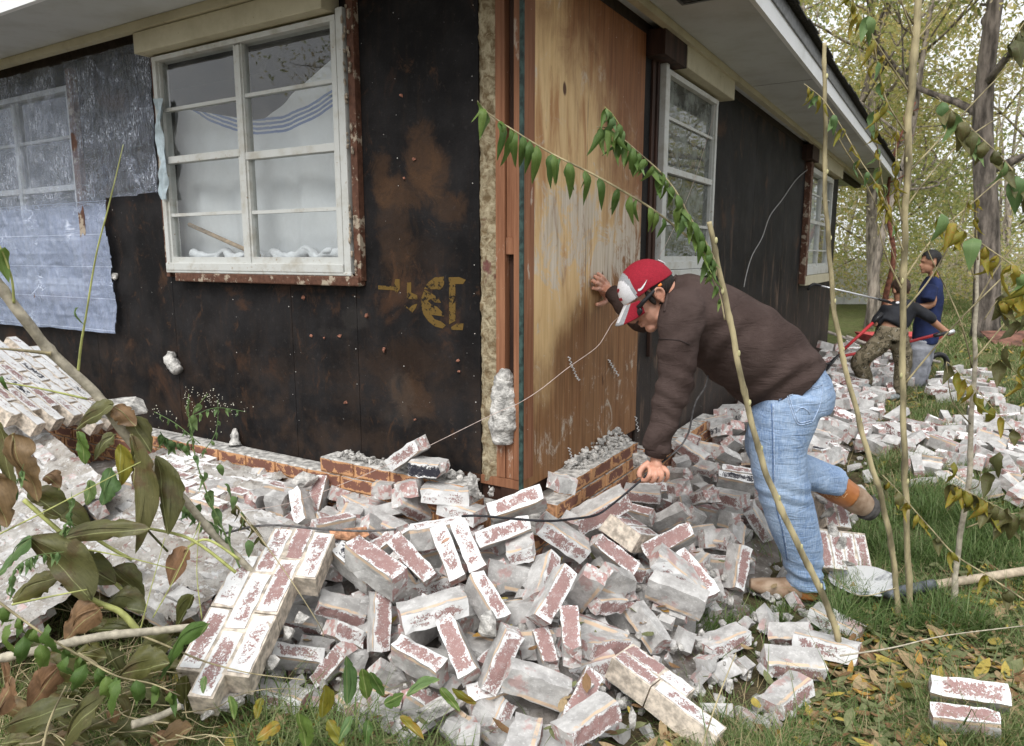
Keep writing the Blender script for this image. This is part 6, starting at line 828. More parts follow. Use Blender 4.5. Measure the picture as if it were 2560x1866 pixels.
RL = {1: 'loose brick half hidden between others in the heap at the house corner', 2: 'loose brick in the heap along the long wall behind the man', 3: 'loose brick in the scatter on the grass at the right',
      4: 'loose brick in the far scatter right of the standing boy', 5: 'loose brick in the rubble around the boys', 6: 'loose brick among the leaves left of the eight-brick slab'}
for r in FILL:
    k += 1; rg = r[0]; r = r[1:]
    o = bpy.data.objects.new('brick', brick_mesh(r[0], k % 4)); C.objects.link(o)
    o.location = r[1:4]; o.rotation_mode = 'QUATERNION'; o.rotation_quaternion = q_of(r)
    lb = brick_label(Vector(r[1:4]), q_of(r), r[0])
    tag(o, lb or RL[rg], 'brick', 'loose bricks fallen from the wall' if lb else 'loose bricks: '+RL[rg][12:])
b = MB(); mats_idx = []
for r in REST:
    me = brick_mesh(r[0], 0); q = q_of(r); t = Vector(r[1:4])
    # plain chipped box: few triangles
    L = r[0]; V = [q @ Vector((sx*L/2, sy*.045, sz*.03))+t for sx in (-1, 1) for sy in (-1, 1) for sz in (-1, 1)]
    o_ = len(b.v); b.v += [tuple(p) for p in V]; b.f += [tuple(i+o_ for i in f) for f in ((0, 4, 5, 1), (2, 3, 7, 6), (0, 1, 3, 2), (4, 6, 7, 5), (1, 5, 7, 3), (0, 2, 6, 4))]; b.mi += [0, 1, 2, 2, 1, 1]
m = NT('heap_brick', .9, .1); v = m.co(); bc = m.mix(m.noise(v, 8, 3), (.30, .155, .14), (.22, .12, .115)); msk = m.step(m.math('ADD', m.noise(v, 13, 7, .65, .3), m.math('MULTIPLY', m.math('SUBTRACT', m.noise(v, 120, 3), .5), .3)), .44, .5)
m.color(m.mix(msk, bc, (.80, .80, .79))); m.bump(m.noise(v, 160, 5), .5, .004)
M_HEAP = m.m
o = b.build('brick_heap', [m.m, M_BRICK[1], M_BRICK[2]]); o['kind'] = 'stuff'; tag(o, 'countless more bricks lying under and behind the ones on top of the rubble')
# ---- slabs of bricks still mortared together
def slab(name, fit, layout, label, cat='brick slab', mat=None, jit=.0012):
    mir = fit[0]; sc = fit[8]
    e = empty(name, fit[1:4], label, cat); e.rotation_mode = 'QUATERNION'; e.rotation_quaternion = Quaternion(fit[4:8]); e.scale = (sc, sc, sc)
    b = MB(); i = 0
    for (x0, L, c) in layout:
        i += 1
        me = bm_mesh(chip_brick(L-.007, .088, .058, 30+i, .0018, .004), 'brick', mat or M_BRICK)
        o = bpy.data.objects.new('brick', me); C.objects.link(o); o.parent = e
        o.location = ((x0+L/2)*mir, .045+rnd.uniform(-jit, jit), -(c*.067+.03)); o.rotation_euler = (rnd.gauss(0, .006), rnd.gauss(0, .004), rnd.gauss(0, .006))
        b.box(x0*mir-.003*mir, (x0+L+.0)*mir-.003*mir, .0035, .083, -(c*.067+.0635), -(c*.067-.0045))
    bv = b.build('mortar_joint', M_JOINT, e); bv['kind'] = 'stuff'; return e
S_ = SLABS
o1 = .03
e = slab('brick_slab', S_['slab_big'], [(0, .205, 0), (.21, .2, 0), (-.10+o1, .205, 1), (.105+o1, .21, 1), (.315+o1, .19, 1), (0, .2, 2), (.205, .205, 2), (.412, .13, 2), (.315+o1, .19, 3)], 'eight-brick slab still mortared together, leaning across the rubble towards the plants')
for k_, (x, z, r) in enumerate(((-.06, -.10, .03), (-.03, -.14, .035), (.02, -.16, .025), (-.05, -.02, .02), (.26, -.24, .02), (.2, -.215, .02), (.1, -.21, .02))):
    o = chunk_at((x, .085, z), r*1.15, 60+k_, 'mortar_lump', M_MORTAR); o.parent = e
e = slab('brick_slab', S_['slab_two'], [(0, .14, 0), (.14, .105, 0), (0, .15, 1), (.155, .235, 1)], 'long two-course piece of painted bricks lying on the grass, bottom right of the heap')
e = slab('brick_slab', S_['slab_three'], [(0, .2, 0), (0, .2, 1), (0, .2, 2)], 'three-course lump of bricks, grey ends to the camera, in front of the plywood')
e = slab('brick_slab', S_['slab_right'], [(0, .2, c) for c in range(4)]+[(-.22, .2, c) for c in range(1, 3)], 'striped four-course slab of painted bricks between the standing leg and the shovel')
for k_ in range(5): 
    o = chunk_at((.16-.08*k_, -.004, -.05-.02*k_), .04, 80+k_, 'mortar_lump', M_MORTAR, (1.4, .35, .8)); o.parent = e
# leaning wall panel at the far left: courses -5..+6
lay = []
for c in range(-3, 8):
    off = -.105 if c % 2 else 0
    for n_ in range(-4, 4):
        x0 = off+n_*.21
        if x0 < -.24-.0*c: 
            if c < 1: continue
        if x0+.2 > .62-.02*c or x0 < -.9: continue
        lay.append((x0, .203, c))
e = slab('fallen_wall', S_['panel_left'], lay, 'big slanted panel of painted brick wall at the left edge of the photo', 'wall panel', M_BRICK_W)
# two panels that fell on their faces: mortar-smeared backs, lying down the slope in front of the left wall
def panel_frame(origin, xd, nrm):
    x = Vector(xd).normalized(); n_ = Vector(nrm).normalized(); x = (x-n_*x.dot(n_)).normalized(); y = n_.cross(x)
    M = Matrix((x, y, n_)).transposed().to_4x4(); M.translation = origin; return M
def back_panel(name, label, M, rows, cols, L=.205, mat_b=None, smear=.6, seed=0, jag=.12):
    e = empty(name, M.translation, label, 'wall panel'); e.matrix_world = M; rr = random.Random(seed)
    for j in range(rows):
        for i in range(cols):
            if (i in (0, cols-1) or j in (0, rows-1)) and rr.random() < jag*2.5: continue
            x = i*.212+(.106 if j % 2 else 0); y = j*.067
            me = brick_mesh(.2, (i+j) % 4, M_BRICK_W); o = bpy.data.objects.new('brick', me); C.objects.link(o); o.parent = e
            o.location = (x, y, -.045+rr.uniform(-.004, .004)); o.rotation_euler = (R(-90)+rr.gauss(0, .03) if mat_b else R(90)+rr.gauss(0, .03), rr.gauss(0, .02), 0)
    if smear:
        st = .012; nx = int((cols*.212+.1)/st); ny = int((rows*.067)/st); V = []; F = []; hh = []
        for j in range(ny+1):
            for i in range(nx+1):
                x = -.1+i*st; y = -.033+j*st
                h = mnoise.noise(Vector((x*5+seed, y*5, 0)))*.5+mnoise.noise(Vector((x*14, y*14+seed, 0)))*.35+mnoise.noise(Vector((x*38, y*38, seed)))*.2
                ridge = .25*math.exp(-(((y+.033) % .067-.0335)/.012)**2)
                h = h+ridge+(smear-.5)*.9; hh.append(h); pl = math.floor((mnoise.noise(Vector((x*11, y*17, seed+3)))+1)*3.5)*.007; V.append((x, y, -.012+.022*max(-.2, min(h, 1.0))+pl*(.6 if h > 0 else 0)-.006+.012*abs(mnoise.noise(Vector((x*26, y*34, seed))))+.006*mnoise.noise(Vector((x*80, y*80, 1)))))
        for j in range(ny):
            for i in range(nx):
                a = j*(nx+1)+i
                if max(hh[a], hh[a+1], hh[a+nx+1]) > -.05: F.append((a, a+1, a+nx+2, a+nx+1))
        o = np_mesh('mortar_smear', V, F, M_BACK, e); o['kind'] = 'stuff'
    return e
def down_panel(s0, out0, z0, s_dir, cols, rows, slope, label, painted=False, seed=0, smear=.6, skew=.0, roll=0.):
    """rows step outward from the wall and down; columns run along the wall"""
    n_ = (NL*slope+Vector((0, 0, 1))+LD*roll).normalized(); xd = (-LD+NL*skew)
    M = panel_frame(wallp('L', s0, out0, z0), xd, n_)
    # y axis must point away from the wall
    if (M.to_3x3() @ Vector((0, 1, 0))).dot(NL) < 0: M = M @ Matrix.Diagonal((1, -1, 1, 1))
    return back_panel('fallen_wall', label, M, rows, cols, mat_b=painted, seed=seed, smear=smear)
down_panel(2.05, .16, .425, -1, 4, 6, .12, 'flat fallen wall strip, painted side up, beside the low brown wall', painted=True, seed=3, smear=.42)
down_panel(3.35, .36, .56, -1, 8, 9, .42, 'wide fallen wall panel with rough mortar-smeared back behind the wilted leaves', seed=5, smear=.72, skew=.25)
down_panel(1.80, .42, .37, -1, 5, 9, .30, 'mortar-smeared piece of fallen wall between the low brown wall and the eight-brick slab', seed=14, smear=.62, skew=.05)
down_panel(2.6, .85, .36, -1, 7, 8, .30, 'mortar-smeared panel sloping down to the eight-brick slab', seed=9, smear=.62, skew=.10)
# ---- mortar debris
def debris():
    b = MB(); rr = random.Random(5)
    def put(p, r, fl=.7):
        V = []; q = Quaternion((rr.gauss(0, 1), rr.gauss(0, 1), rr.gauss(0, 1), rr.gauss(0, 1))).normalized()
        for (x, y, w) in ico: V.append(q @ (Vector((x, y, w*fl))*r*rr.uniform(.7, 1.2))+p)
        b.add(V, F_ico)
    for _ in range(210):      # gravel on the right ledge
        t = rr.uniform(0, 1); s = .34+.62*t; o_ = rr.uniform(.0, .085); r = rr.uniform(.006, .016)
        put(wallp('R', s, o_, .525+.045*max(0, 1-o_/.07)*min(1, t*1.6)+rr.uniform(0, .01)), r)
    for _ in range(90): put(wallp('L', rr.uniform(.25, .95), rr.uniform(.01, .09), .54+rr.uniform(0, .012)), rr.uniform(.006, .018))
    for _ in range(40): put(wallp('L', rr.uniform(.12, .32), rr.uniform(.02, .12), .50+rr.uniform(-.02, .02)), rr.uniform(.006, .02))
    for _ in range(1500):
        u = rr.uniform(300, 2560); v_ = rr.uniform(900, 1750); p = onz(u, v_, .1); h = pile_h(p.x, p.y)
        if h < .03 and rr.random() > .06: continue
        z = max(0, h-.10)+rr.uniform(0, .03) if h > .03 else rr.uniform(0, .012)
        q = Vector((p.x, p.y, 0))-C0
        if q.dot(NR) < .13 and q.dot(RD) > 0: continue
        if q.dot(NL) < .13 and q.dot(LD) > 0: continue
        put(Vector((p.x, p.y, z)), rr.uniform(.006, .026) if h > .03 else rr.uniform(.004, .012))
    o = b.build('mortar_crumbs', M_MORTAR); o['kind'] = 'stuff'
ico = [(0,0,1),(.89,0,.45),(.28,.85,.45),(-.72,.53,.45),(-.72,-.53,.45),(.28,-.85,.45),(.72,.53,-.45),(-.28,.85,-.45),(-.89,0,-.45),(-.28,-.85,-.45),(.72,-.53,-.45),(0,0,-1)]
F_ico = [(0,1,2),(0,2,3),(0,3,4),(0,4,5),(0,5,1),(1,6,2),(2,7,3),(3,8,4),(4,9,5),(5,10,1),(6,7,2),(7,8,3),(8,9,4),(9,10,5),(10,6,1),(11,7,6),(11,8,7),(11,9,8),(11,10,9),(11,6,10)]
debris()
def fragments():
    rr = random.Random(15); b = MB()
    for _ in range(620):
        u = rr.uniform(520, 2560); v_ = rr.uniform(900, 1800); p = onz(u, v_, .1); h = pile_h(p.x, p.y)
        if h < .06 and rr.random() > .03: continue
        q = Vector((p.x, p.y, 0))-C0
        if q.dot(NR) < .15 and q.dot(NL) < .15: continue
        z = max(.0, h-.10)+rr.uniform(-.01, .035) if h > .03 else .008
        s_ = rr.uniform(.015, .045); Q = Quaternion((rr.gauss(0, 1), rr.gauss(0, 1), rr.gauss(0, 1), rr.gauss(0, 1))).normalized(); d_ = (s_*rr.uniform(.7, 1.5), s_*rr.uniform(.5, 1), s_*rr.uniform(.35, .7)); o_ = len(b.v)
        for sx in (-1, 1):
            for sy in (-1, 1):
                for sz in (-1, 1): b.v.append(tuple(Q @ Vector((sx*d_[0]*rr.uniform(.6, 1.1), sy*d_[1]*rr.uniform(.6, 1.1), sz*d_[2]*rr.uniform(.7, 1.1)))+Vector((p.x, p.y, z))))
        b.f += [tuple(i+o_ for i in f) for f in ((0, 4, 5, 1), (2, 3, 7, 6), (0, 1, 3, 2), (4, 6, 7, 5), (1, 5, 7, 3), (0, 2, 6, 4))]; k_ = rr.choice((0, 1, 1, 2)); b.mi += [k_, 1, 1, 2, 1, 1]
    o = b.build('brick_fragments', [M_HEAP, M_BRICK[1], M_BRICK[2]]); o['kind'] = 'stuff'
fragments()
# single lumps one can point at
for (u, v, y, r, st, lab) in ((975, 1135, 3.20, .035, (.8, .5, 1.6), 'upright lump of mortar on the low wall ledge, left of the leaning brick'), (905, 1145, 3.22, .032, (1.2, .6, .8), 'hooked lump of mortar lying on the low wall ledge'),
        (1180, 1210, 2.70, .035, (.7, .7, 1.5), 'grey mortar lump gripping the right end of the long white brick'), (1215, 1560, 2.12, .05, (1.1, .7, 1.0), 'thick grey mortar lump on the lower end of a brick mid heap'),
        (1110, 1765, 2.0, .055, (1.8, .6, .7), 'flat wedge of mortar at the front of the heap above the grass'), (1582, 1800, 1.93, .022, (.6, .5, 2.0), 'thin upright white mortar flake on the grass'),
        (1700, 1617, 2.3, .016, (1.4, .8, .7), 'small white mortar flake on the leaves left of the lone brick'), (1915, 1488, 2.6, .022, (1.4, .8, .8), 'small white block on the grass in front of the boot toe'),
        (1600, 1150, 3.15, .05, (1.2, .8, .9), 'mortar lump at the far end of the short brown wall'), (760, 1200, 3.1, .05, (1.3, .8, .7), 'mortar lump lying on the flat wall strip'),
        (300, 1020, 3.55, .09, (2.0, .9, .6), 'big pale mortar mass between the panels near the black wall'), (640, 1600, 2.35, .06, (1.6, 1.0, .5), 'flat grey smear of mortar over two bricks right of the eight-brick slab')):
    p = at(u, v, y); o = chunk_at(p, r, int(u), 'mortar_chunk', M_MORTAR, st); tag(o, lab, 'mortar lump')
# ================================================================ people
def ellipsoid(b, c, r, M=None, nu=16, nv=12):
    V = []; F = []
    for j in range(nv+1):
        ph = math.pi*j/nv
        for i in range(nu):
            th = 2*math.pi*i/nu; p = Vector((r[0]*math.sin(ph)*math.cos(th), r[1]*math.sin(ph)*math.sin(th), r[2]*math.cos(ph)))+Vector(c)
            V.append(M @ p if M else p)
    for j in range(nv):
        for i in range(nu): a = j*nu+i; a2 = j*nu+(i+1) % nu; F.append((a, a+nu, a2+nu, a2))
    b.add(V, F)
def loft(b, secs, lat, n=20, sub=5, M=None):
    """secs: (centre, half-width along lat, half-depth). lat may be one vector or one per section"""
    cs = [Vector(s_[0]) for s_ in secs]; P = catmull(cs, sub); m_ = len(P)
    A = lerp_list([s_[1] for s_ in secs], m_); B = lerp_list([s_[2] for s_ in secs], m_)
    lats = [Vector(l_) for l_ in lat] if isinstance(lat, list) else [Vector(lat)]*len(secs)
    LX = [lerp_list([l_[k] for l_ in lats], m_) for k in range(3)]
    V = []; F = []
    for i in range(m_):
        t = (P[min(i+1, m_-1)]-P[max(i-1, 0)]).normalized(); l_ = Vector((LX[0][i], LX[1][i], LX[2][i])); l_ = (l_-t*l_.dot(t)).normalized(); d = t.cross(l_)
        for k in range(n):
            a = 2*math.pi*k/n; q = P[i]+l_*math.cos(a)*A[i]+d*math.sin(a)*B[i]; V.append(M @ q if M else q)
    for i in range(m_-1):
        for k in range(n): a = i*n+k; c = i*n+(k+1) % n; F.append((a, c, c+n, a+n))
    F.append(tuple(range(n-1, -1, -1))); F.append(tuple((m_-1)*n+k for k in range(n)))
    b.add(V, F)
def fuse(name, b, voxel, it, mat, parent, fac=.5):
    me = b.mesh(name); o = link(name, me); bm = bmesh.new(); bm.from_mesh(me); bmesh.ops.recalc_face_normals(bm, faces=bm.faces); bm.to_mesh(me); bm.free()
    r_ = o.modifiers.new('r', 'REMESH'); r_.mode = 'VOXEL'; r_.voxel_size = voxel
    if it: s_ = o.modifiers.new('s', 'SMOOTH'); s_.factor = fac; s_.iterations = it
    dg = bpy.context.evaluated_depsgraph_get(); m2 = bpy.data.meshes.new_from_object(o.evaluated_get(dg)); m2.name = name
    o.modifiers.clear(); o.data = m2; bpy.data.meshes.remove(me); m2.materials.clear()
    for x in (mat if isinstance(mat, (list, tuple)) else [mat]): m2.materials.append(x)
    smooth(m2); o.parent = parent
    if parent: o.location = -Vector(parent.location)
    return o
def np_verts(o): a = np.zeros(len(o.data.vertices)*3, np.float32); o.data.vertices.foreach_get('co', a); return a.reshape(-1, 3)
def displace(o, fn):
    me = o.data; me.update()
    nn = [v.normal.copy() for v in me.vertices]
    for v, n_ in zip(me.vertices, nn): v.co = v.co+n_*fn(v.co, n_)
    me.update()
def part(b, name, mat, parent, sm=True):
    o = b.build(name, mat, parent, sm)
    o.location = -Vector(parent.location); return o
m = NT('skin', .5, .35); v = m.co(); c = m.mix(m.step(m.noise(v, 18, 5), .35, .65), (.50, .245, .165), (.60, .33, .24)); m.color(c); m.b.inputs['Subsurface Weight'].default_value = .08; m.b.inputs['Subsurface Radius'].default_value = (.02, .006, .003)
m.bump(m.noise(v, 260, 4), .15, .001); M_SKIN = m.m
m = NT('tan_skin', .5, .35); v = m.co(); m.color(m.mix(m.noise(v, 18, 4), (.30, .15, .09), (.38, .20, .125))); M_SKIN2 = m.m
m = NT('brown_knit_shirt', .95, .08); v = m.co(); c = m.mix(m.step(m.noise(v, 5, 6, .65), .35, .7), (.055, .038, .034), (.085, .061, .055)); m.color(c)
wv = m.noise(m.co(scale=(1, 1, 1), rot=(0, R(38), 0)), 30, 3); 
m.bump(m.math('ADD', m.noise(m.co(scale=(1.0, .6, 3.0), rot=(0, R(-30), 0)), 9, 6, .65, .9), m.math('MULTIPLY', m.noise(v, 400, 2), .10)), .6, .018); M_SHIRT = m.m
m = NT('faded_denim', .9, .1); v = m.co(); x, y, z = m.xyz()
c = m.mix(m.step(m.noise(m.co(scale=(1.5, 1, .4)), 6, 6, .65), .35, .7), (.17, .26, .43), (.34, .45, .62)); th = m.noise(m.co(scale=(1, 1, .12)), 260, 2, .5); c = m.mix(m.math('MULTIPLY', m.step(th, .4, .6), .3), c, (.52, .62, .75))
cr = m.noise(m.co(scale=(.8, .8, 3.5), rot=(0, R(14), 0)), 12, 5, .6, .8); c = m.mix(m.math('MULTIPLY', m.step(cr, .58, .72), .4), c, (.42, .53, .70))
m.color(c); m.bump(m.math('ADD', cr, m.math('MULTIPLY', th, .1)), .65, .014); M_JEAN = m.m
M_SEAM = simple('denim_stitching', (.40, .50, .66), .9, .2, 90, .3, .001); M_SEAM_D = simple('denim_seam_shadow', (.10, .17, .33), .9, .2, 90, .3, .001)
m = NT('boot_leather', .45, .4); v = m.co(); m.color(m.mix(m.step(m.noise(v, 14, 5), .3, .7), (.30, .10, .028), (.40, .155, .05))); m.bump(m.noise(v, 60, 4), .3, .003); M_BOOT = m.m
m = NT('dusty_boot_foot', .75, .2); v = m.co(); c = m.mix(m.step(m.noise(v, 16, 6), .3, .7), (.23, .145, .09), (.40, .30, .22)); m.color(c); m.bump(m.noise(v, 50, 4), .3, .003); M_BOOT2 = m.m
M_SOLE = simple('boot_sole', (.07, .066, .064), .8, .2, 40, .3, .002)
M_CRIMSON = simple('crimson_cloth', (.29, .013, .028), .85, .08, 200, .25, .0012); M_WHITEC = simple('white_cap_cloth', (.74, .74, .77), .85, .04, 200, .2, .001); M_GREYC = simple('grey_cap_cloth', (.33, .34, .36), .85, .08, 200, .2, .001)
M_HAIR = simple('dark_hair', (.020, .015, .012), .6, .3, 150, .8, .004, stretch=(1, 1, .3)); M_BLACKP = simple('black_plastic', (.02, .02, .022), .3, .15, 50, .1, .001); M_ORANGE = simple('orange_tip', (.8, .25, .05), .5, .05, 50, 0)

Y0 = 2.87
man = empty('person', at(1960, 1490, 2.87).to_2d().to_3d(), 'man in crimson cap, brown shirt and jeans bending over the bricks, hand on plywood', 'person')
# ---- head frame: x forward, y his left (towards the camera), z up
hd_c = at(1629, 737, 2.83)
fw = Vector((-.77, -.07, -.63)).normalized(); lf = Vector((0.02, -1, 0.03)); lf = (lf-fw*lf.dot(fw)).normalized(); upv = fw.cross(lf)
HM = Matrix((fw, lf, upv)).transposed().to_4x4(); HM.translation = hd_c
hb = MB()
ellipsoid(hb, (-.005, 0, .035), (.102, .080, .100), HM); ellipsoid(hb, (.030, 0, -.045), (.070, .062, .072), HM); ellipsoid(hb, (.055, 0, -.005), (.052, .062, .06), HM)
ellipsoid(hb, (.078, 0, -.098), (.026, .030, .022), HM); ellipsoid(hb, (.084, 0, -.060), (.020, .030, .028), HM); ellipsoid(hb, (.020, .048, -.078), (.040, .018, .026), HM); ellipsoid(hb, (.020, -.048, -.078), (.040, .018, .026), HM)
ellipsoid(hb, (.094, 0, .030), (.016, .045, .014), HM); ellipsoid(hb, (.070, .040, -.022), (.025, .018, .018), HM); ellipsoid(hb, (.070, -.040, -.022), (.025, .018, .018), HM)
ellipsoid(hb, (.104, 0, -.059), (.010, .022, .006), HM); ellipsoid(hb, (.102, 0, -.072), (.010, .019, .007), HM)
hb.tube([HM @ Vector(p) for p in ((.094, 0, .018), (.112, 0, -.008), (.124, 0, -.030), (.112, 0, -.042))], [.010, .011, .0155, .010], 10)
ellipsoid(hb, (.108, .013, -.034), (.011, .008, .009), HM); ellipsoid(hb, (.108, -.013, -.034), (.011, .008, .009), HM)
for sg in (1, -1):
    pts = [(-.004, .079, -.034), (.006, .083, -.010), (.002, .090, .014), (-.014, .094, .020), (-.026, .092, .006), (-.024, .088, -.012), (-.010, .083, -.030)]
    hb.tube([HM @ Vector((x, y*sg, z)) for x, y, z in catmull(pts, 4)], .0055, 8); ellipsoid(hb, (-.010, .081*sg, -.006), (.014, .006, .024), HM); ellipsoid(hb, (-.004, .081*sg, -.034), (.008, .006, .009), HM)
# neck and the body under the clothes, one continuous mesh
hb.tube([HM @ Vector((-.030, 0, -.005)), HM @ Vector((-.045, 0, -.06)), at(1668, 738, 2.87), at(1700, 765, 2.87)], [.066, .066, .072, .08], 18)
loft(hb, [(at(1700, 765, 2.87), .15, .08), (at(1780, 810, 2.87), .17, .12), (at(1880, 880, 2.87), .16, .13), (at(1965, 950, 2.87), .15, .12)], (0, 1, 0))
shL = at(1706, 792, 2.68); elL = at(1686, 962, 2.60); wrL = at(1640, 1140, 2.60)
shR = at(1665, 745, 3.06); elR = at(1600, 800, 3.17); 
wrR = wpt('R', 1528, 729, .075)
hb.tube(catmull([shL, elL, wrL], 6), lerp_list([.055, .045, .04, .03], 13), 12); hb.tube(catmull([shR, elR, wrR], 6), lerp_list([.055, .045, .035, .028], 13), 12)
hb.tube([at(1975, 985, 2.80), at(1955, 1200, 2.80), at(2008, 1460, 2.87)], [.09, .06, .045], 12); hb.tube([at(1985, 985, 2.96), at(1912, 1130, 3.0), at(2085, 1215, 3.1)], [.09, .06, .045], 12)
hb.tube([at(1985, 955, 2.80), at(1985, 955, 2.96)], [.11, .11], 12)
# far hand flat on the plywood, fingers fanned up and left, thumb down
def W(u, v, off): return wpt('R', u, v, off)
hb.tube(catmull([wrR, W(1519, 726, .045), W(1512, 718, .026), W(1506, 711, .022)], 4), lerp_list([.028, .034, .032, .026], 13), 12, True, .62)
hb.tube([W(1519, 712, .022), W(1506, 711, .022), W(1505, 728, .022), W(1517, 740, .026)], [.016, .018, .018, .018], 10)
for f in (((1515, 706, .020), (1507, 695, .030), (1499, 688, .020), (1493, 683, .013)), ((1509, 709, .020), (1497, 698, .034), (1490, 693, .022), (1484, 690, .013)),
          ((1505, 716, .020), (1492, 709, .034), (1484, 704, .022), (1478, 701, .013)), ((1504, 726, .020), (1494, 722, .030), (1487, 721, .020), (1480, 721, .012))):
    hb.tube(catmull([W(*p) for p in f], 4), lerp_list([.0115, .0110, .0098, .0080], 13), 10)
hb.tube(catmull([W(1517, 741, .024), W(1513, 754, .024), W(1502, 760, .018), W(1491, 762, .012)], 4), lerp_list([.015, .0125, .0115, .0085], 13), 10)
# near hand: knuckles forward, fingers curled round the cable
HY = 2.60
def Hn(u, v, dy=0): return at(u, v, HY+dy)
hb.tube(catmull([wrL, Hn(1639, 1152), Hn(1640, 1163, -.004), Hn(1641, 1171, -.006)], 4), lerp_list([.029, .033, .037, .033], 13), 14, True, .62)
for f, r0 in ((((1657, 1168, -.02), (1668, 1179, -.040), (1669, 1193, -.038), (1662, 1203, -.020)), .0088), (((1648, 1172, -.03), (1655, 1186, -.052), (1651, 1200, -.045), (1640, 1203, -.022)), .0095),
              (((1637, 1174, -.03), (1639, 1189, -.054), (1633, 1203, -.045), (1622, 1203, -.022)), .0095), (((1626, 1170, -.025), (1624, 1187, -.048), (1615, 1201, -.040), (1604, 1200, -.02)), .0092)):
    hb.tube(catmull([Hn(*p) for p in f], 4), lerp_list([r0*1.12, r0, r0*.95, r0*.8], 13), 10)
hb.tube(catmull([Hn(1624, 1157, -.01), Hn(1608, 1168, -.016), Hn(1599, 1182, -.022), Hn(1600, 1194, -.026)], 4), lerp_list([.0135, .0115, .0105, .0085], 13), 10)
body = fuse('body', hb, .0034, 2, M_SKIN, man, .5)
# ---- hair, cap, glasses
def shell_cap(zmin_fn, r, c, mat, name, parent, nu=48, nv=24, th=0):
    V = []; F = []; K = {}
    for j in range(nv+1):
        ph = math.pi*j/nv
        for i in range(nu):
            t_ = 2*math.pi*i/nu; d = Vector((math.sin(ph)*math.cos(t_), math.sin(ph)*math.sin(t_), math.cos(ph))); V.append(Vector((d.x*r[0]+c[0], d.y*r[1]+c[1], d.z*r[2]+c[2])))
    for j in range(nv):
        for i in range(nu):
            a = j*nu+i; a2 = j*nu+(i+1) % nu; cen = (V[a]+V[a2]+V[a+nu]+V[a2+nu])/4
            if zmin_fn(cen): F.append((a, a+nu, a2+nu, a2))
    b = MB(); b.add([HM @ p for p in V], F); return b
b = shell_cap(lambda p: p.x < .012 and -.052 < p.z < .06 and (p.x < -.032 or p.z > .0 or abs(p.y) < .06), (.106, .0855, .104), (-.006, 0, .035), M_HAIR, 'hair', man)
o = part(b, 'hair', M_HAIR, man); s_ = o.modifiers.new('t', 'SOLIDIFY'); s_.thickness = .006
b = MB()      # sideburn and stubble-dark jaw strip
for sg in (1, -1): ellipsoid(b, (.024, .074*sg, .005), (.012, .009, .034), HM)
part(b, 'sideburn', M_HAIR, man)
def cap_col(p):
    # p in head frame relative: white front, grey flash, crimson back
    e = p.x-.052-(.11-p.z)*.20
    return 1 if e > .020-.02*abs(p.y)/.08 else 2 if e > -.010+.20*max(0, .10-p.z)*.3 else 0
V = []; F = []; mi = []; nu, nv = 96, 44; cr, cc = (.112, .0915, .098), (-.002, 0, .046)
for j in range(nv+1):
    ph = (math.pi/2+.10)*j/nv
    for i in range(nu):
        t_ = 2*math.pi*i/nu; d = Vector((math.sin(ph)*math.cos(t_), math.sin(ph)*math.sin(t_), math.cos(ph)))
        V.append(Vector((d.x*cr[0]*(1-.04*(d.z > .6)*0)+cc[0], d.y*cr[1]+cc[1], d.z*cr[2]+cc[2]-.018*max(0, -d.x)*(1-d.z))))
for j in range(nv):
    for i in range(nu):
        a = j*nu+i; a2 = j*nu+(i+1) % nu; F.append((a, a+nu, a2+nu, a2)); mi.append(cap_col((V[a]+V[a2+nu])/2))
b = MB(); b.v = [tuple(HM @ p) for p in V]; b.f = F; b.mi = mi
cap = b.build('cap', [M_CRIMSON, M_WHITEC, M_GREYC], man, True); cap.location = -man.location; s_ = cap.modifiers.new('t', 'SOLIDIFY'); s_.thickness = .003
V = []; F = []; mi = []; nx, ny = 14, 28
for i in range(nx+1):
    for j in range(ny+1):
        w_ = (j/ny*2-1); t_ = i/nx; yy = .073*w_*(1-.10*t_*t_); x0 = cc[0]+cr[0]*math.sqrt(max(0, 1-(yy/cr[1])**2))*.985; ext = .078*math.sqrt(max(0, 1-abs(w_)**3.2))
        V.append(Vector((x0+ext*t_, yy, .034-.040*t_-.022*w_*w_*(.4+.6*t_))))
for i in range(nx):
    for j in range(ny):
        a = i*(ny+1)+j; F.append((a, a+1, a+ny+2, a+ny+1)); w_ = abs((j+.5)/ny*2-1); mi.append(0 if w_ > .62 else 2 if (w_ > .38 or i > nx-3) else 1)
b = MB(); b.v = [tuple(HM @ p) for p in V]; b.f = F; b.mi = mi
br = b.build('brim', [M_CRIMSON, M_WHITEC, M_GREYC], cap, True); s_ = br.modifiers.new('t', 'SOLIDIFY'); s_.thickness = .004; s_.offset = 0
def cap_pt(th, z, r=1.012):
    zz = (z-cc[2])/cr[2]; q = math.sqrt(max(0, 1-zz*zz)); return HM @ Vector((math.cos(th)*q*cr[0]*r+cc[0], math.sin(th)*q*cr[1]*r, z))
def decal(pts, name, mat, r=1.03):       # flat embroidered shape following the cap, (angle, height) outline
    b = MB(); n_ = len(pts); top = [cap_pt(R(a), z, r) for a, z in pts]; bot = [cap_pt(R(a), z, r-.03) for a, z in pts]
    b.add(top+bot, [tuple(range(n_))]+[(i, (i+1) % n_, n_+(i+1) % n_, n_+i) for i in range(n_)]); o = b.build(name, mat, cap); bm = bmesh.new(); bm.from_mesh(o.data); bmesh.ops.recalc_face_normals(bm, faces=bm.faces); bmesh.ops.triangulate(bm, faces=bm.faces); bm.to_mesh(o.data); bm.free(); return o
decal([(66, .062), (64.5, .057), (67, .0525), (72, .052), (80, .0575), (91, .069), (81, .0635), (73, .0595), (69.5, .059), (68.5, .061)], 'swoosh', M_WHITEC)
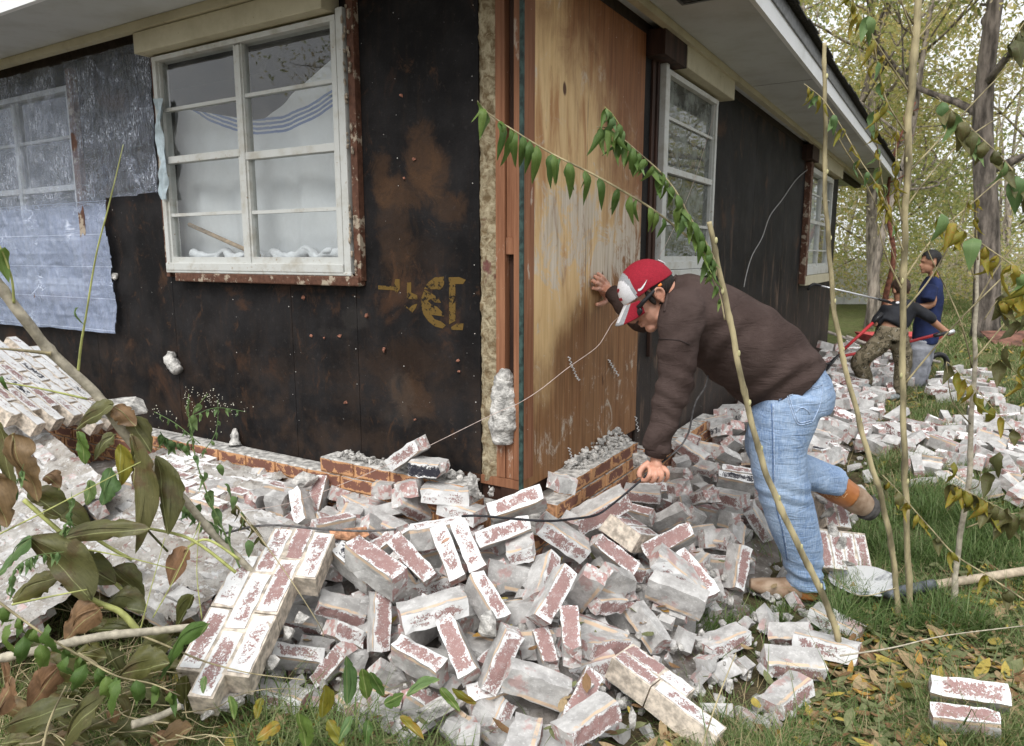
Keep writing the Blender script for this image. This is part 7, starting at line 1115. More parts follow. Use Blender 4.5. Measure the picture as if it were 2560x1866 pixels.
for sg in (1, -1):     # crimson interlocked letters on the white front panel
    decal([(9*sg, .058), (15*sg, .058), (15*sg, .102), (9*sg, .102)][::sg], 'cap_letter', M_CRIMSON, 1.025)
decal([(-9, .058), (9, .058), (9, .069), (-9, .069)], 'cap_letter', M_CRIMSON, 1.025); decal([(-9, .091), (9, .091), (9, .102), (-9, .102)], 'cap_letter', M_CRIMSON, 1.025)
decal([(176, .060), (184, .060), (186, .075), (180, .09), (174, .075)], 'cap_badge', M_WHITEC, 1.03)
b = MB()
for sg in (1, -1):
    b.tube([HM @ Vector(p) for p in ((.086, .070*sg, .004), (.050, .083*sg, .012), (.0, .092*sg, .020), (-.040, .090*sg, .022))], [.0055, .0045, .0035, .003], 8, True, 1.8)
    b.tube([HM @ Vector(p) for p in catmull([(.078, .076*sg, -.004), (.092, .062*sg, -.007), (.102, .038*sg, -.010), (.106, .012*sg, -.008)], 4)], lerp_list([.005, .0075, .0075, .005], 13), 10, True, 2.5)
b.tube([HM @ Vector((.106, .012, .012)), HM @ Vector((.106, -.012, .012))], .004, 6)
gl_ = part(b, 'sunglasses', M_BLACKP, man); b = MB(); b.tube([HM @ Vector((-.022, .0955, .022)), HM @ Vector((-.036, .094, .022))], .0034, 8, True, 1.5); o = part(b, 'temple_tip', M_ORANGE, man)
# ---- shirt
sb = MB(); LY = (0, 1, 0)
loft(sb, [(at(1967, 966, 2.87), .195, .172), (at(1930, 925, 2.87), .205, .180), (at(1862, 868, 2.87), .215, .184), (at(1765, 800, 2.87), .225, .168), (at(1704, 755, 2.87), .20, .125), (at(1674, 735, 2.87), .115, .086), (at(1662, 728, 2.87), .088, .072)], LY, 28, 6)
sb.tube(catmull([at(1712, 770, 2.74), shL, at(1694, 870, 2.62), elL, at(1660, 1050, 2.60), at(1640, 1128, 2.60)], 5), lerp_list([.086, .088, .074, .064, .055, .049], 26), 18)
sb.tube(catmull([at(1700, 745, 3.0), shR, at(1620, 775, 3.12), elR, wrR.lerp(elR, .12)], 5), lerp_list([.09, .085, .07, .055, .042], 21), 16)
ellipsoid(sb, at(1708, 780, 2.78), (.10, .12, .10))
shirt = fuse('shirt', sb, .009, 6, M_SHIRT, man, .55)
hem = at(1955, 957, 2.87); hd = (at(1965, 966, 2.87)-at(1860, 868, 2.87)).normalized(); ax_t = (at(1662, 728, 2.87)-hem).normalized()
def fold(p, n_):
    d = p-hem; t = d.dot(ax_t); q = (p-shL).length
    w = .0065*math.sin(t*46+mnoise.noise(p*5)*5+p.y*9+ (p.z*16))*max(0, min(1, (mnoise.noise(p*3.1+Vector((4, 0, 0)))+.55)))
    arm = max(0, 1-(p-elL).length/.17); w += arm*.007*math.sin(p.z*95+p.x*40+mnoise.noise(p*9)*3)
    pit = max(0, 1-(p-at(1730, 855, 2.72)).length/.20); w += pit*.010*math.sin(p.x*62-p.z*48+mnoise.noise(p*6)*2)
    low = max(0, min(1, (.20-t)/.2)); w += low*.006*math.sin(p.y*30+t*20+p.z*25)
    return w+mnoise.noise(p*9)*.005
displace(shirt, fold)
b = MB()   # cuffs, shoulder seam
b.tube([at(1647, 1106, 2.60), at(1642, 1122, 2.60), at(1638, 1140, 2.60)], [.049, .0445, .040], 18); part(b, 'cuff', M_SHIRT, man)
b = MB(); b.tube([wrR.lerp(elR, .16), wrR.lerp(elR, .02)], [.040, .037], 16); part(b, 'cuff', M_SHIRT, man)
# ---- jeans: both legs and seat as one mesh
jb = MB()
loft(jb, [(at(1950, 958, 2.87), .165, .155), (at(1985, 985, 2.87), .185, .150), (at(1982, 1015, 2.87), .18, .135)], LY, 26, 5); ellipsoid(jb, at(2000, 965, 2.81), (.108, .115, .12)); ellipsoid(jb, at(2000, 965, 2.93), (.105, .11, .115))
loft(jb, [(at(1978, 985, 2.80), .135, .132), (at(1957, 1050, 2.79), .120, .128), (at(1946, 1125, 2.79), .108, .112), (at(1955, 1210, 2.80), .098, .104), (at(1980, 1300, 2.83), .090, .100), (at(2002, 1370, 2.85), .080, .088), (at(2011, 1435, 2.87), .072, .072), (at(2013, 1458, 2.88), .072, .074)], LY, 24, 5)
loft(jb, [(at(1975, 985, 2.95), .13, .13), (at(1930, 1070, 2.98), .105, .10), (at(1925, 1130, 3.0), .095, .095), (at(1990, 1172, 3.04), .088, .080), (at(2055, 1196, 3.08), .082, .070), (at(2088, 1206, 3.10), .080, .068)], LY, 22, 5)
jeans = fuse('jeans', jb, .009, 5, M_JEAN, man, .5)
kn = at(1955, 1215, 2.8); an = at(2010, 1440, 2.87); hp_ = at(1975, 1040, 2.8)
def jfold(p, n_):
    w = mnoise.noise(p*8)*.005
    for c_, rad, am, fr in ((kn, .18, .007, 80), (an, .16, .010, 90), (at(2040, 1190, 3.07), .2, .008, 75), (at(1900, 1060, 2.8), .14, .005, 90)):
        f = max(0, 1-(p-c_).length/rad); w += f*am*math.sin(p.z*fr+p.x*22+mnoise.noise(p*7+c_)*3.5)
    return w
displace(jeans, jfold)
from mathutils.bvhtree import BVHTree
_bvh = {}
def on_surface(o, u, v, lift=.003):
    """where the sight line measured in the photograph meets the garment"""
    if o.name not in _bvh: _bvh[o.name] = BVHTree.FromPolygons([w.co.copy() for w in o.data.vertices], [tuple(f.vertices) for f in o.data.polygons])
    loc, nrm, _i, _d = _bvh[o.name].ray_cast(Vector((0, 0, CAM_H)), ray(u, v).normalized())
    return (loc+nrm*lift) if loc is not None else None
def seam(pts, name, mat, r=.0016, obj=jeans, lift=.002, dens=6):
    P = [on_surface(obj, q.x, q.y, lift) for q in catmull([Vector((a, c, 0)) for a, c in pts], dens)]; P = [p for p in P if p is not None]
    if len(P) > 2: b = MB(); b.tube(P, r, 6); part(b, name, mat, man)
for dx in (0, 4): seam([(1929+dx, 1010), (1931+dx, 1080), (1932+dx, 1150), (1934+dx, 1220), (1941+dx, 1270), (1956+dx, 1330), (1968+dx, 1400)], 'side_seam', M_SEAM_D if dx == 0 else M_SEAM)
for k_ in (0, 5):
    seam([(1967+k_, 984+k_*.6), (1978+k_, 1022), (1992+k_*.6, 1058-k_), (2008, 1061-k_), (2028-k_*.6, 1056-k_)], 'pocket_stitching', M_SEAM); seam([(1967+k_, 984+k_), (2010, 974+k_), (2056-k_, 962+k_)], 'pocket_stitching', M_SEAM)
seam([(2056, 962), (2050, 1010), (2030, 1056)], 'pocket_stitching', M_SEAM); seam([(1990, 1030), (2003, 1019), (2018, 1026), (2024, 1036)], 'pocket_stitching', M_SEAM)
seam([(1948, 1000), (1990, 965), (2030, 940), (2062, 920)], 'waistband_stitching', M_SEAM); seam([(1946, 1004), (1988, 970), (2028, 945), (2062, 926)], 'waistband_stitching', M_SEAM_D)
seam([(1648, 848), (1672, 849), (1700, 852), (1722, 862)], 'shoulder_seam', simple('shirt_seam', (.04, .028, .026), .95), .0028, shirt, .001)
seam([(1690, 690), (1672, 730), (1662, 780)], 'collar', M_SHIRT, .006, shirt, .001)
b = MB(); rr_ = catmull([at(2013, 1458, 2.88)+Vector((.076*math.cos(a), .074*math.sin(a), .008*math.sin(2*a))) for a in np.linspace(0, 2*math.pi, 13)], 3); b.tube(rr_, .006, 8); part(b, 'hem', M_JEAN, man)
# ---- boots
def boot(shaft, foot, name):
    b = MB(); b.tube(catmull(shaft, 5), lerp_list([.060, .062, .060], (len(shaft)-1)*5+1), 16); o = fuse(name, b, .007, 3, M_BOOT, man); 
    return o
b = MB(); b.tube(catmull([at(2013, 1435, 2.88), at(2013, 1468, 2.88), at(2010, 1488, 2.88)], 5), lerp_list([.062, .062, .060], 11), 16)
sh = fuse('boot_shaft', b, .006, 3, M_BOOT, man)
b = MB(); P_ = [at(2028, 1482, 2.88), at(1995, 1480, 2.88), at(1950, 1478, 2.89), at(1905, 1472, 2.90), at(1874, 1466, 2.91)]
P_ = [p+Vector((0, 0, .012)) for p in P_]; loft(b, [(P_[0], .050, .050), (P_[1], .052, .058), (P_[2], .052, .044), (P_[3], .050, .033), (P_[4], .030, .020)], LY, 20, 5); ft = fuse('boot_foot', b, .005, 4, M_BOOT2, man)
b = MB(); S_o = [at(2046, 1503, 2.88), at(1998, 1502, 2.88), at(1950, 1494, 2.89), at(1905, 1484, 2.90), at(1868, 1475, 2.91)]; loft(b, [(S_o[0], .04, .012), (S_o[1], .042, .013), (S_o[2], .046, .007), (S_o[3], .047, .006), (S_o[4], .022, .005)], LY, 16, 5); part(b, 'boot_sole', M_SOLE, man)
b = MB(); loft(b, [(at(2048, 1498, 2.88), .036, .018), (at(2015, 1500, 2.88), .036, .018)], LY, 12, 3); part(b, 'boot_heel', M_SOLE, man)
b = MB(); b.tube(catmull([at(2062, 1200, 3.10), at(2100, 1226, 3.10), at(2128, 1242, 3.10)], 5), lerp_list([.070, .066, .058], 11), 16); sh2 = fuse('boot_shaft', b, .006, 3, M_BOOT, man)
b = MB(); loft(b, [(at(2118, 1236, 3.10), .050, .060), (at(2142, 1252, 3.11), .050, .062), (at(2164, 1266, 3.12), .045, .050), (at(2176, 1272, 3.12), .036, .036)], LY, 20, 5); fuse('boot_foot', b, .006, 3, M_BOOT2, man)
b = MB(); loft(b, [(at(2166, 1268, 3.12), .052, .060), (at(2180, 1276, 3.125), .050, .052)], LY, 18, 3); part(b, 'boot_sole', M_SOLE, man)
for q in (0, 1, 2):
    P = [on_surface(sh2, 2050+26*t_+q*3, 1222+9*q+5*math.sin(t_*9+q), .001) for t_ in np.linspace(0, 2.4, 22)]; P = [p for p in P if p]
    if len(P) > 3: b = MB(); b.tube(P, .0014, 5); part(b, 'boot_stitching', simple('boot_thread', (.55, .36, .2), .8, .1), man)

# ---- the boys
M_NAVY = simple('navy_shirt', (.012, .020, .065), .9, .2, 8, .4, .01); M_SWEAT = simple('grey_sweatpants', (.24, .25, .28), .95, .15, 10, .5, .012); M_BLK = simple('black_shirt', (.012, .013, .017), .7, .3, 8, .5, .01)
m = NT('camouflage_trousers', .9, .1); v = m.co(); n_ = m.noise(v, 16, 3, .6, .8); n2_ = m.noise(v, 27, 4, .6, .8); c = m.mix(m.step(n_, .48, .5), (.10, .085, .055), (.19, .16, .11)); c = m.mix(m.step(n2_, .58, .6), c, (.035, .03, .022)); c = m.mix(m.step(m.noise(v, 21, 3, .6, .9), .62, .63), c, (.27, .25, .21)); m.color(c); m.bump(n_, .3, .01); M_CAMO = m.m
M_RED = simple('red_handle_paint', (.38, .025, .03), .4, .1, 20, .1, .001); M_SILVER = simple('bright_steel', (.72, .73, .75), .3, .05, 20, .05, .001, metal=.7); M_SHOE = simple('grey_shoe', (.22, .24, .24), .8, .2, 30, .2, .004)
M_HAIR2 = simple('black_hair', (.010, .009, .009), .55, .3, 120, .7, .004); M_HAIR3 = simple('brown_hair', (.045, .026, .017), .6, .3, 120, .7, .004)
def head(b, hbm, c, f, up, s, hair_s=1.0):
    f = Vector(f).normalized(); up = Vector(up); up = (up-f*up.dot(f)).normalized(); l_ = up.cross(f); M = Matrix((f, l_, up)).transposed().to_4x4(); M.translation = c; M = M @ Matrix.Scale(s, 4)
    ellipsoid(b, (-.005, 0, .035), (.095, .075, .095), M); ellipsoid(b, (.030, 0, -.045), (.065, .055, .065), M); ellipsoid(b, (.072, 0, -.092), (.022, .026, .02), M); b.tube([M @ Vector((.085, 0, .01)), M @ Vector((.112, 0, -.026)), M @ Vector((.10, 0, -.036))], [.009*s, .014*s, .008*s], 8)
    ellipsoid(b, (.092, 0, -.058), (.012, .022, .013), M); ellipsoid(b, (.088, 0, .026), (.014, .04, .012), M)
    for sg in (1, -1): ellipsoid(b, (-.008, .077*sg, -.008), (.018, .010, .030), M)
    nu, nv = 40, 22; V = []; F = []
    for j in range(nv+1):
        ph = math.pi*j/nv
        for i in range(nu):
            t_ = 2*math.pi*i/nu; d = Vector((math.sin(ph)*math.cos(t_), math.sin(ph)*math.sin(t_), math.cos(ph))); k_ = 1+.06*mnoise.noise(d*6)
            V.append(Vector((d.x*.107*k_-.010, d.y*.085*k_, d.z*.103*k_+.042)))
    for j in range(nv):
        for i in range(nu):
            a = j*nu+i; a2 = j*nu+(i+1) % nu; cc_ = (V[a]+V[a2+nu])/2
            if cc_.z > .055 - .02*(cc_.x > 0) and not (cc_.x > .07 and cc_.z < .085) or (cc_.x < -.025 and cc_.z > -.045): F.append((a, a+nu, a2+nu, a2))
    hbm.add([M @ p for p in V], F); return M
Yb = 7.9
boy = empty('person', Vector((at(2300, 970, Yb).x, Yb, 0)), 'standing dark-haired boy in navy T-shirt and grey sweatpants, holding a pole', 'person')
b = MB(); hm_ = MB(); c_h = at(2326, 658, Yb); head(b, hm_, c_h, (-1, .05, -.04), (.05, 0, 1), 1.0)
def A(u, v, dy=0): return at(u, v, Yb+dy)
b.tube([A(2334, 680), A(2334, 712)], [.052, .055], 12); loft(b, [(A(2334, 715), .12, .08), (A(2325, 800), .13, .09), (A(2310, 850), .13, .09)], LY)
b.tube(catmull([A(2325, 720, -.15), A(2330, 760, -.16), A(2285, 768, -.12), A(2232, 758, -.05)], 4), lerp_list([.045, .04, .035, .026], 13), 10); b.tube(catmull([A(2330, 722, .15), A(2300, 760, .16), A(2240, 756, .05)], 4), lerp_list([.04, .035, .026], 9), 10)
b.tube([A(2310, 850, -.06), A(2298, 955, -.08)], [.045, .03], 10); b.tube([A(2310, 850, .06), A(2306, 955, .08)], [.045, .03], 10)
for k_ in range(4): b.tube(catmull([A(2232+k_*3, 758, -.05), A(2224+k_*3, 755, -.075), A(2220+k_*3, 749, -.05)], 3), [.011]*7, 6)
b.tube([A(2236, 754, -.04), A(2226, 748, -.06)], .012, 6)
fuse('body', b, .009, 2, M_SKIN2, boy); part(hm_, 'hair', M_HAIR2, boy)
b = MB(); loft(b, [(A(2312, 858), .17, .115), (A(2318, 800), .17, .115), (A(2325, 745), .175, .12), (A(2330, 712), .15, .085), (A(2334, 692), .075, .06)], LY, 22, 5); b.tube([A(2327, 715, -.14), A(2318, 752, -.19)], [.075, .072], 12); b.tube([A(2330, 715, .14), A(2312, 750, .18)], [.075, .07], 12)
ob = fuse('t_shirt', b, .014, 4, M_NAVY, boy); displace(ob, lambda p, n_: .008*mnoise.noise(p*11))
b = MB(); loft(b, [(A(2308, 850), .15, .12), (A(2304, 880), .15, .125)], LY, 20, 4)
for dy, du in ((-.08, 0), (.08, 8)): loft(b, [(A(2304+du, 870, dy), .085, .11), (A(2298+du, 910, dy), .08, .10), (A(2294+du, 945, dy), .07, .085), (A(2298+du, 966, dy), .065, .075)], LY, 18, 4)
ob = fuse('sweatpants', b, .014, 4, M_SWEAT, boy); displace(ob, lambda p, n_: .010*mnoise.noise(Vector((p.x*8, p.y*8, p.z*14))))
for dy, du in ((-.08, 0), (.08, 14)): b = MB(); loft(b, [(A(2308+du, 972, dy), .04, .04), (A(2285+du, 975, dy), .045, .035), (A(2270+du, 978, dy), .03, .02)], LY, 12, 4); part(b, 'shoe', M_SHOE, boy)
b = MB(); b.tube([A(2215, 753, -.07), A(2048, 714, -.2)], .010, 8); pole = b.build('pole', M_SILVER, sm=True)
t = empty('reacher_pole', A(2215, 753, -.07), 'thin silver pole with a black bent head, held against the wall by the standing boy', 'pole'); pole.parent = t; pole.location = -t.location
b = MB(); b.tube(catmull([A(2052, 715, -.2), A(2036, 711, -.21), A(2026, 716, -.21), A(2020, 726, -.21)], 3), lerp_list([.012, .016, .018, .012], 10), 8); o = b.build('pole_head', M_BLACKP, t, True); o.location = -t.location
b = MB(); b.tube([A(2225, 756, -.07), A(2196, 748, -.09)], .015, 8); o = b.build('grip', M_BLACKP, t, True); o.location = -t.location
# crouching boy seen from behind, leaning over the loppers
Yb = 7.3
kid = empty('person', Vector((at(2230, 960, Yb).x, Yb, 0)), 'boy in black shirt and camouflage trousers seen from behind, working long red loppers', 'person')
b = MB(); hm_ = MB(); head(b, hm_, A(2252, 728), (-.1, 1, -.55), (0, .5, 1), .98); M3 = None
b.tube([A(2250, 745), A(2250, 765)], [.05, .055], 10); loft(b, [(A(2250, 765), .15, .08), (A(2240, 800), .13, .09), (A(2225, 840, -.02), .13, .1)], (1, 0, 0))
b.tube(catmull([A(2285, 768), A(2315, 790, -.05), A(2352, 820, -.06), A(2378, 838, -.08)], 4), lerp_list([.045, .04, .034, .024], 13), 10); b.tube(catmull([A(2215, 775, .05), A(2195, 800, .02), A(2186, 812, -.05)], 4), lerp_list([.045, .04, .028], 9), 10)
for k_ in range(4): b.tube(catmull([A(2374+k_*2, 838, -.08), A(2378+k_*3, 830, -.11), A(2372+k_*3, 826, -.09)], 3), [.011]*7, 6)
b.tube([A(2378, 836, -.08), A(2366, 828, -.11)], .012, 6)
b.tube(catmull([A(2218, 840, .0), A(2178, 885, .02), A(2162, 940, .1)], 4), lerp_list([.04, .035, .03], 9), 8); b.tube(catmull([A(2240, 840, .0), A(2256, 900, 0), A(2250, 975, .0)], 4), lerp_list([.04, .035, .03], 9), 8)
fuse('body', b, .009, 2, M_SKIN2, kid)
part(hm_, 'hair', M_HAIR3, kid)
b = MB(); loft(b, [(A(2225, 815, -.02), .15, .11), (A(2240, 790), .17, .12), (A(2250, 768), .17, .10), (A(2250, 752), .08, .07)], (1, 0, 0), 22, 5)
b.tube(catmull([A(2282, 768), A(2310, 785, -.05), A(2335, 803, -.06)], 4), lerp_list([.066, .06, .05], 9), 12); b.tube(catmull([A(2218, 772, .05), A(2198, 796, .02), A(2188, 808, -.04)], 4), lerp_list([.066, .06, .045], 9), 12)
ob = fuse('black_shirt', b, .014, 4, M_BLK, kid); displace(ob, lambda p, n_: .007*mnoise.noise(p*12))
b = MB(); ellipsoid(b, A(2244, 757, -.098), (.020, .004, .012)); part(b, 'shirt_emblem', M_WHITEC, kid)
b = MB(); loft(b, [(A(2235, 812, -.09), .06, .004), (A(2262, 800, -.09), .09, .004)], (1, 0, .3), 8, 3); part(b, 'undershirt', M_WHITEC, kid)
b = MB(); loft(b, [(A(2232, 818, -.02), .15, .12), (A(2225, 850, -.02), .17, .14)], (1, 0, 0), 20, 4)
loft(b, [(A(2212, 848, -.02), .11, .11), (A(2175, 880, 0), .10, .09), (A(2150, 905, .04), .085, .09), (A(2160, 940, .1), .075, .08), (A(2165, 962, .15), .06, .07)], (.5, 1, 0), 18, 5); loft(b, [(A(2246, 850, 0), .10, .10), (A(2258, 900, 0), .085, .09), (A(2252, 950, 0), .07, .08), (A(2246, 985, 0), .055, .06)], (1, 0, 0), 18, 5)
ob = fuse('camouflage_trousers', b, .014, 4, M_CAMO, kid); displace(ob, lambda p, n_: .010*mnoise.noise(p*11))
for (u, v) in ((2242, 992), (2168, 968)): b = MB(); loft(b, [(A(u, v, 0), .04, .035), (A(u-14, v+2, -.1), .045, .03), (A(u-18, v+4, -.16), .03, .018)], (1, 0, 0), 12, 4); part(b, 'shoe', M_SHOE, kid)
t = empty('loppers', A(2075, 905, -.1), 'long red-handled loppers held open by the boy in camouflage trousers', 'loppers')
def tp(b, name, mat): o = b.build(name, mat, t, True); o.location = -t.location
for P, nm, mt, r in (([A(2098, 885, -.1), A(2190, 800, -.08)], 'handle', M_RED, .016), ([A(2182, 807, -.08), A(2206, 784, -.07)], 'grip', M_BLACKP, .02), ([A(2100, 892, -.05), A(2230, 866, .30), A(2345, 836, -.05)], 'handle', M_RED, .016), ([A(2335, 840, -.14), A(2368, 833, -.14)], 'grip', M_BLACKP, .02), ([A(2368, 833, -.14), A(2385, 828, -.14)], 'grip_end', M_SILVER, .022)):
    b = MB(); b.tube(P, r, 8); tp(b, nm, mt)
b = MB(); b.tube(catmull([A(2102, 884, -.1), A(2080, 905, -.1), A(2066, 925, -.1), A(2060, 930, -.1)], 3), lerp_list([.018, .03, .022, .006], 10), 8, True, .5); b.tube(catmull([A(2084, 905, -.1), A(2062, 912, -.1), A(2058, 922, -.1)], 3), lerp_list([.02, .018, .006], 7), 8, True, .5); tp(b, 'blade', M_BLACKP)
# ================================================================ plants
def leaf_mesh(name, L, Wd, mat, seed, bend=1.0, fold=.35, curl=.3, ny=9, tipw=1.0, wave=.12):
    """a leaf that leaves its stalk outwards (+y) and hangs down; local x runs across the blade"""
    rr = random.Random(seed); V = []; F = []; p = Vector((0, 0, 0)); ang = rr.uniform(.25, .9)*bend; tw = rr.gauss(0, .25)
    cols = (-1, -.5, 0, .5, 1); rows = []
    for j in range(ny+1):
        t = j/ny; w = Wd/2*(math.sin(math.pi*min(1, t**.72))**.85)*(1-.35*t*tipw)+.0004
        d = Vector((0, math.cos(ang), -math.sin(ang))); n_ = Vector((0, math.sin(ang), math.cos(ang))); row = []
        for c_ in cols:
            x = c_*w; f_ = -abs(c_)*w*fold*(1+.6*math.sin(t*9+seed)); wv = wave*w*math.sin(t*13+c_*2+seed)*abs(c_)
            q = p+Vector((x*math.cos(tw*t)*math.cos(fold*abs(c_)), 0, 0))+n_*(f_+wv+x*math.sin(tw*t)); row.append(q)
        V += row; p = p+d*(L/ny); ang += (1.15 if t < .35 else curl*.5)*bend*(1.6/ny)*2 if ang < 1.45+curl*rr.random() else .12*curl
    for j in range(ny):
        for i in range(4): a = j*5+i; F.append((a, a+1, a+6, a+5))
    b = MB(); b.add(V, F); me = b.mesh(name); me.materials.append(mat); smooth(me); return me
_lf = {}
def leaf_var(kind, v):
    if (kind, v) not in _lf:
        mt, L, Wd, fo, cu, wa = {'g': (M_LEAF_G, 1, .27, .40, .45, .16), 'y': (M_LEAF_Y, 1, .27, .8, .9, .40), 'd': (M_LEAF_D, 1, .26, .8, .9, .4), 'r': (M_LEAF_G, 1, .38, .5, .8, .4), 'o': (M_LEAF_L, 1, .34, .3, .3, .15), 'w': (M_LEAF_O, 1, .40, .6, .6, .3)}[kind]
        _lf[(kind, v)] = leaf_mesh('leaf', L, Wd, mt, v*3+1, 1.0, fo, cu, 9, 1.0, wa)
    return _lf[(kind, v)]
def add_leaf(parent, p, L, kind, yaw, tilt=0., roll=0., wscale=1.0):
    o = bpy.data.objects.new('leaf', leaf_var(kind, rnd.randrange(6))); C.objects.link(o); o.parent = parent
    o.location = Vector(p)-Vector(parent.location); o.rotation_euler = (tilt, roll, yaw); o.scale = (L*wscale, L, L); return o
def stem_mesh(b, pts, r, n=8, knots=0, seed=0):
    P = catmull(pts, 8 if knots else 5); rad = [q*.9 for q in lerp_list(r, len(P))]
    if knots: P = [q+Vector((mnoise.noise(q*9), mnoise.noise(q*9+Vector((5, 0, 0))), 0))*.006 for q in P]
    if knots:
        for i in range(len(rad)):
            rad[i] *= (1.22 if i % 11 == 4 else 1)*(1+.07*mnoise.noise(P[i]*30))
    b.tube(P, rad, n); return P
def plant(name, label, cat, base, group=None): return empty(name, base, label, cat, group)
def px_path(pts, y0, y1=None):
    n_ = len(pts); y1 = y0 if y1 is None else y1
    return [at(u, v, y0+(y1-y0)*i/max(1, n_-1)) for i, (u, v) in enumerate(pts)]
def add_stem(e, name, pts, r, mat, n=9, knots=0):
    b = MB(); P = stem_mesh(b, pts, r, n, knots); o = b.build(name, mat, e, True); o.location = -e.location; return P
def scars(e, P, idx, r):
    for i in idx:
        p = P[i]; b = MB(); ellipsoid(b, p+Vector((rnd.choice((-1, 1))*r*.7, -r*.75, 0)), (r*.55, r*.4, r*1.1), None, 8, 6); o = b.build('leaf_scar', M_SCAR, e, True); o.location = -e.location
def leafy(e, P, n, L, kind, t0=0, t1=1, jit=.15, pair=True, wsc=1.0):
    m_ = len(P)
    for i in range(n):
        t = t0+(t1-t0)*(i+.5)/n; k = min(m_-2, int(t*(m_-1))); f = t*(m_-1)-k; p = P[k].lerp(P[k+1], f); d = (P[k+1]-P[k]).normalized()
        for sgn in ((1, -1) if pair else (rnd.choice((1, -1)),)):
            side = Vector((d.y, -d.x, 0)).normalized() if abs(d.z) < .98 else Vector((1, 0, 0))
            yaw = math.atan2(side.y*sgn, side.x*sgn)-math.pi/2+rnd.gauss(0, .5)
            add_leaf(e, p, L*rnd.uniform(1-jit*1.5, 1+jit), kind if not isinstance(kind, (list, tuple)) else rnd.choice(kind), yaw, rnd.gauss(-.25, .22), rnd.gauss(0, .25), wsc)
# --- sapling 1: leaning broken stem in front of the man, with the two long leafy branches
T1 = [(2093, 1655), (2095, 1600), (2075, 1530), (2035, 1440), (1985, 1340), (1935, 1230), (1895, 1120), (1870, 1020), (1845, 900), (1815, 760), (1790, 640), (1773, 555)]
y1 = 2.38; e = plant('sapling', 'leaning pale sapling with broken top before the man, two leafy branches to its left', 'sapling', at(2093, 1655, y1))
P = add_stem(e, 'stem', px_path(T1, y1, 2.34), [.0125, .0125, .0115, .0105, .0090], M_STEM, 10, 1); scars(e, P, (12, 22, 30, 39, 48, 57, 65, 74, 83), .010)
Pa = add_stem(e, 'branch', px_path([(1783, 655), (1740, 610), (1640, 530), (1560, 480), (1480, 435), (1380, 385), (1290, 330), (1225, 287), (1193, 252)], 2.33, 2.22), [.0045, .004, .0035, .0025, .0012], M_STEM)
for (u, v, L, ya) in ((1194, 252, .085, 1.9), (1208, 258, .105, .1), (1213, 268, .11, 2.4), (1243, 272, .135, -.1), (1252, 290, .10, .5), (1271, 300, .135, .2), (1284, 312, .12, -.5), (1303, 322, .125, .1), (1330, 348, .115, -.3), (1344, 345, .135, .2), (1372, 372, .12, -.2), (1385, 374, .11, .4), (1390, 372, .09, -.6), (1420, 392, .13, .1), (1426, 395, .10, -.5), (1452, 416, .125, .1), (1462, 418, .07, .8), (1497, 443, .115, 0.), (1540, 478, .105, .1), (1548, 480, .08, .6), (1580, 512, .105, .1), (1600, 530, .09, -.3), (1618, 545, .10, .4), (1650, 560, .085, 0), (1660, 566, .08, .6)):
    i = min(range(len(Pa)), key=lambda k: abs((Pa[k].x)-(at(u, v, 2.27)).x)); add_leaf(e, Pa[i], L*1.0, 'g', rnd.gauss(math.pi+ya, .3), rnd.gauss(-.2, .12), rnd.gauss(0, .12), 1.05)
Pb = add_stem(e, 'branch', px_path([(1790, 690), (1785, 650), (1760, 600), (1725, 545), (1690, 480), (1650, 430), (1600, 385), (1560, 350), (1520, 322), (1492, 318)], 2.33, 2.20), [.0045, .004, .003, .002, .0012], M_STEM)
leafy(e, Pb, 23, .098, 'g', .06, .97, .2); leafy(e, Pb, 12, .085, ['g', 'o'], .1, .8, .25, False)
Pc = add_stem(e, 'branch', px_path([(1560, 350), (1552, 320), (1530, 285), (1512, 268)], 2.22, 2.18), [.002, .0015, .001], M_STEM_Y); leafy(e, Pc, 5, .075, ['g', 'o'], .2, 1, .2)
Pc = add_stem(e, 'branch', px_path([(1812, 800), (1800, 740), (1780, 690), (1772, 655)], 2.33, 2.3), [.003, .002, .001], M_STEM); leafy(e, Pc, 4, .055, 'g', .2, 1, .2)
# --- sapling 2: tall bare stick with broken top, yellow leafy twigs to the right
T2 = [(2243, 1560), (2240, 1470), (2225, 1350), (2200, 1230), (2170, 1140), (2140, 1020), (2110, 900), (2090, 800), (2080, 700), (2067, 560), (2062, 430), (2062, 230), (2060, 108)]
y2 = 2.66; e = plant('sapling', 'thin pale sapling snapped off at the top, just right of the bending man', 'sapling', at(2243, 1560, y2))
P = add_stem(e, 'stem', px_path(T2, y2, 2.62), [.0115, .0115, .0105, .0095, .0085, .0075], M_STEM, 10, 1); scars(e, P, (14, 26, 38, 50, 60, 70, 80, 90), .008)
Pa = add_stem(e, 'branch', px_path([(2010, 210), (2030, 225), (2062, 255), (2105, 320), (2150, 400), (2190, 460), (2225, 530), (2255, 600)], 2.6, 2.55), [.0012, .002, .0025, .002, .0012], M_STEM); leafy(e, Pa, 13, .075, ['y', 'y', 'o'], .05, .95, .25)
Pa = add_stem(e, 'branch', px_path([(2072, 300), (2110, 370), (2160, 450), (2200, 540), (2235, 640), (2255, 700)], 2.6, 2.7), [.0025, .002, .001], M_STEM)
add_stem(e, 'branch', px_path([(2240, 1470), (2150, 1490), (2080, 1440), (2060, 1420)], 2.64, 2.5), [.002, .0015, .001], M_STEM)
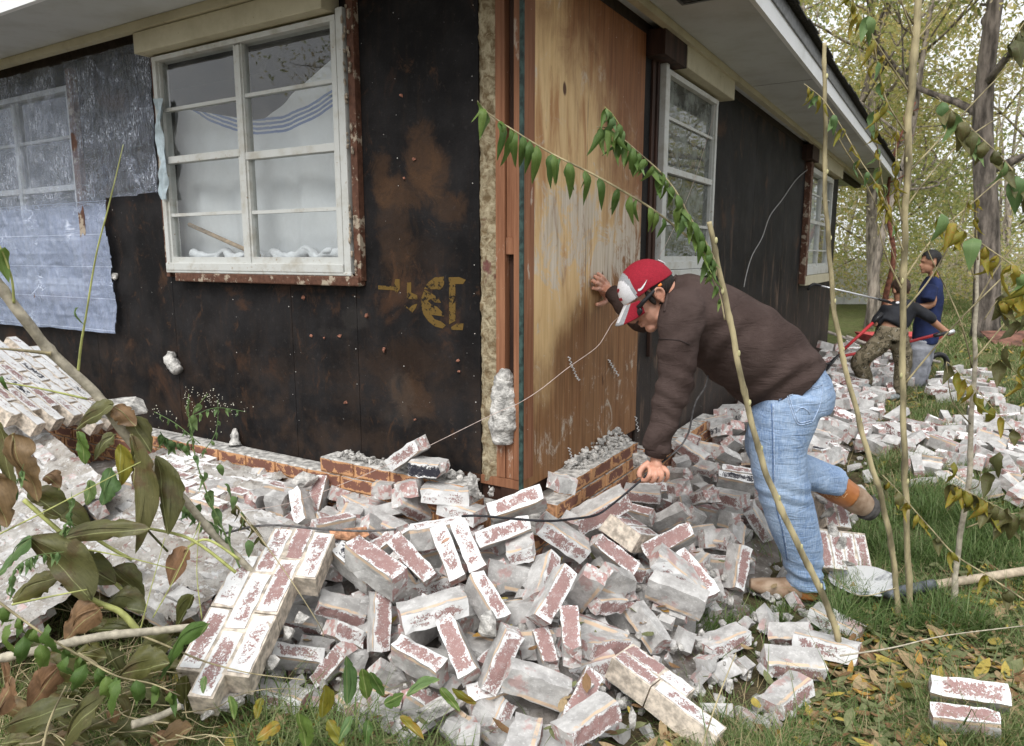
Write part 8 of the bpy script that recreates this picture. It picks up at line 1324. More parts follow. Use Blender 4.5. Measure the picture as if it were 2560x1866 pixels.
# --- sapling 3: the straight tall one
T3 = [(2275, 1570), (2268, 1300), (2262, 1150), (2256, 960), (2258, 800), (2262, 600), (2268, 400), (2280, 200), (2290, 60), (2303, -80)]
y3 = 2.74; e = plant('sapling', 'tallest straight sapling, pale stem running out of the top of the photo', 'sapling', at(2275, 1570, y3))
P = add_stem(e, 'stem', px_path(T3, y3, 2.74), [.0130, .0125, .012, .0125, .0135, .0145, .013], M_STEM, 12, 1); scars(e, P, (13, 25, 36, 48), .011)
for pts, n_, L, kd in (([(2283, 60), (2240, -10), (2190, -60)], 0, 0, 'y'), ([(2272, 230), (2205, 130), (2150, 40), (2120, -30)], 6, .10, 'y'), ([(2270, 340), (2215, 250), (2190, 140), (2170, 20)], 5, .11, ['y', 'o']), ([(2262, 640), (2215, 500), (2195, 380), (2185, 260)], 6, .10, ['y', 'o']),
                       ([(2260, 700), (2330, 600), (2440, 500), (2580, 380)], 0, 0, 'y'), ([(2264, 520), (2340, 420), (2440, 330), (2580, 250)], 0, 0, 'y'), ([(2262, 440), (2330, 370), (2450, 240), (2600, 90)], 0, 0, 'y'), ([(2285, 110), (2350, 30), (2400, -30)], 0, 0, 'y'), ([(2256, 560), (2243, 480), (2240, 420), (2242, 300)], 4, .09, 'y'),
                       ([(2262, 960), (2380, 820), (2500, 700), (2580, 620)], 0, 0, 'y'), ([(2258, 780), (2330, 690), (2400, 560), (2425, 480)], 3, .07, 'y'), ([(2258, 730), (2215, 640), (2195, 560)], 0, 0, 'y'), ([(2286, 100), (2262, 30), (2240, -40)], 0, 0, 'y')):
    Pq = add_stem(e, 'branch', px_path(pts, 2.74, 2.66), [.0042, .003, .0018], M_STEM, 7)
    if n_: leafy(e, Pq, n_, L, kd, .25, 1, .2)
# --- sapling 4: forked one at the right edge
T4 = [(2375, 1600), (2400, 1340), (2420, 1230), (2425, 1160), (2428, 1050), (2436, 960), (2438, 800), (2445, 640), (2450, 600)]
y4 = 2.78; e = plant('sapling', 'kinked brownish sapling near the right edge carrying drooping yellow-green leaves', 'sapling', at(2375, 1600, y4))
P = add_stem(e, 'stem', px_path(T4, y4, 2.8), [.0125, .012, .0115, .010, .008, .005], M_STEM_G, 10, 1)
for pts, n_, L, kd in (([(2438, 700), (2400, 600), (2370, 500)], 0, 0, 'y'), ([(2445, 650), (2440, 560), (2442, 480)], 3, .08, 'y'), ([(2440, 760), (2500, 660), (2580, 560)], 0, 0, 'y'), ([(2436, 900), (2520, 800), (2580, 740)], 0, 0, 'y'), ([(2430, 920), (2400, 800), (2330, 650), (2310, 600)], 0, 0, 'y'),
                       ([(2426, 1060), (2380, 1000), (2366, 905)], 0, 0, 'y'), ([(2420, 1225), (2445, 1215), (2452, 1180)], 0, 0, 'y'), ([(2415, 1320), (2500, 1290), (2580, 1280)], 0, 0, 'y')):
    Pq = add_stem(e, 'branch', px_path(pts, 2.78, 2.7), [.0035, .0025, .0012], M_STEM, 7)
    if n_: leafy(e, Pq, n_, L, kd, .2, 1, .2)
Pq = add_stem(e, 'branch', px_path([(2368, 905), (2410, 945), (2450, 985), (2500, 1040), (2580, 1120)], 2.7, 2.6), [.002, .0018, .001], M_STEM, 6); leafy(e, Pq, 9, .12, ['y', 'w', 'y'], .02, .9, .2, False, 1.4)
Pq = add_stem(e, 'branch', px_path([(2380, 1210), (2420, 1230), (2480, 1260), (2560, 1300)], 2.7, 2.6), [.002, .0018, .001], M_STEM, 6); leafy(e, Pq, 11, .125, ['y', 'y', 'w'], .02, .9, .2, True, 1.35)
for (u, v) in ((2385, 1215), (2500, 1190), (2470, 1240), (2520, 1330), (2560, 1330), (2540, 860), (2565, 900), (2520, 930), (2500, 960), (2570, 830), (2560, 970), (2540, 1000)): add_leaf(e, at(u, v-60, 2.6), .12, rnd.choice(['y', 'w']), rnd.uniform(0, 6), rnd.gauss(-.2, .2), 0, 1.35)
Pq = add_stem(e, 'branch', px_path([(2460, 800), (2500, 745), (2540, 725), (2590, 740)], 2.55, 2.5), [.002, .0018, .001], M_STEM, 6); leafy(e, Pq, 7, .13, ['y', 'w'], .3, 1, .2, True, 1.4)
# --- fallen leafy branches crossing the right side
def sprig(label, pts, y0, y1_, n_, L, kd, r=.0028, pair=True, wsc=1.1, t0=.03, t1=.97, mat=None):
    e = plant('leafy_branch', label, 'branch', at(pts[0][0], pts[0][1], y0)); Pq = add_stem(e, 'stem', px_path(pts, y0, y1_), [r, r*.8, r*.5], mat or M_STEM, 6)
    if n_: leafy(e, Pq, n_, L, kd, t0, t1, .22, pair, wsc)
    return e
sprig('low yellow-leaved branch slanting down to the lower right above the shovel handle', [(2560, 1500), (2470, 1440), (2388, 1388), (2330, 1325), (2288, 1278), (2245, 1228), (2206, 1188)], 2.35, 2.5, 10, .085, ['y', 'y', 'w'], .0035, True, 1.35)
sprig('branch of wide dull green leaves at the upper right edge', [(2600, 500), (2560, 460), (2500, 390), (2447, 340), (2390, 285), (2341, 242)], 2.3, 2.4, 10, .125, ['w', 'o', 'w'], .003, True, 1.25)
sprig('branch of drooping yellow-green leaves at the right edge, level with the boys', [(2600, 720), (2540, 670), (2462, 615), (2400, 570), (2341, 523)], 2.3, 2.4, 9, .12, ['y', 'o', 'y'], .003, True, 1.3)
sprig('dark curled leaf hanging in the top right corner', [(2580, 30), (2545, 80), (2530, 110)], 2.3, 2.3, 3, .10, ['w'], .002, True, 1.2)
sprig('small dark withered sprig hanging over the top of the eight-brick slab', [(577, 1250), (600, 1275), (632, 1315), (665, 1358)], 2.45, 2.4, 4, .075, 'd', .0016, True, 1.3, .1, .95)
# ================================================================ left: fallen stem, broad wilted leaves, weeds
e = plant('fallen_sapling', 'thick pale sapling stem leaning in from the left edge over the fallen walls', 'sapling', at(640, 1440, 2.35))
P = add_stem(e, 'stem', px_path([(-40, 665), (60, 795), (130, 885), (240, 985), (330, 1110), (440, 1230), (520, 1320), (640, 1440)], 1.95, 2.35), [.0155, .0165, .016, .0155, .014, .012], M_STEM_G, 12, 1)
add_stem(e, 'branch', px_path([(0, 872), (60, 877), (128, 884)], 2.0, 2.05), [.003, .0045, .007], M_STEM); add_stem(e, 'branch', px_path([(0, 955), (100, 972), (218, 998)], 2.0, 2.1), [.002, .003, .004], M_STEM_Y)
add_stem(e, 'branch', px_path([(195, 932), (203, 860), (215, 790), (240, 640), (268, 530), (290, 440), (308, 362)], 2.1, 2.0), [.0045, .003, .0022, .001], M_STEM_Y); add_leaf(e, at(196, 768, 2.07), .075, 'o', 2.0, -.2, .3, 1.9)
add_stem(e, 'branch', px_path([(35, 758), (30, 700), (10, 640), (-10, 600)], 1.98, 1.95), [.004, .003, .002], M_STEM_Y); add_leaf(e, at(12, 618, 1.95), .11, 'g', 1.2, -.1, 0, 1.6); add_leaf(e, at(6, 940, 2.0), .06, 'g', 2.8, -.2, 0, 2.0)
def broad(e, b0, t0_, y, wpx, mat, sag=.15, seed=0, dy=0.0, fold=.25):
    """one broad leaf from its base to its tip, both measured in the photograph; built along its own y axis"""
    a = at(b0[0], b0[1], y); c = at(t0_[0], t0_[1], y+dy); w = wpx*y/1797*.60; V = []; F = []; rr = random.Random(seed); d = (c-a); L = d.length; ny = 22; nx = 10
    d.normalize(); up = Vector((rr.gauss(0, .25), -.75, .65)); side = d.cross(up).normalized(); nr = side.cross(d).normalized(); ph = rr.uniform(0, 6); rl = rr.choice((-1, 1))*rr.uniform(.2, 1.1); bw = rr.uniform(-.10, .10)*L; tear = rr.uniform(.3, .8)
    zl = Vector((side.z, d.z, nr.z))
    for j in range(ny+1):
        t = j/ny; ww = w*(.02+1.95*(t**.62)*((1-t)**.80)) if t < 1 else w*.01
        for i in range(nx+1):
            q = (i/nx*2-1); aq = abs(q); eg = 1+.10*mnoise.noise(Vector((t*9, q*3, ph)))*(aq > .7)-(.25 if aq > .85 and abs(t-tear) < .03 else 0)
            cv = fold*aq+rl*max(0, q)*aq*.7*t; x = q*ww*eg*math.cos(min(1.3, abs(cv))); z = -math.sin(cv)*aq*ww*.8
            z += ww*(.20*math.sin(t*7+q*2.1+ph)+.10*math.sin(t*17+q*4+ph*2)*aq+.035*math.sin(q*26+ph)+.05*math.sin(t*37+q*6)*aq)
            p = Vector((x+bw*math.sin(math.pi*t), t*L, z))+zl*(math.sin(math.pi*t)*sag*L); V.append(p)
    for j in range(ny):
        for i in range(nx): k_ = j*(nx+1)+i; F.append((k_, k_+1, k_+nx+2, k_+nx+1))
    b = MB(); b.add(V, F); b.tube([Vector((bw*math.sin(math.pi*t), t*L, w*.20*math.sin(t*7+ph)+.001))+zl*(math.sin(math.pi*t)*sag*L) for t in np.linspace(0, .95, 14)], lerp_list([w*.055, w*.012], 14), 5)
    o = b.build('leaf', mat, e, True); M = Matrix((side, d, nr)).transposed().to_4x4(); M.translation = a-Vector(e.location); o.matrix_local = M; return o
O_, B_, D_, G_, Y_, L_ = M_LEAF_O, M_LEAF_B, M_LEAF_D, M_LEAF_G, M_LEAF_Y, M_LEAF_L
e = plant('wilted_broadleaf', 'wilted broad-leaved plant with limp olive and brown leaves collapsed at the lower left', 'plant', at(200, 1500, 2.0))
for i, (b0, t0_, y, w, mt, sg, dy) in enumerate((
    ((285, 1010), (190, 1075), 2.1, 62, O_, .15, 0), ((285, 1015), (340, 1066), 2.12, 60, B_, .1, 0), ((320, 1040), (378, 1132), 2.15, 62, O_, .1, 0), ((330, 1085), (338, 1385), 2.1, 78, O_, .02, -.05), ((392, 1140), (420, 1338), 2.15, 78, O_, .02, -.05),
    ((285, 1085), (236, 1150), 2.08, 50, O_, .1, 0), ((300, 1110), (302, 1216), 2.08, 52, Y_, .02, 0), ((275, 1170), (255, 1264), 2.05, 62, L_, .02, 0), ((225, 1200), (216, 1264), 2.05, 40, L_, .0, 0), ((196, 1078), (213, 1162), 2.05, 44, G_, .0, 0), ((345, 1110), (330, 1180), 2.1, 40, O_, .02, 0),
    ((28, 1085), (95, 1255), 1.9, 115, B_, .05, 0), ((-15, 1045), (42, 1245), 1.95, 80, O_, .05, 0), ((-25, 1180), (18, 1320), 1.85, 100, B_, .05, 0), ((112, 1190), (152, 1220), 2.0, 50, B_, .3, 0),
    ((375, 1322), (88, 1368), 2.0, 62, O_, .12, 0), ((230, 1500), (70, 1342), 1.9, 120, O_, .08, 0), ((78, 1342), (-6, 1440), 1.88, 62, L_, .03, 0), ((470, 1370), (424, 1465), 2.1, 62, B_, .12, 0),
    ((365, 1530), (262, 1512), 1.98, 66, O_, .2, 0), ((250, 1522), (160, 1602), 1.9, 100, B_, .15, 0), ((482, 1488), (440, 1574), 2.0, 50, D_, .1, 0), ((300, 1688), (424, 1658), 1.8, 95, D_, .1, 0), ((150, 1665), (70, 1775), 1.78, 95, B_, .15, 0),
    ((10, 1822), (195, 1760), 1.72, 84, O_, .1, 0), ((150, 1875), (275, 1728), 1.72, 100, O_, .1, 0), ((-5, 1790), (30, 1690), 1.75, 70, B_, .1, 0), ((200, 1700), (90, 1640), 1.8, 90, D_, .2, 0), ((430, 1600), (330, 1660), 1.9, 84, D_, .1, 0), ((520, 1560), (400, 1700), 1.85, 60, G_, .1, 0), ((70, 1230), (170, 1300), 2.1, 70, D_, .1, 0), ((110, 1280), (230, 1330), 2.1, 70, D_, .15, 0), ((180, 1400), (290, 1460), 2.05, 90, D_, .15, 0), ((30, 1500), (150, 1440), 2.0, 80, D_, .15, 0), ((280, 1420), (360, 1500), 2.1, 70, O_, .15, 0))):
    broad(e, b0, t0_, y, w, mt, sg, i, dy, rnd.uniform(.15, .5))
for pts, r, y in (([(590, 1432), (480, 1350), (375, 1322)], .006, 2.15), ([(600, 1400), (520, 1350), (470, 1368)], .005, 2.15), ([(345, 1578), (300, 1530), (230, 1500), (160, 1440)], .011, 1.95), ([(420, 1380), (350, 1300), (342, 1240), (330, 1100)], .004, 2.1), ([(60, 1250), (150, 1330), (250, 1420), (330, 1500)], .008, 2.1), ([(130, 1200), (220, 1330), (330, 1400)], .007, 2.15)):
    add_stem(e, 'stalk', px_path(pts, y), [r, r*.8], M_STEM_Y if r > .0045 else M_LEAF_D, 8)
for i in range(110):       # the leaves crushed underneath
    u = rnd.uniform(-60, 470); v = rnd.uniform(1290, 1900); 
    if u > 380 and v < 1560: continue
    y = onz(u, v, .12).y; a = rnd.uniform(0, 6.28); l_ = rnd.uniform(70, 170)
    broad(e, (u, v), (u+l_*math.cos(a), v+l_*.6*math.sin(a)), y+.03, rnd.uniform(28, 70), rnd.choice([O_, D_, D_, D_, O_, D_, B_]), rnd.uniform(.05, .25), i+50, 0, rnd.uniform(.2, .6))
# cut poles and the leafy shoot at the lower left
e = plant('cut_pole', 'smooth grey cut pole lying across the wilted leaves to the slab', 'branch', at(-20, 1650, 1.72)); P = add_stem(e, 'stem', px_path([(-40, 1652), (90, 1627), (200, 1603), (270, 1590), (340, 1582), (420, 1574), (492, 1566)], 1.70, 1.93), [.0115, .0125, .0125, .012, .0115], M_STEM_G, 12, 1)
add_stem(e, 'twig', px_path([(340, 1584), (400, 1608), (500, 1650), (560, 1668), (640, 1686), (760, 1700)], 1.85, 1.95), [.004, .0025, .0015], M_STEM, 6)
e = plant('cut_pole', 'short grey cut pole end poking out below the slab', 'branch', at(330, 1810, 1.75)); add_stem(e, 'stem', px_path([(330, 1812), (390, 1795), (452, 1765)], 1.72, 1.8), [.012, .011, .009], M_STEM_G, 12)
e = sprig('branch of fresh dark green leaves lying below the grey pole', [(-10, 1500), (50, 1545), (130, 1600), (200, 1640), (290, 1690), (380, 1710), (450, 1740)], 1.66, 1.72, 11, .085, 'r', .0035, True, 1.0)
for (u, v) in ((60, 1590), (100, 1610), (170, 1640), (215, 1660), (265, 1690), (120, 1560), (300, 1700), (340, 1700), (30, 1560)): add_leaf(e, at(u, v, 1.64), .11, 'r', rnd.uniform(2.4, 3.8), rnd.gauss(-.1, .2), rnd.gauss(0, .2), 1.05)
def twig(label, pts, y0, y1_, r, mat): e = plant('twig', label, 'twig', at(pts[0][0], pts[0][1], y0)); add_stem(e, 'stem', px_path(pts, y0, y1_), [r, r*.7, r*.5], mat, 6)
twig('yellow-green twig slanting up from the left edge across the leaves', [(-10, 1340), (120, 1275), (235, 1215), (352, 1155)], 1.85, 2.0, .0028, M_STEM_Y); twig('yellow-green twig leaning left of the slab, rising to its top', [(350, 1578), (378, 1470), (412, 1345)], 1.9, 1.95, .0022, M_STEM_Y); twig('second yellow-green twig crossing in front of the slab top', [(382, 1545), (440, 1440), (500, 1310)], 1.88, 1.95, .0022, M_STEM_Y)
twig('upright yellow-green twig beside the slab', [(505, 1548), (492, 1430), (500, 1305)], 1.9, 1.95, .002, M_STEM_Y); twig('short green twig near the left edge above the fresh leaves', [(30, 1512), (120, 1493), (218, 1474)], 1.75, 1.8, .0035, M_STEM_Y); twig('tan twig lying down over the slab into the bricks', [(600, 1285), (657, 1353), (730, 1455), (800, 1566), (808, 1592)], 2.25, 2.15, .0026, M_STEM)
twig('thin straw standing in the grass at the right of the two-course slab', [(1752, 1880), (1790, 1760), (1840, 1632)], 1.75, 1.85, .0032, M_STEM); twig('reddish twig lying on the litter right of the small bricks', [(2100, 1640), (2230, 1620), (2360, 1590), (2560, 1565)], 2.2, 2.3, .0035, M_STEM_G); twig('green stalk lying across the leaves below the twigs', [(140, 1362), (300, 1390), (440, 1425)], 1.95, 2.05, .003, M_STEM_Y); twig('pale bent stem rising from the lower left corner', [(105, 1880), (125, 1800), (165, 1715)], 1.6, 1.65, .004, M_STEM)
b = MB()      # fine dead stalks tangled through the leaves
for i in range(150):
    u = rnd.uniform(-40, 470); v_ = rnd.uniform(1330, 1880)
    if u > 360 and v_ < 1500: continue
    p = onz(u, v_, rnd.uniform(.02, .22)); a = rnd.uniform(0, 6.28); q = [p]
    for k_ in range(4): a += rnd.gauss(0, .35); q.append(q[-1]+Vector((math.cos(a), math.sin(a)*.8, rnd.gauss(0, .3)))*rnd.uniform(.04, .10))
    b.tube(catmull(q, 3), lerp_list([rnd.uniform(.0012, .0028), .0008], 13), 5)
o = b.build('tangled_stalks', M_STEM, None, True); o['kind'] = 'stuff'; tag(o, 'tangle of fine dead stalks among the wilted leaves')
# weed with small white flower heads, and its leafy neighbours
M_FLW = simple('flower_heads', (.62, .60, .50), .9, .15, 60, 0)
e = plant('flowering_weed', 'green weed with tiny whitish flower heads left of the low brown wall', 'weed', at(600, 1420, 2.4))
st = [[(600, 1420), (560, 1330), (520, 1240), (490, 1150), (480, 1080), (485, 1030), (520, 985)], [(480, 1080), (470, 1030), (472, 985)], [(485, 1040), (540, 1020), (615, 1030)], [(500, 1110), (440, 1060), (385, 1030)], [(500, 1140), (540, 1080), (545, 1000)], [(560, 1330), (500, 1290), (440, 1250)], [(400, 1080), (420, 1100), (480, 1120)]]
fb = MB()
for k_, pts in enumerate(st):
    Pq = add_stem(e, 'stem', px_path(pts, 2.3, 2.35), [.0035 if k_ == 0 else .0018, .0012], M_LEAF_L, 6)
    if k_ in (1, 2, 3, 4): 
        leafy(e, Pq, 5, .03, 'o', .1, .9, .3)
        for _ in range(26):
            p = Pq[rnd.randrange(len(Pq)//2, len(Pq))]+Vector((rnd.gauss(0, .018), rnd.gauss(0, .015), rnd.gauss(0.006, .012))); r_ = rnd.uniform(.0010, .0020); fb.add([p+Vector(q)*r_ for q in ico], F_ico)
    else: leafy(e, Pq, 9, .055, 'o', .1, .95, .25, True, 1.3)
for _ in range(30): p = at(520+rnd.gauss(0, 14), 990+rnd.gauss(0, 10), 2.33); fb.add([p+Vector(q)*.0015 for q in ico], F_ico)
o = fb.build('flower_heads', M_FLW, e); o['kind'] = 'stuff'; o.location = -e.location
for (u, v) in ((570, 1180), (580, 1230), (600, 1260), (560, 1290), (590, 1330), (640, 1370), (620, 1300), (530, 1200), (545, 1245), (520, 1280)): add_leaf(e, at(u-20, v-20, 2.34), rnd.uniform(.06, .085), 'o', rnd.uniform(0, 6), rnd.gauss(-.1, .2), 0, 1.5)
for lab, pts, y in (('feathery green weed growing among the brown leaves at the left edge', [(-10, 1330), (10, 1290), (30, 1240), (60, 1160)], 1.9), ('thin weed with pale buds standing over the dark leaves at the left', [(120, 1420), (150, 1340), (170, 1300), (180, 1230)], 1.95), ('small weed with fine leaves at the left, above the folded leaf', [(20, 1480), (40, 1420), (90, 1390), (160, 1380)], 1.85)):
    e = plant('weed', lab, 'weed', at(pts[0][0], pts[0][1], y)); Pq = add_stem(e, 'stem', px_path(pts, y, y-.02), [.002, .0015, .0008], M_LEAF_L, 6); leafy(e, Pq, 12, .04, 'o', .05, .95, .3, True, 1.0)
# big weed leaves at the middle of the bottom edge
e = plant('weed', 'weed with long upright green leaves at the bottom edge, in front of the front bricks', 'weed', at(865, 1790, 1.75))
for i, (b0, t0_, w) in enumerate((((868, 1762), (866, 1640), 42), ((918, 1748), (905, 1672), 44), ((960, 1740), (925, 1680), 30), ((805, 1795), (812, 1712), 44), ((765, 1870), (745, 1780), 52), ((880, 1790), (845, 1860), 34), ((960, 1760), (1010, 1735), 40), ((1015, 1740), (1100, 1700), 34), ((700, 1810), (640, 1850), 46), ((820, 1800), (860, 1870), 40), ((920, 1800), (915, 1866), 36), ((1100, 1720), (1150, 1780), 30), ((1190, 1760), (1130, 1720), 26), ((655, 1745), (640, 1800), 30), ((1000, 1790), (1060, 1850), 30), ((512, 1690), (508, 1735), 20), ((573, 1740), (585, 1800), 24))):
    broad(e, b0, t0_, 1.77, w, rnd.choice([L_, L_, G_, Y_]), .03, 200+i, -.02, .2)
# ================================================================ grass and leaf litter
def grass(name, n, region, hmin, hmax, w, mats, seed, clump=1.0, lean=.5, curve=.6):
    r = np.random.default_rng(seed); V = np.zeros((n*8, 3), np.float32); F = np.zeros((n*3, 4), np.int32); MI = np.zeros(n*3, np.int32); k = 0; tries = 0
    while k < n and tries < n*30:
        tries += 1; u, v = r.uniform(region[0], region[1]), r.uniform(region[2], region[3]); p = onz(u, v)
        if region[4] and not region[4](u, v, p): continue
        d = mnoise.noise(Vector((p.x*2.2, p.y*2.2, seed)))+.35*mnoise.noise(Vector((p.x*7, p.y*7, seed)))
        if d*clump+.25 < r.random()*.9-.1: continue
        if pile_h(p.x, p.y) > .05 and r.random() > .04: continue
        h = r.uniform(hmin, hmax)*(1+.8*max(0, d)); a = r.uniform(0, 6.283); ln = abs(r.normal())*lean; dx, dy = math.cos(a), math.sin(a); ww = w*r.uniform(.6, 1.3); px, py = -dy*ww, dx*ww; z0 = gnoise(p.x, p.y)-.012
        for s_ in range(4):
            t = s_/3; ang = ln+curve*t*r.uniform(.6, 1.3); x = p.x+dx*h*t*math.sin(ang); y = p.y+dy*h*t*math.sin(ang); z = z0+h*t*max(.05, math.cos(ang)); f_ = 1-t*.92
            V[k*8+s_*2] = (x-px*f_, y-py*f_, z); V[k*8+s_*2+1] = (x+px*f_, y+py*f_, z)
        for s_ in range(3): q = k*8+s_*2; F[k*3+s_] = (q, q+1, q+3, q+2)
        MI[k*3:k*3+3] = r.choice(len(mats), p=[.5, .3, .2][:len(mats)]) if len(mats) == 3 else 0; k += 1
    o = np_mesh(name, V[:k*8], F[:k*3], None, mi=None)
    for m_ in mats: o.data.materials.append(m_)
    o.data.polygons.foreach_set('material_index', MI[:k*3]); o['kind'] = 'stuff'; return o
GR1 = leaf_mat('grass_green', (.085, .15, .035), (.13, .21, .06)); GR2 = leaf_mat('grass_pale', (.19, .24, .09), (.27, .31, .14)); GR3 = leaf_mat('grass_straw', (.36, .29, .15), (.46, .38, .22))
inhouse = lambda p: (p-C0).dot(NR) < .2 and (p-C0).dot(NL) < .2
g1 = lambda u, v, p: not inhouse(p)
tag(grass('grass', 22000, (380, 2600, 1400, 1990, lambda u, v, p: g1(u, v, p) and not (1840 < u < 2070 and 1440 < v < 1530)), .04, .11, .0022, [GR1, GR2, GR3], 1, 1.0, .8), 'short mixed grass growing between the bricks and leaves in the foreground')
tag(grass('grass', 9000, (1650, 2600, 1180, 1600, lambda u, v, p: p.x > .9 and not (u < 2075 and v > 1420)), .08, .20, .0026, [GR1, GR1, GR2], 2, 1.3, .6), 'long lush grass between the saplings at the right')
tag(grass('grass', 900, (600, 1500, 1780, 1990, g1), .10, .26, .0032, [GR1, GR2, GR2], 3, .5, .6), 'long grass blades along the bottom edge')
tag(grass('grass', 500, (1700, 2560, 1550, 1990, g1), .12, .28, .0026, [GR1, GR2, GR2], 4, .5, .8, .9), 'a few long grass blades over the litter at the lower right')
tag(grass('grass', 1500, (1650, 1980, 1520, 1600, g1), .05, .11, .0028, [GR1, GR1, GR2], 8, 2.0, .9), 'thick grass tuft in front of the boot toe')
tag(grass('grass', 5000, (-60, 520, 1330, 1990, None), .05, .20, .0022, [GR1, GR2, GR3], 12, .4, .9), 'thin green grass and weeds growing through the wilted leaves')
tag(grass('grass', 26000, (1950, 2620, 850, 1260, lambda u, v, p: not inhouse(p)), .05, .16, .0045, [GR1, GR2, GR3], 5, 1.2, .6), 'grass on the lawn around the boys')
tag(grass('grass', 16000, (2000, 2620, 735, 880, lambda u, v, p: not inhouse(p) and p.y > 8), .06, .16, .011, [GR1, GR2, GR3], 6, 1.0, .7), 'grass on the far lawn under the trees')
def litter(name, n, region, size, mats, seed, label, probs=None):
    r = np.random.default_rng(seed); V = []; F = []; MI = []; k = 0; tries = 0
    while k < n and tries < n*20:
        tries += 1; u, v = r.uniform(region[0], region[1]), r.uniform(region[2], region[3]); p = onz(u, v)
        if inhouse(p) or (pile_h(p.x, p.y) > .05 and r.random() > .03): continue
        if mnoise.noise(Vector((p.x*1.7, p.y*1.7, 40+seed)))+.3 < r.random()*.7-.1: continue
        s_ = size*r.uniform(.5, 1.3); a = r.uniform(0, 6.28); z0 = gnoise(p.x, p.y)+r.uniform(0, .03)+max(0, pile_h(p.x, p.y)-.06); ca, sa = math.cos(a), math.sin(a); cu = r.uniform(-.35, .6); tl = r.normal()*.35; wv = r.uniform(.28, .5)
        o_ = len(V)
        for j in range(5):
            t = j/4-.5; w = wv*(1-(2*t)**2)**.6*s_*.5+.0008
            for q in (-1, 0, 1):
                x = t*s_; y = q*w; z = z0+abs(q)*w*cu+t*t*s_*cu*1.6+t*s_*tl+.004; V.append((p.x+x*ca-y*sa, p.y+x*sa+y*ca, z))
        for j in range(4):
            for i in range(2): q = o_+j*3+i; F.append((q, q+1, q+4, q+3)); MI.append(0)
        mi_ = int(r.choice(len(mats), p=probs)); MI[-8:] = [mi_]*8; k += 1
    o = np_mesh(name, V, F, None, sm=True)
    for m_ in mats: o.data.materials.append(m_)
    o.data.polygons.foreach_set('material_index', np.array(MI, np.int32)); o['kind'] = 'stuff'; tag(o, label)
LB1 = leaf_mat('litter_tan', (.34, .24, .13), (.44, .33, .19), None, .15, .8); LB2 = leaf_mat('litter_brown', (.21, .12, .06), (.30, .18, .09), None, .15, .8); LB3 = leaf_mat('litter_yellow', (.42, .33, .07), (.52, .40, .10), None, .2, .7); LB4 = leaf_mat('litter_olive', (.17, .19, .08), (.25, .26, .13), None, .2, .7); LB5 = leaf_mat('litter_orange', (.50, .26, .06), (.55, .33, .09), None, .2, .7)
litter('leaf_litter', 3600, (380, 2620, 1420, 1990), .052, [LB1, LB2, LB3, LB4, LB5], 1, 'fallen tan, yellow and olive leaves covering the ground in front', [.22, .15, .12, .48, .03])
litter('leaf_litter', 2600, (1980, 2640, 760, 1300), .075, [LB1, LB2, LB3, LB4, LB5], 2, 'fallen leaves scattered over the lawn behind', [.36, .14, .25, .22, .03])
litter('leaf_litter', 260, (1780, 2600, 1480, 1990), .095, [LB1, LB2, LB3, LB4, LB5], 3, 'large fallen leaves at the lower right', [.34, .2, .25, .15, .06])
# ================================================================ beyond the yard
M_BARK = simple('grey_brown_bark', (.27, .23, .19), .95, .35, 12, .9, .03, stretch=(1, 1, .25)); M_BARKD = simple('dark_bark', (.14, .118, .10), .95, .35, 9, .9, .04, stretch=(1, 1, .25))
FL = [leaf_mat('crown_yellow_green', (.52, .50, .17), (.66, .61, .25), None, .55), leaf_mat('crown_green', (.33, .39, .13), (.44, .48, .19), None, .55), leaf_mat('crown_dry', (.62, .55, .38), (.72, .64, .46), None, .55), leaf_mat('crown_yellow', (.70, .61, .22), (.78, .68, .30), None, .55)]
def leaf_cloud(name, centres, n, size, parent, seed, mix=(.4, .3, .2, .1), kind=None):
    r = np.random.default_rng(seed); c = np.array([[*p, s_] for p, s_ in centres]); idx = r.integers(0, len(c), n); P = c[idx, :3]+r.normal(size=(n, 3))*c[idx, 3:4]*np.array([1, 1, .75])
    P = P[P[:, 2] > .3]; n = len(P); a = r.normal(size=(n, 3)); a /= np.linalg.norm(a, axis=1, keepdims=True); b_ = np.cross(a, r.normal(size=(n, 3))); b_ /= np.linalg.norm(b_, axis=1, keepdims=True)+1e-9
    s_ = (size*r.uniform(.55, 1.3, n))[:, None]; w = s_*.42; cn = np.cross(a, b_)*s_*.12
    V = np.stack([P-a*s_*.5, P+b_*w*.5+cn, P+a*s_*.5, P-b_*w*.5+cn], 1).reshape(-1, 3); F = np.arange(n*4).reshape(-1, 4)
    cm = r.choice(4, len(c), p=mix); mi = np.where(r.random(n) < .6, cm[idx % len(c)][:n] if len(idx) == n else r.choice(4, n, p=mix), r.choice(4, n, p=mix))
    o = np_mesh(name, V, F, None); 
    for m_ in FL: o.data.materials.append(m_)
    o.data.polygons.foreach_set('material_index', mi.astype(np.int32)); o.parent = parent
    if parent: o.location = -Vector(parent.location)
    if kind: o['kind'] = kind
    return o
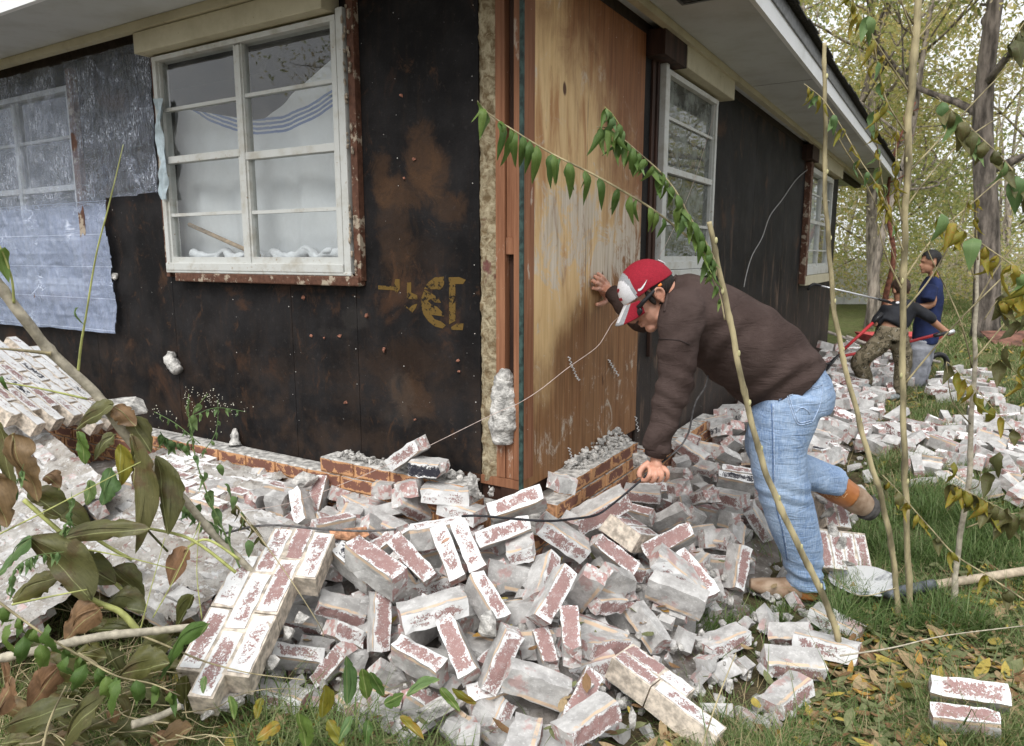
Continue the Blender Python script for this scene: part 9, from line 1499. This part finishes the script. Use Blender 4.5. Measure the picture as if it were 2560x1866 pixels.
def tree(name, label, base, h, r0, seed, n, lsize, mix, bark=None, lean=(0, 0), spread=1.0, low=.3, levels=3, cat='tree', pts=None, group=None):
    rr = random.Random(seed); e = empty(name, base, label, cat, group); b = MB(); tips = []
    top = Vector(base)+Vector((lean[0], lean[1], h)); main = [Vector(base)+Vector((0, 0, -.1))]+[Vector(base).lerp(top, t)+Vector((rr.gauss(0, .03), rr.gauss(0, .03), 0))*h*t for t in (.2, .4, .6, .8, 1)]
    P = catmull(main, 4); rad = [r0*(1.25 if i == 0 else 1)*(1-.85*i/len(P)) for i in range(len(P))]; b.tube(P, rad, 9)
    def grow(p, d, L, r, lv):
        q = [p]; dd = d.copy()
        for _ in range(4): dd = (dd+Vector((rr.gauss(0, .22), rr.gauss(0, .22), rr.gauss(.05, .15)))).normalized(); q.append(q[-1]+dd*L/4)
        b.tube(catmull(q, 2), lerp_list([r, r*.35], 9), 5)
        if lv <= 1: tips.append((tuple(q[-1]), L*.28)); tips.append((tuple(q[2]), L*.26)); return
        for k_ in range(3): grow(q[rr.choice((2, 3, 4))], (dd+Vector((rr.gauss(0, .7), rr.gauss(0, .7), rr.gauss(.1, .4)))).normalized(), L*.62, r*.5, lv-1)
    for k_ in range(9):
        t = low+(1-low)*(k_+.5)/9; i = int(t*(len(P)-1)); a = k_*2.4+rr.uniform(-.5, .5); L = h*.36*spread*(1.15-t*.75)
        grow(P[i], Vector((math.cos(a), math.sin(a), rr.uniform(.15, .7))).normalized(), L, rad[i]*.5, levels-1)
    o = b.build('trunk', bark or M_BARK, e, True); o.location = -Vector(e.location)
    if n: leaf_cloud('crown', tips, n, lsize, e, seed, mix)
    return e
tree('tree', 'stout dark-barked tree at the right, behind the yellow leaves', (8.35, 12.6, 0), 9.5, .23, 3, 9000, .12, (.4, .2, .25, .15), M_BARKD, (-.5, .3), 1.0, .28)
tree('tree', 'slim tree behind and left of the stout dark tree', (7.2, 14.5, 0), 9, .085, 5, 8500, .12, (.5, .2, .2, .1), M_BARK, (.8, 0), 1.1, .3)
tree('tree', 'slim leaning tree directly above the boys', (6.2, 15.5, 0), 10, .10, 8, 8500, .12, (.45, .3, .15, .1), M_BARK, (1.8, -.5), 1.2, .3)
tree('tree', 'twisting grey tree right of the boys, against pale leaves', (8.6, 17, 0), 10, .15, 13, 9000, .13, (.35, .35, .2, .1), M_BARK, (-1, 0), 1.1, .25)
tree('tree', 'thin tree standing just past the end of the house', (6.3, 19, 0), 8, .07, 17, 9000, .13, (.3, .45, .15, .1), M_BARK, (.4, 0), 1.2, .12)
tree('tree', 'yellowing tree at the far right edge', (12.5, 16, 0), 11, .16, 21, 10000, .14, (.45, .15, .25, .15), M_BARK, (-.6, 0), 1.2, .15)
tree('tree', 'young green tree low down beyond the far corner of the house', (7.6, 21, 0), 5.5, .06, 23, 10000, .14, (.3, .5, .1, .1), M_BARK, (0, 0), 1.5, .08)
tree('tree', 'bushy pale-leaved tree between the boys and the stout tree', (10.4, 20.5, 0), 7.5, .09, 27, 11000, .14, (.4, .2, .3, .1), M_BARK, (0, 0), 1.4, .08)
tree('tree', 'tall tree whose crown reaches over the roof corner', (10.2, 24, 0), 13, .18, 31, 10000, .16, (.5, .3, .1, .1), M_BARK, (-1.5, 0), 1.0, .35)
tree('tree', 'reddish dead trunk behind the tallest sapling', (5.65, 10.9, 0), 3.6, .055, 35, 0, .1, (.25, .25, .25, .25), simple('red_brown_bark', (.14, .055, .035), .9, .3, 12, .6, .02), (.05, 0), .5, .7, 2)
# the wood behind: reads as one mass
rr = random.Random(4); cc_ = []
for _ in range(330):
    x = rr.uniform(4, 40); y = rr.uniform(24, 36); z = rr.uniform(.3, 8.2)*(1 if rr.random() < .8 else 1.25)
    if z > 5.5+2.5*mnoise.noise(Vector((x*.25, 0, 1))) and rr.random() < .6: continue
    cc_.append(((x, y, z), rr.uniform(.35, .9)))
o = leaf_cloud('far_wood', cc_, 62000, .22, None, 9, (.35, .35, .2, .1), 'stuff'); tag(o, 'wood of yellow-green trees closing the yard behind the lawn')
cc_ = [((rr.uniform(5.5, 16), rr.uniform(18, 24), rr.uniform(.2, 1.5)), rr.uniform(.25, .6)) for _ in range(80)]
o = leaf_cloud('undergrowth', cc_, 15000, .12, None, 10, (.25, .3, .35, .1), 'stuff'); tag(o, 'scrubby undergrowth at the far edge of the lawn')
b = MB()
for _ in range(34):
    x = rr.uniform(5, 30); y = rr.uniform(22, 34); h = rr.uniform(5, 10); q = [Vector((x, y, 0))]
    for k_ in range(4): q.append(q[-1]+Vector((rr.gauss(0, .25), rr.gauss(0, .2), h/4)))
    b.tube(catmull(q, 2), lerp_list([rr.uniform(.05, .13), .02], 9), 5)
o = b.build('far_trunks', M_BARK); o['kind'] = 'stuff'; tag(o, 'thin trunks inside the far wood')
# bare branches over the yard and behind the camera, mirrored in the panes
for i, (x, y, h, lab) in enumerate(((-9, -7, 9, 'tree behind the photographer, mirrored in the left window'), (-4.5, -10, 10, 'taller tree behind the photographer, mirrored in the window'), (-15, -4, 9, 'tree far to the left, mirrored in the window'), (6, -9, 9, 'tree behind and to the right of the photographer'))):
    tree('tree', lab, (x, y, 0), h, .17, 60+i, 3800, .13, (.3, .4, .2, .1), M_BARK, (rnd.uniform(-1, 1), 0), 1.3, .22)
# low white fence
e = empty('fence', (8.3, 21.5, 0), 'low white solid fence half hidden by branches beyond the lawn', 'fence')
M_WF = simple('white_panel', (.74, .75, .77), .6, .06, 3, .1, .003)
for k_ in range(7):
    b = MB(); b.box(-2.9+k_*.9, -2.9+k_*.9+.885, -.02, .02, .03, 1.18); o = b.build('panel', M_WF, e)
b = MB(); b.box(-2.95, 3.4, -.035, .035, 1.18, 1.24); b.build('rail', M_WF, e)
# red wheelbarrow behind the boys
wc = at(2250, 850, 9.0); e = empty('wheelbarrow', Vector((wc.x-.05, 9.0, -.04)), 'red wheelbarrow standing on the lawn behind the two boys', 'wheelbarrow')
b = MB(); V = []; T_ = .40; 
def tub(z, x0, x1, w): return [Vector((x0, -w, z)), Vector((x1, -w, z)), Vector((x1, w, z)), Vector((x0, w, z))]
V = tub(.32, -.28, .22, .18)+tub(.52, -.40, .44, .28)+tub(.52, -.38, .42, .26)+tub(.34, -.26, .20, .16); F = [(0, 3, 2, 1)]
for k_ in range(4): a, c = k_, (k_+1) % 4; F += [(a, c, 4+c, 4+a), (4+a, 4+c, 8+c, 8+a), (8+a, 8+c, 12+c, 12+a)]
F.append((12, 13, 14, 15)); b.add(V, F); b.build('tub', simple('red_barrow_paint', (.42, .07, .065), .6, .15, 10, .1, .003), e)
for sg in (-1, 1):
    b = MB(); b.tube([(-.75, .26*sg, .52), (-.3, .22*sg, .36), (.3, .12*sg, .22), (.55, .05*sg, .17)], .018, 8); b.build('handle', simple('weathered_handle', (.38, .34, .30), .8), e, True)
    b = MB(); b.tube([(-.25, .2*sg, .33), (-.30, .22*sg, .0)], .014, 8); b.build('leg', M_METAL_DK, e, True)
b = MB(); n_ = 20; b.tube([(.56+.11*math.cos(2*math.pi*k_/n_), 0, .15+.11*math.sin(2*math.pi*k_/n_)) for k_ in range(n_+1)], .034, 8); b.build('wheel', M_BLACKP, e, True)
# rusty sheet lying by the stout tree
b = MB(); b.add([Vector(p) for p in ((7.75, 11.4, .03), (9.0, 11.2, .05), (9.1, 12.0, .22), (7.9, 12.1, .20))], [(0, 1, 2, 3)]); o = b.build('rusty_sheet', simple('rusty_metal', (.15, .07, .05), .8, .3, 6, .3, .01)); m_ = o.modifiers.new('s', 'SOLIDIFY'); m_.thickness = .012; tag(o, 'rusty brown metal sheet lying at the foot of the stout tree', 'metal sheet')
# ================================================================ shovel
e = empty('shovel', onz(2180, 1500), 'dusty grey shovel lying on the grass, wooden handle pointing right', 'shovel')
# blade lies propped: cupped plate
P0 = onz(2086, 1438, .03); P1 = onz(2215, 1498, .06); ax = (P1-P0); L = ax.length; ax.normalize(); sd = Vector((ax.y, -ax.x, -.30)).normalized(); nn = sd.cross(ax).normalized()
if nn.z < 0: nn = -nn
V = []; F = []; ny, nx = 22, 14
for j in range(ny+1):
    t = j/ny; hw = .105*(math.sin(min(1, t/.55)*math.pi/2)**.65)*(1 if t < .86 else 1-(t-.86)*3.2)
    for i in range(nx+1):
        q = i/nx*2-1; V.append(P0+ax*t*L+sd*q*hw+nn*(.030*q*q+.02*t*t+.012*math.sin(t*3.14)))
for j in range(ny):
    for i in range(nx): a = j*(nx+1)+i; F.append((a, a+1, a+nx+2, a+nx+1))
M_BLADE = NT('dusty_blade', .75, .3); v = M_BLADE.co(); M_BLADE.color(M_BLADE.mix(M_BLADE.step(M_BLADE.noise(v, 9, 6, .7), .38, .52), (.20, .21, .23), (.66, .67, .67))); M_BLADE.bump(M_BLADE.noise(v, 60, 4), .2, .002)
b = MB(); b.add(V, F); o = b.build('blade', M_BLADE.m, e, True); o.location = -e.location; m_ = o.modifiers.new('s', 'SOLIDIFY'); m_.thickness = .003
sp = [P1-ax*.02+Vector((0, 0, .015)), P1+ax*.03+Vector((0, 0, .03)), at(2240, 1482, 2.80), at(2290, 1471, 2.82), at(2335, 1462, 2.84)]
M_SOCK = simple('worn_metal_socket', (.13, .14, .16), .5, .35, 20, .2, .002, metal=.3); M_HAND = simple('weathered_shovel_handle', (.46, .38, .28), .7, .12, 30, .2, .002)
b = MB(); b.tube(catmull(sp, 5), lerp_list([.012, .018, .022, .0225, .0225], 21), 14); o = b.build('socket', M_SOCK, e, True); o.location = -e.location
b = MB(); b.tube([at(2325, 1464, 2.84), at(2440, 1447, 2.9), at(2560, 1428, 2.96), at(2700, 1404, 3.02)], .0185, 14); o = b.build('handle', M_HAND, e, True); o.location = -e.location
# ================================================================ cable, strings and wires
def line(name, label, cat, pts, r, mat, n=8):
    b = MB(); b.tube(catmull(pts, 6), r, n); o = b.build(name, mat, None, True); return tag(o, label, cat)
M_CABLE = simple('black_cable', (.018, .018, .022), .5, .2, 60, .2, .001); M_CABLE2 = simple('dusty_cable', (.10, .095, .095), .7, .2, 60, .2, .001); M_STR = simple('pink_string', (.52, .42, .38), .9, .1, 60, 0); M_WIREW = simple('grey_wire', (.36, .35, .34), .7, .1, 60, 0)
line('cable', 'black cable running over the bricks up into the man\'s lower hand', 'cable', [at(1155, 1291, 2.36), at(1200, 1290, 2.34), at(1290, 1298, 2.34), at(1370, 1303, 2.36), at(1430, 1298, 2.42), at(1490, 1288, 2.48), at(1530, 1262, 2.52), at(1575, 1225, 2.56), at(1612, 1192, 2.58), at(1640, 1168, 2.58), at(1668, 1146, 2.60)], .0042, M_CABLE, 10)
line('cable', 'grey cable end hanging from the man\'s lower hand up beside his sleeve', 'cable', [at(1668, 1146, 2.60), at(1700, 1118, 2.63), at(1722, 1080, 2.65), at(1732, 1030, 2.67), at(1742, 1000, 2.7), at(1762, 970, 2.75), at(1770, 940, 2.8)], .0036, M_CABLE2, 8)
line('cable', 'dusty dark cable lying across the top of the eight-brick slab', 'cable', [at(560, 1335, 2.45), at(630, 1317, 2.42), at(700, 1314, 2.38), at(790, 1322, 2.36), at(900, 1328, 2.33), at(990, 1324, 2.32)], .0042, M_CABLE2, 8)
line('string', 'thin pinkish string stretched from the bricks past the corner up to the cap', 'string', [at(590, 1278, 2.75), at(735, 1255, 2.7), at(980, 1158, 2.6), at(1225, 1040, 2.55), at(1290, 1012, 2.58), at(1350, 975, 2.62), at(1420, 920, 2.7), at(1490, 870, 2.8), at(1515, 835, 2.85), at(1530, 810, 2.9), at(1556, 785, 2.95)], .0013, M_STR, 6)
line('string', 'thin string running up from the cap across the dusty window', 'string', [wpt('R', 1620, 680, .08), wpt('R', 1660, 620, .08), wpt('R', 1725, 480, .08), wpt('R', 1770, 340, .08), wpt('R', 1795, 250, .09)], .0013, M_STR, 6)
line('wire', 'loose grey wire dangling down the black wall from the far window', 'wire', [wpt('R', a, c_, .02) for a, c_ in ((2018, 425), (1990, 450), (1955, 500), (1925, 540), (1905, 595), (1880, 640), (1865, 690), (1860, 718))], .004, M_WIREW, 6)
# small brown chips and a cocoon on the bricks
o = chunk_at(at(1113, 1352, 2.30), .010, 5, 'brown_pod', simple('pod', (.45, .26, .18), .7), (1.9, .8, .6), (0, -.6, .4), 2, .1); tag(o, 'small brown pod lying on the upright brick mid heap', 'seed pod')
o = chunk_at(at(870, 1335, 2.62), .045, 8, 'orange_brick_core', simple('raw_brick_core', (.50, .26, .15), .95, .3, 30, .9, .008), (1.9, .7, .6), None, 3, .2); tag(o, 'rough orange broken brick core behind the eight-brick slab', 'brick fragment')
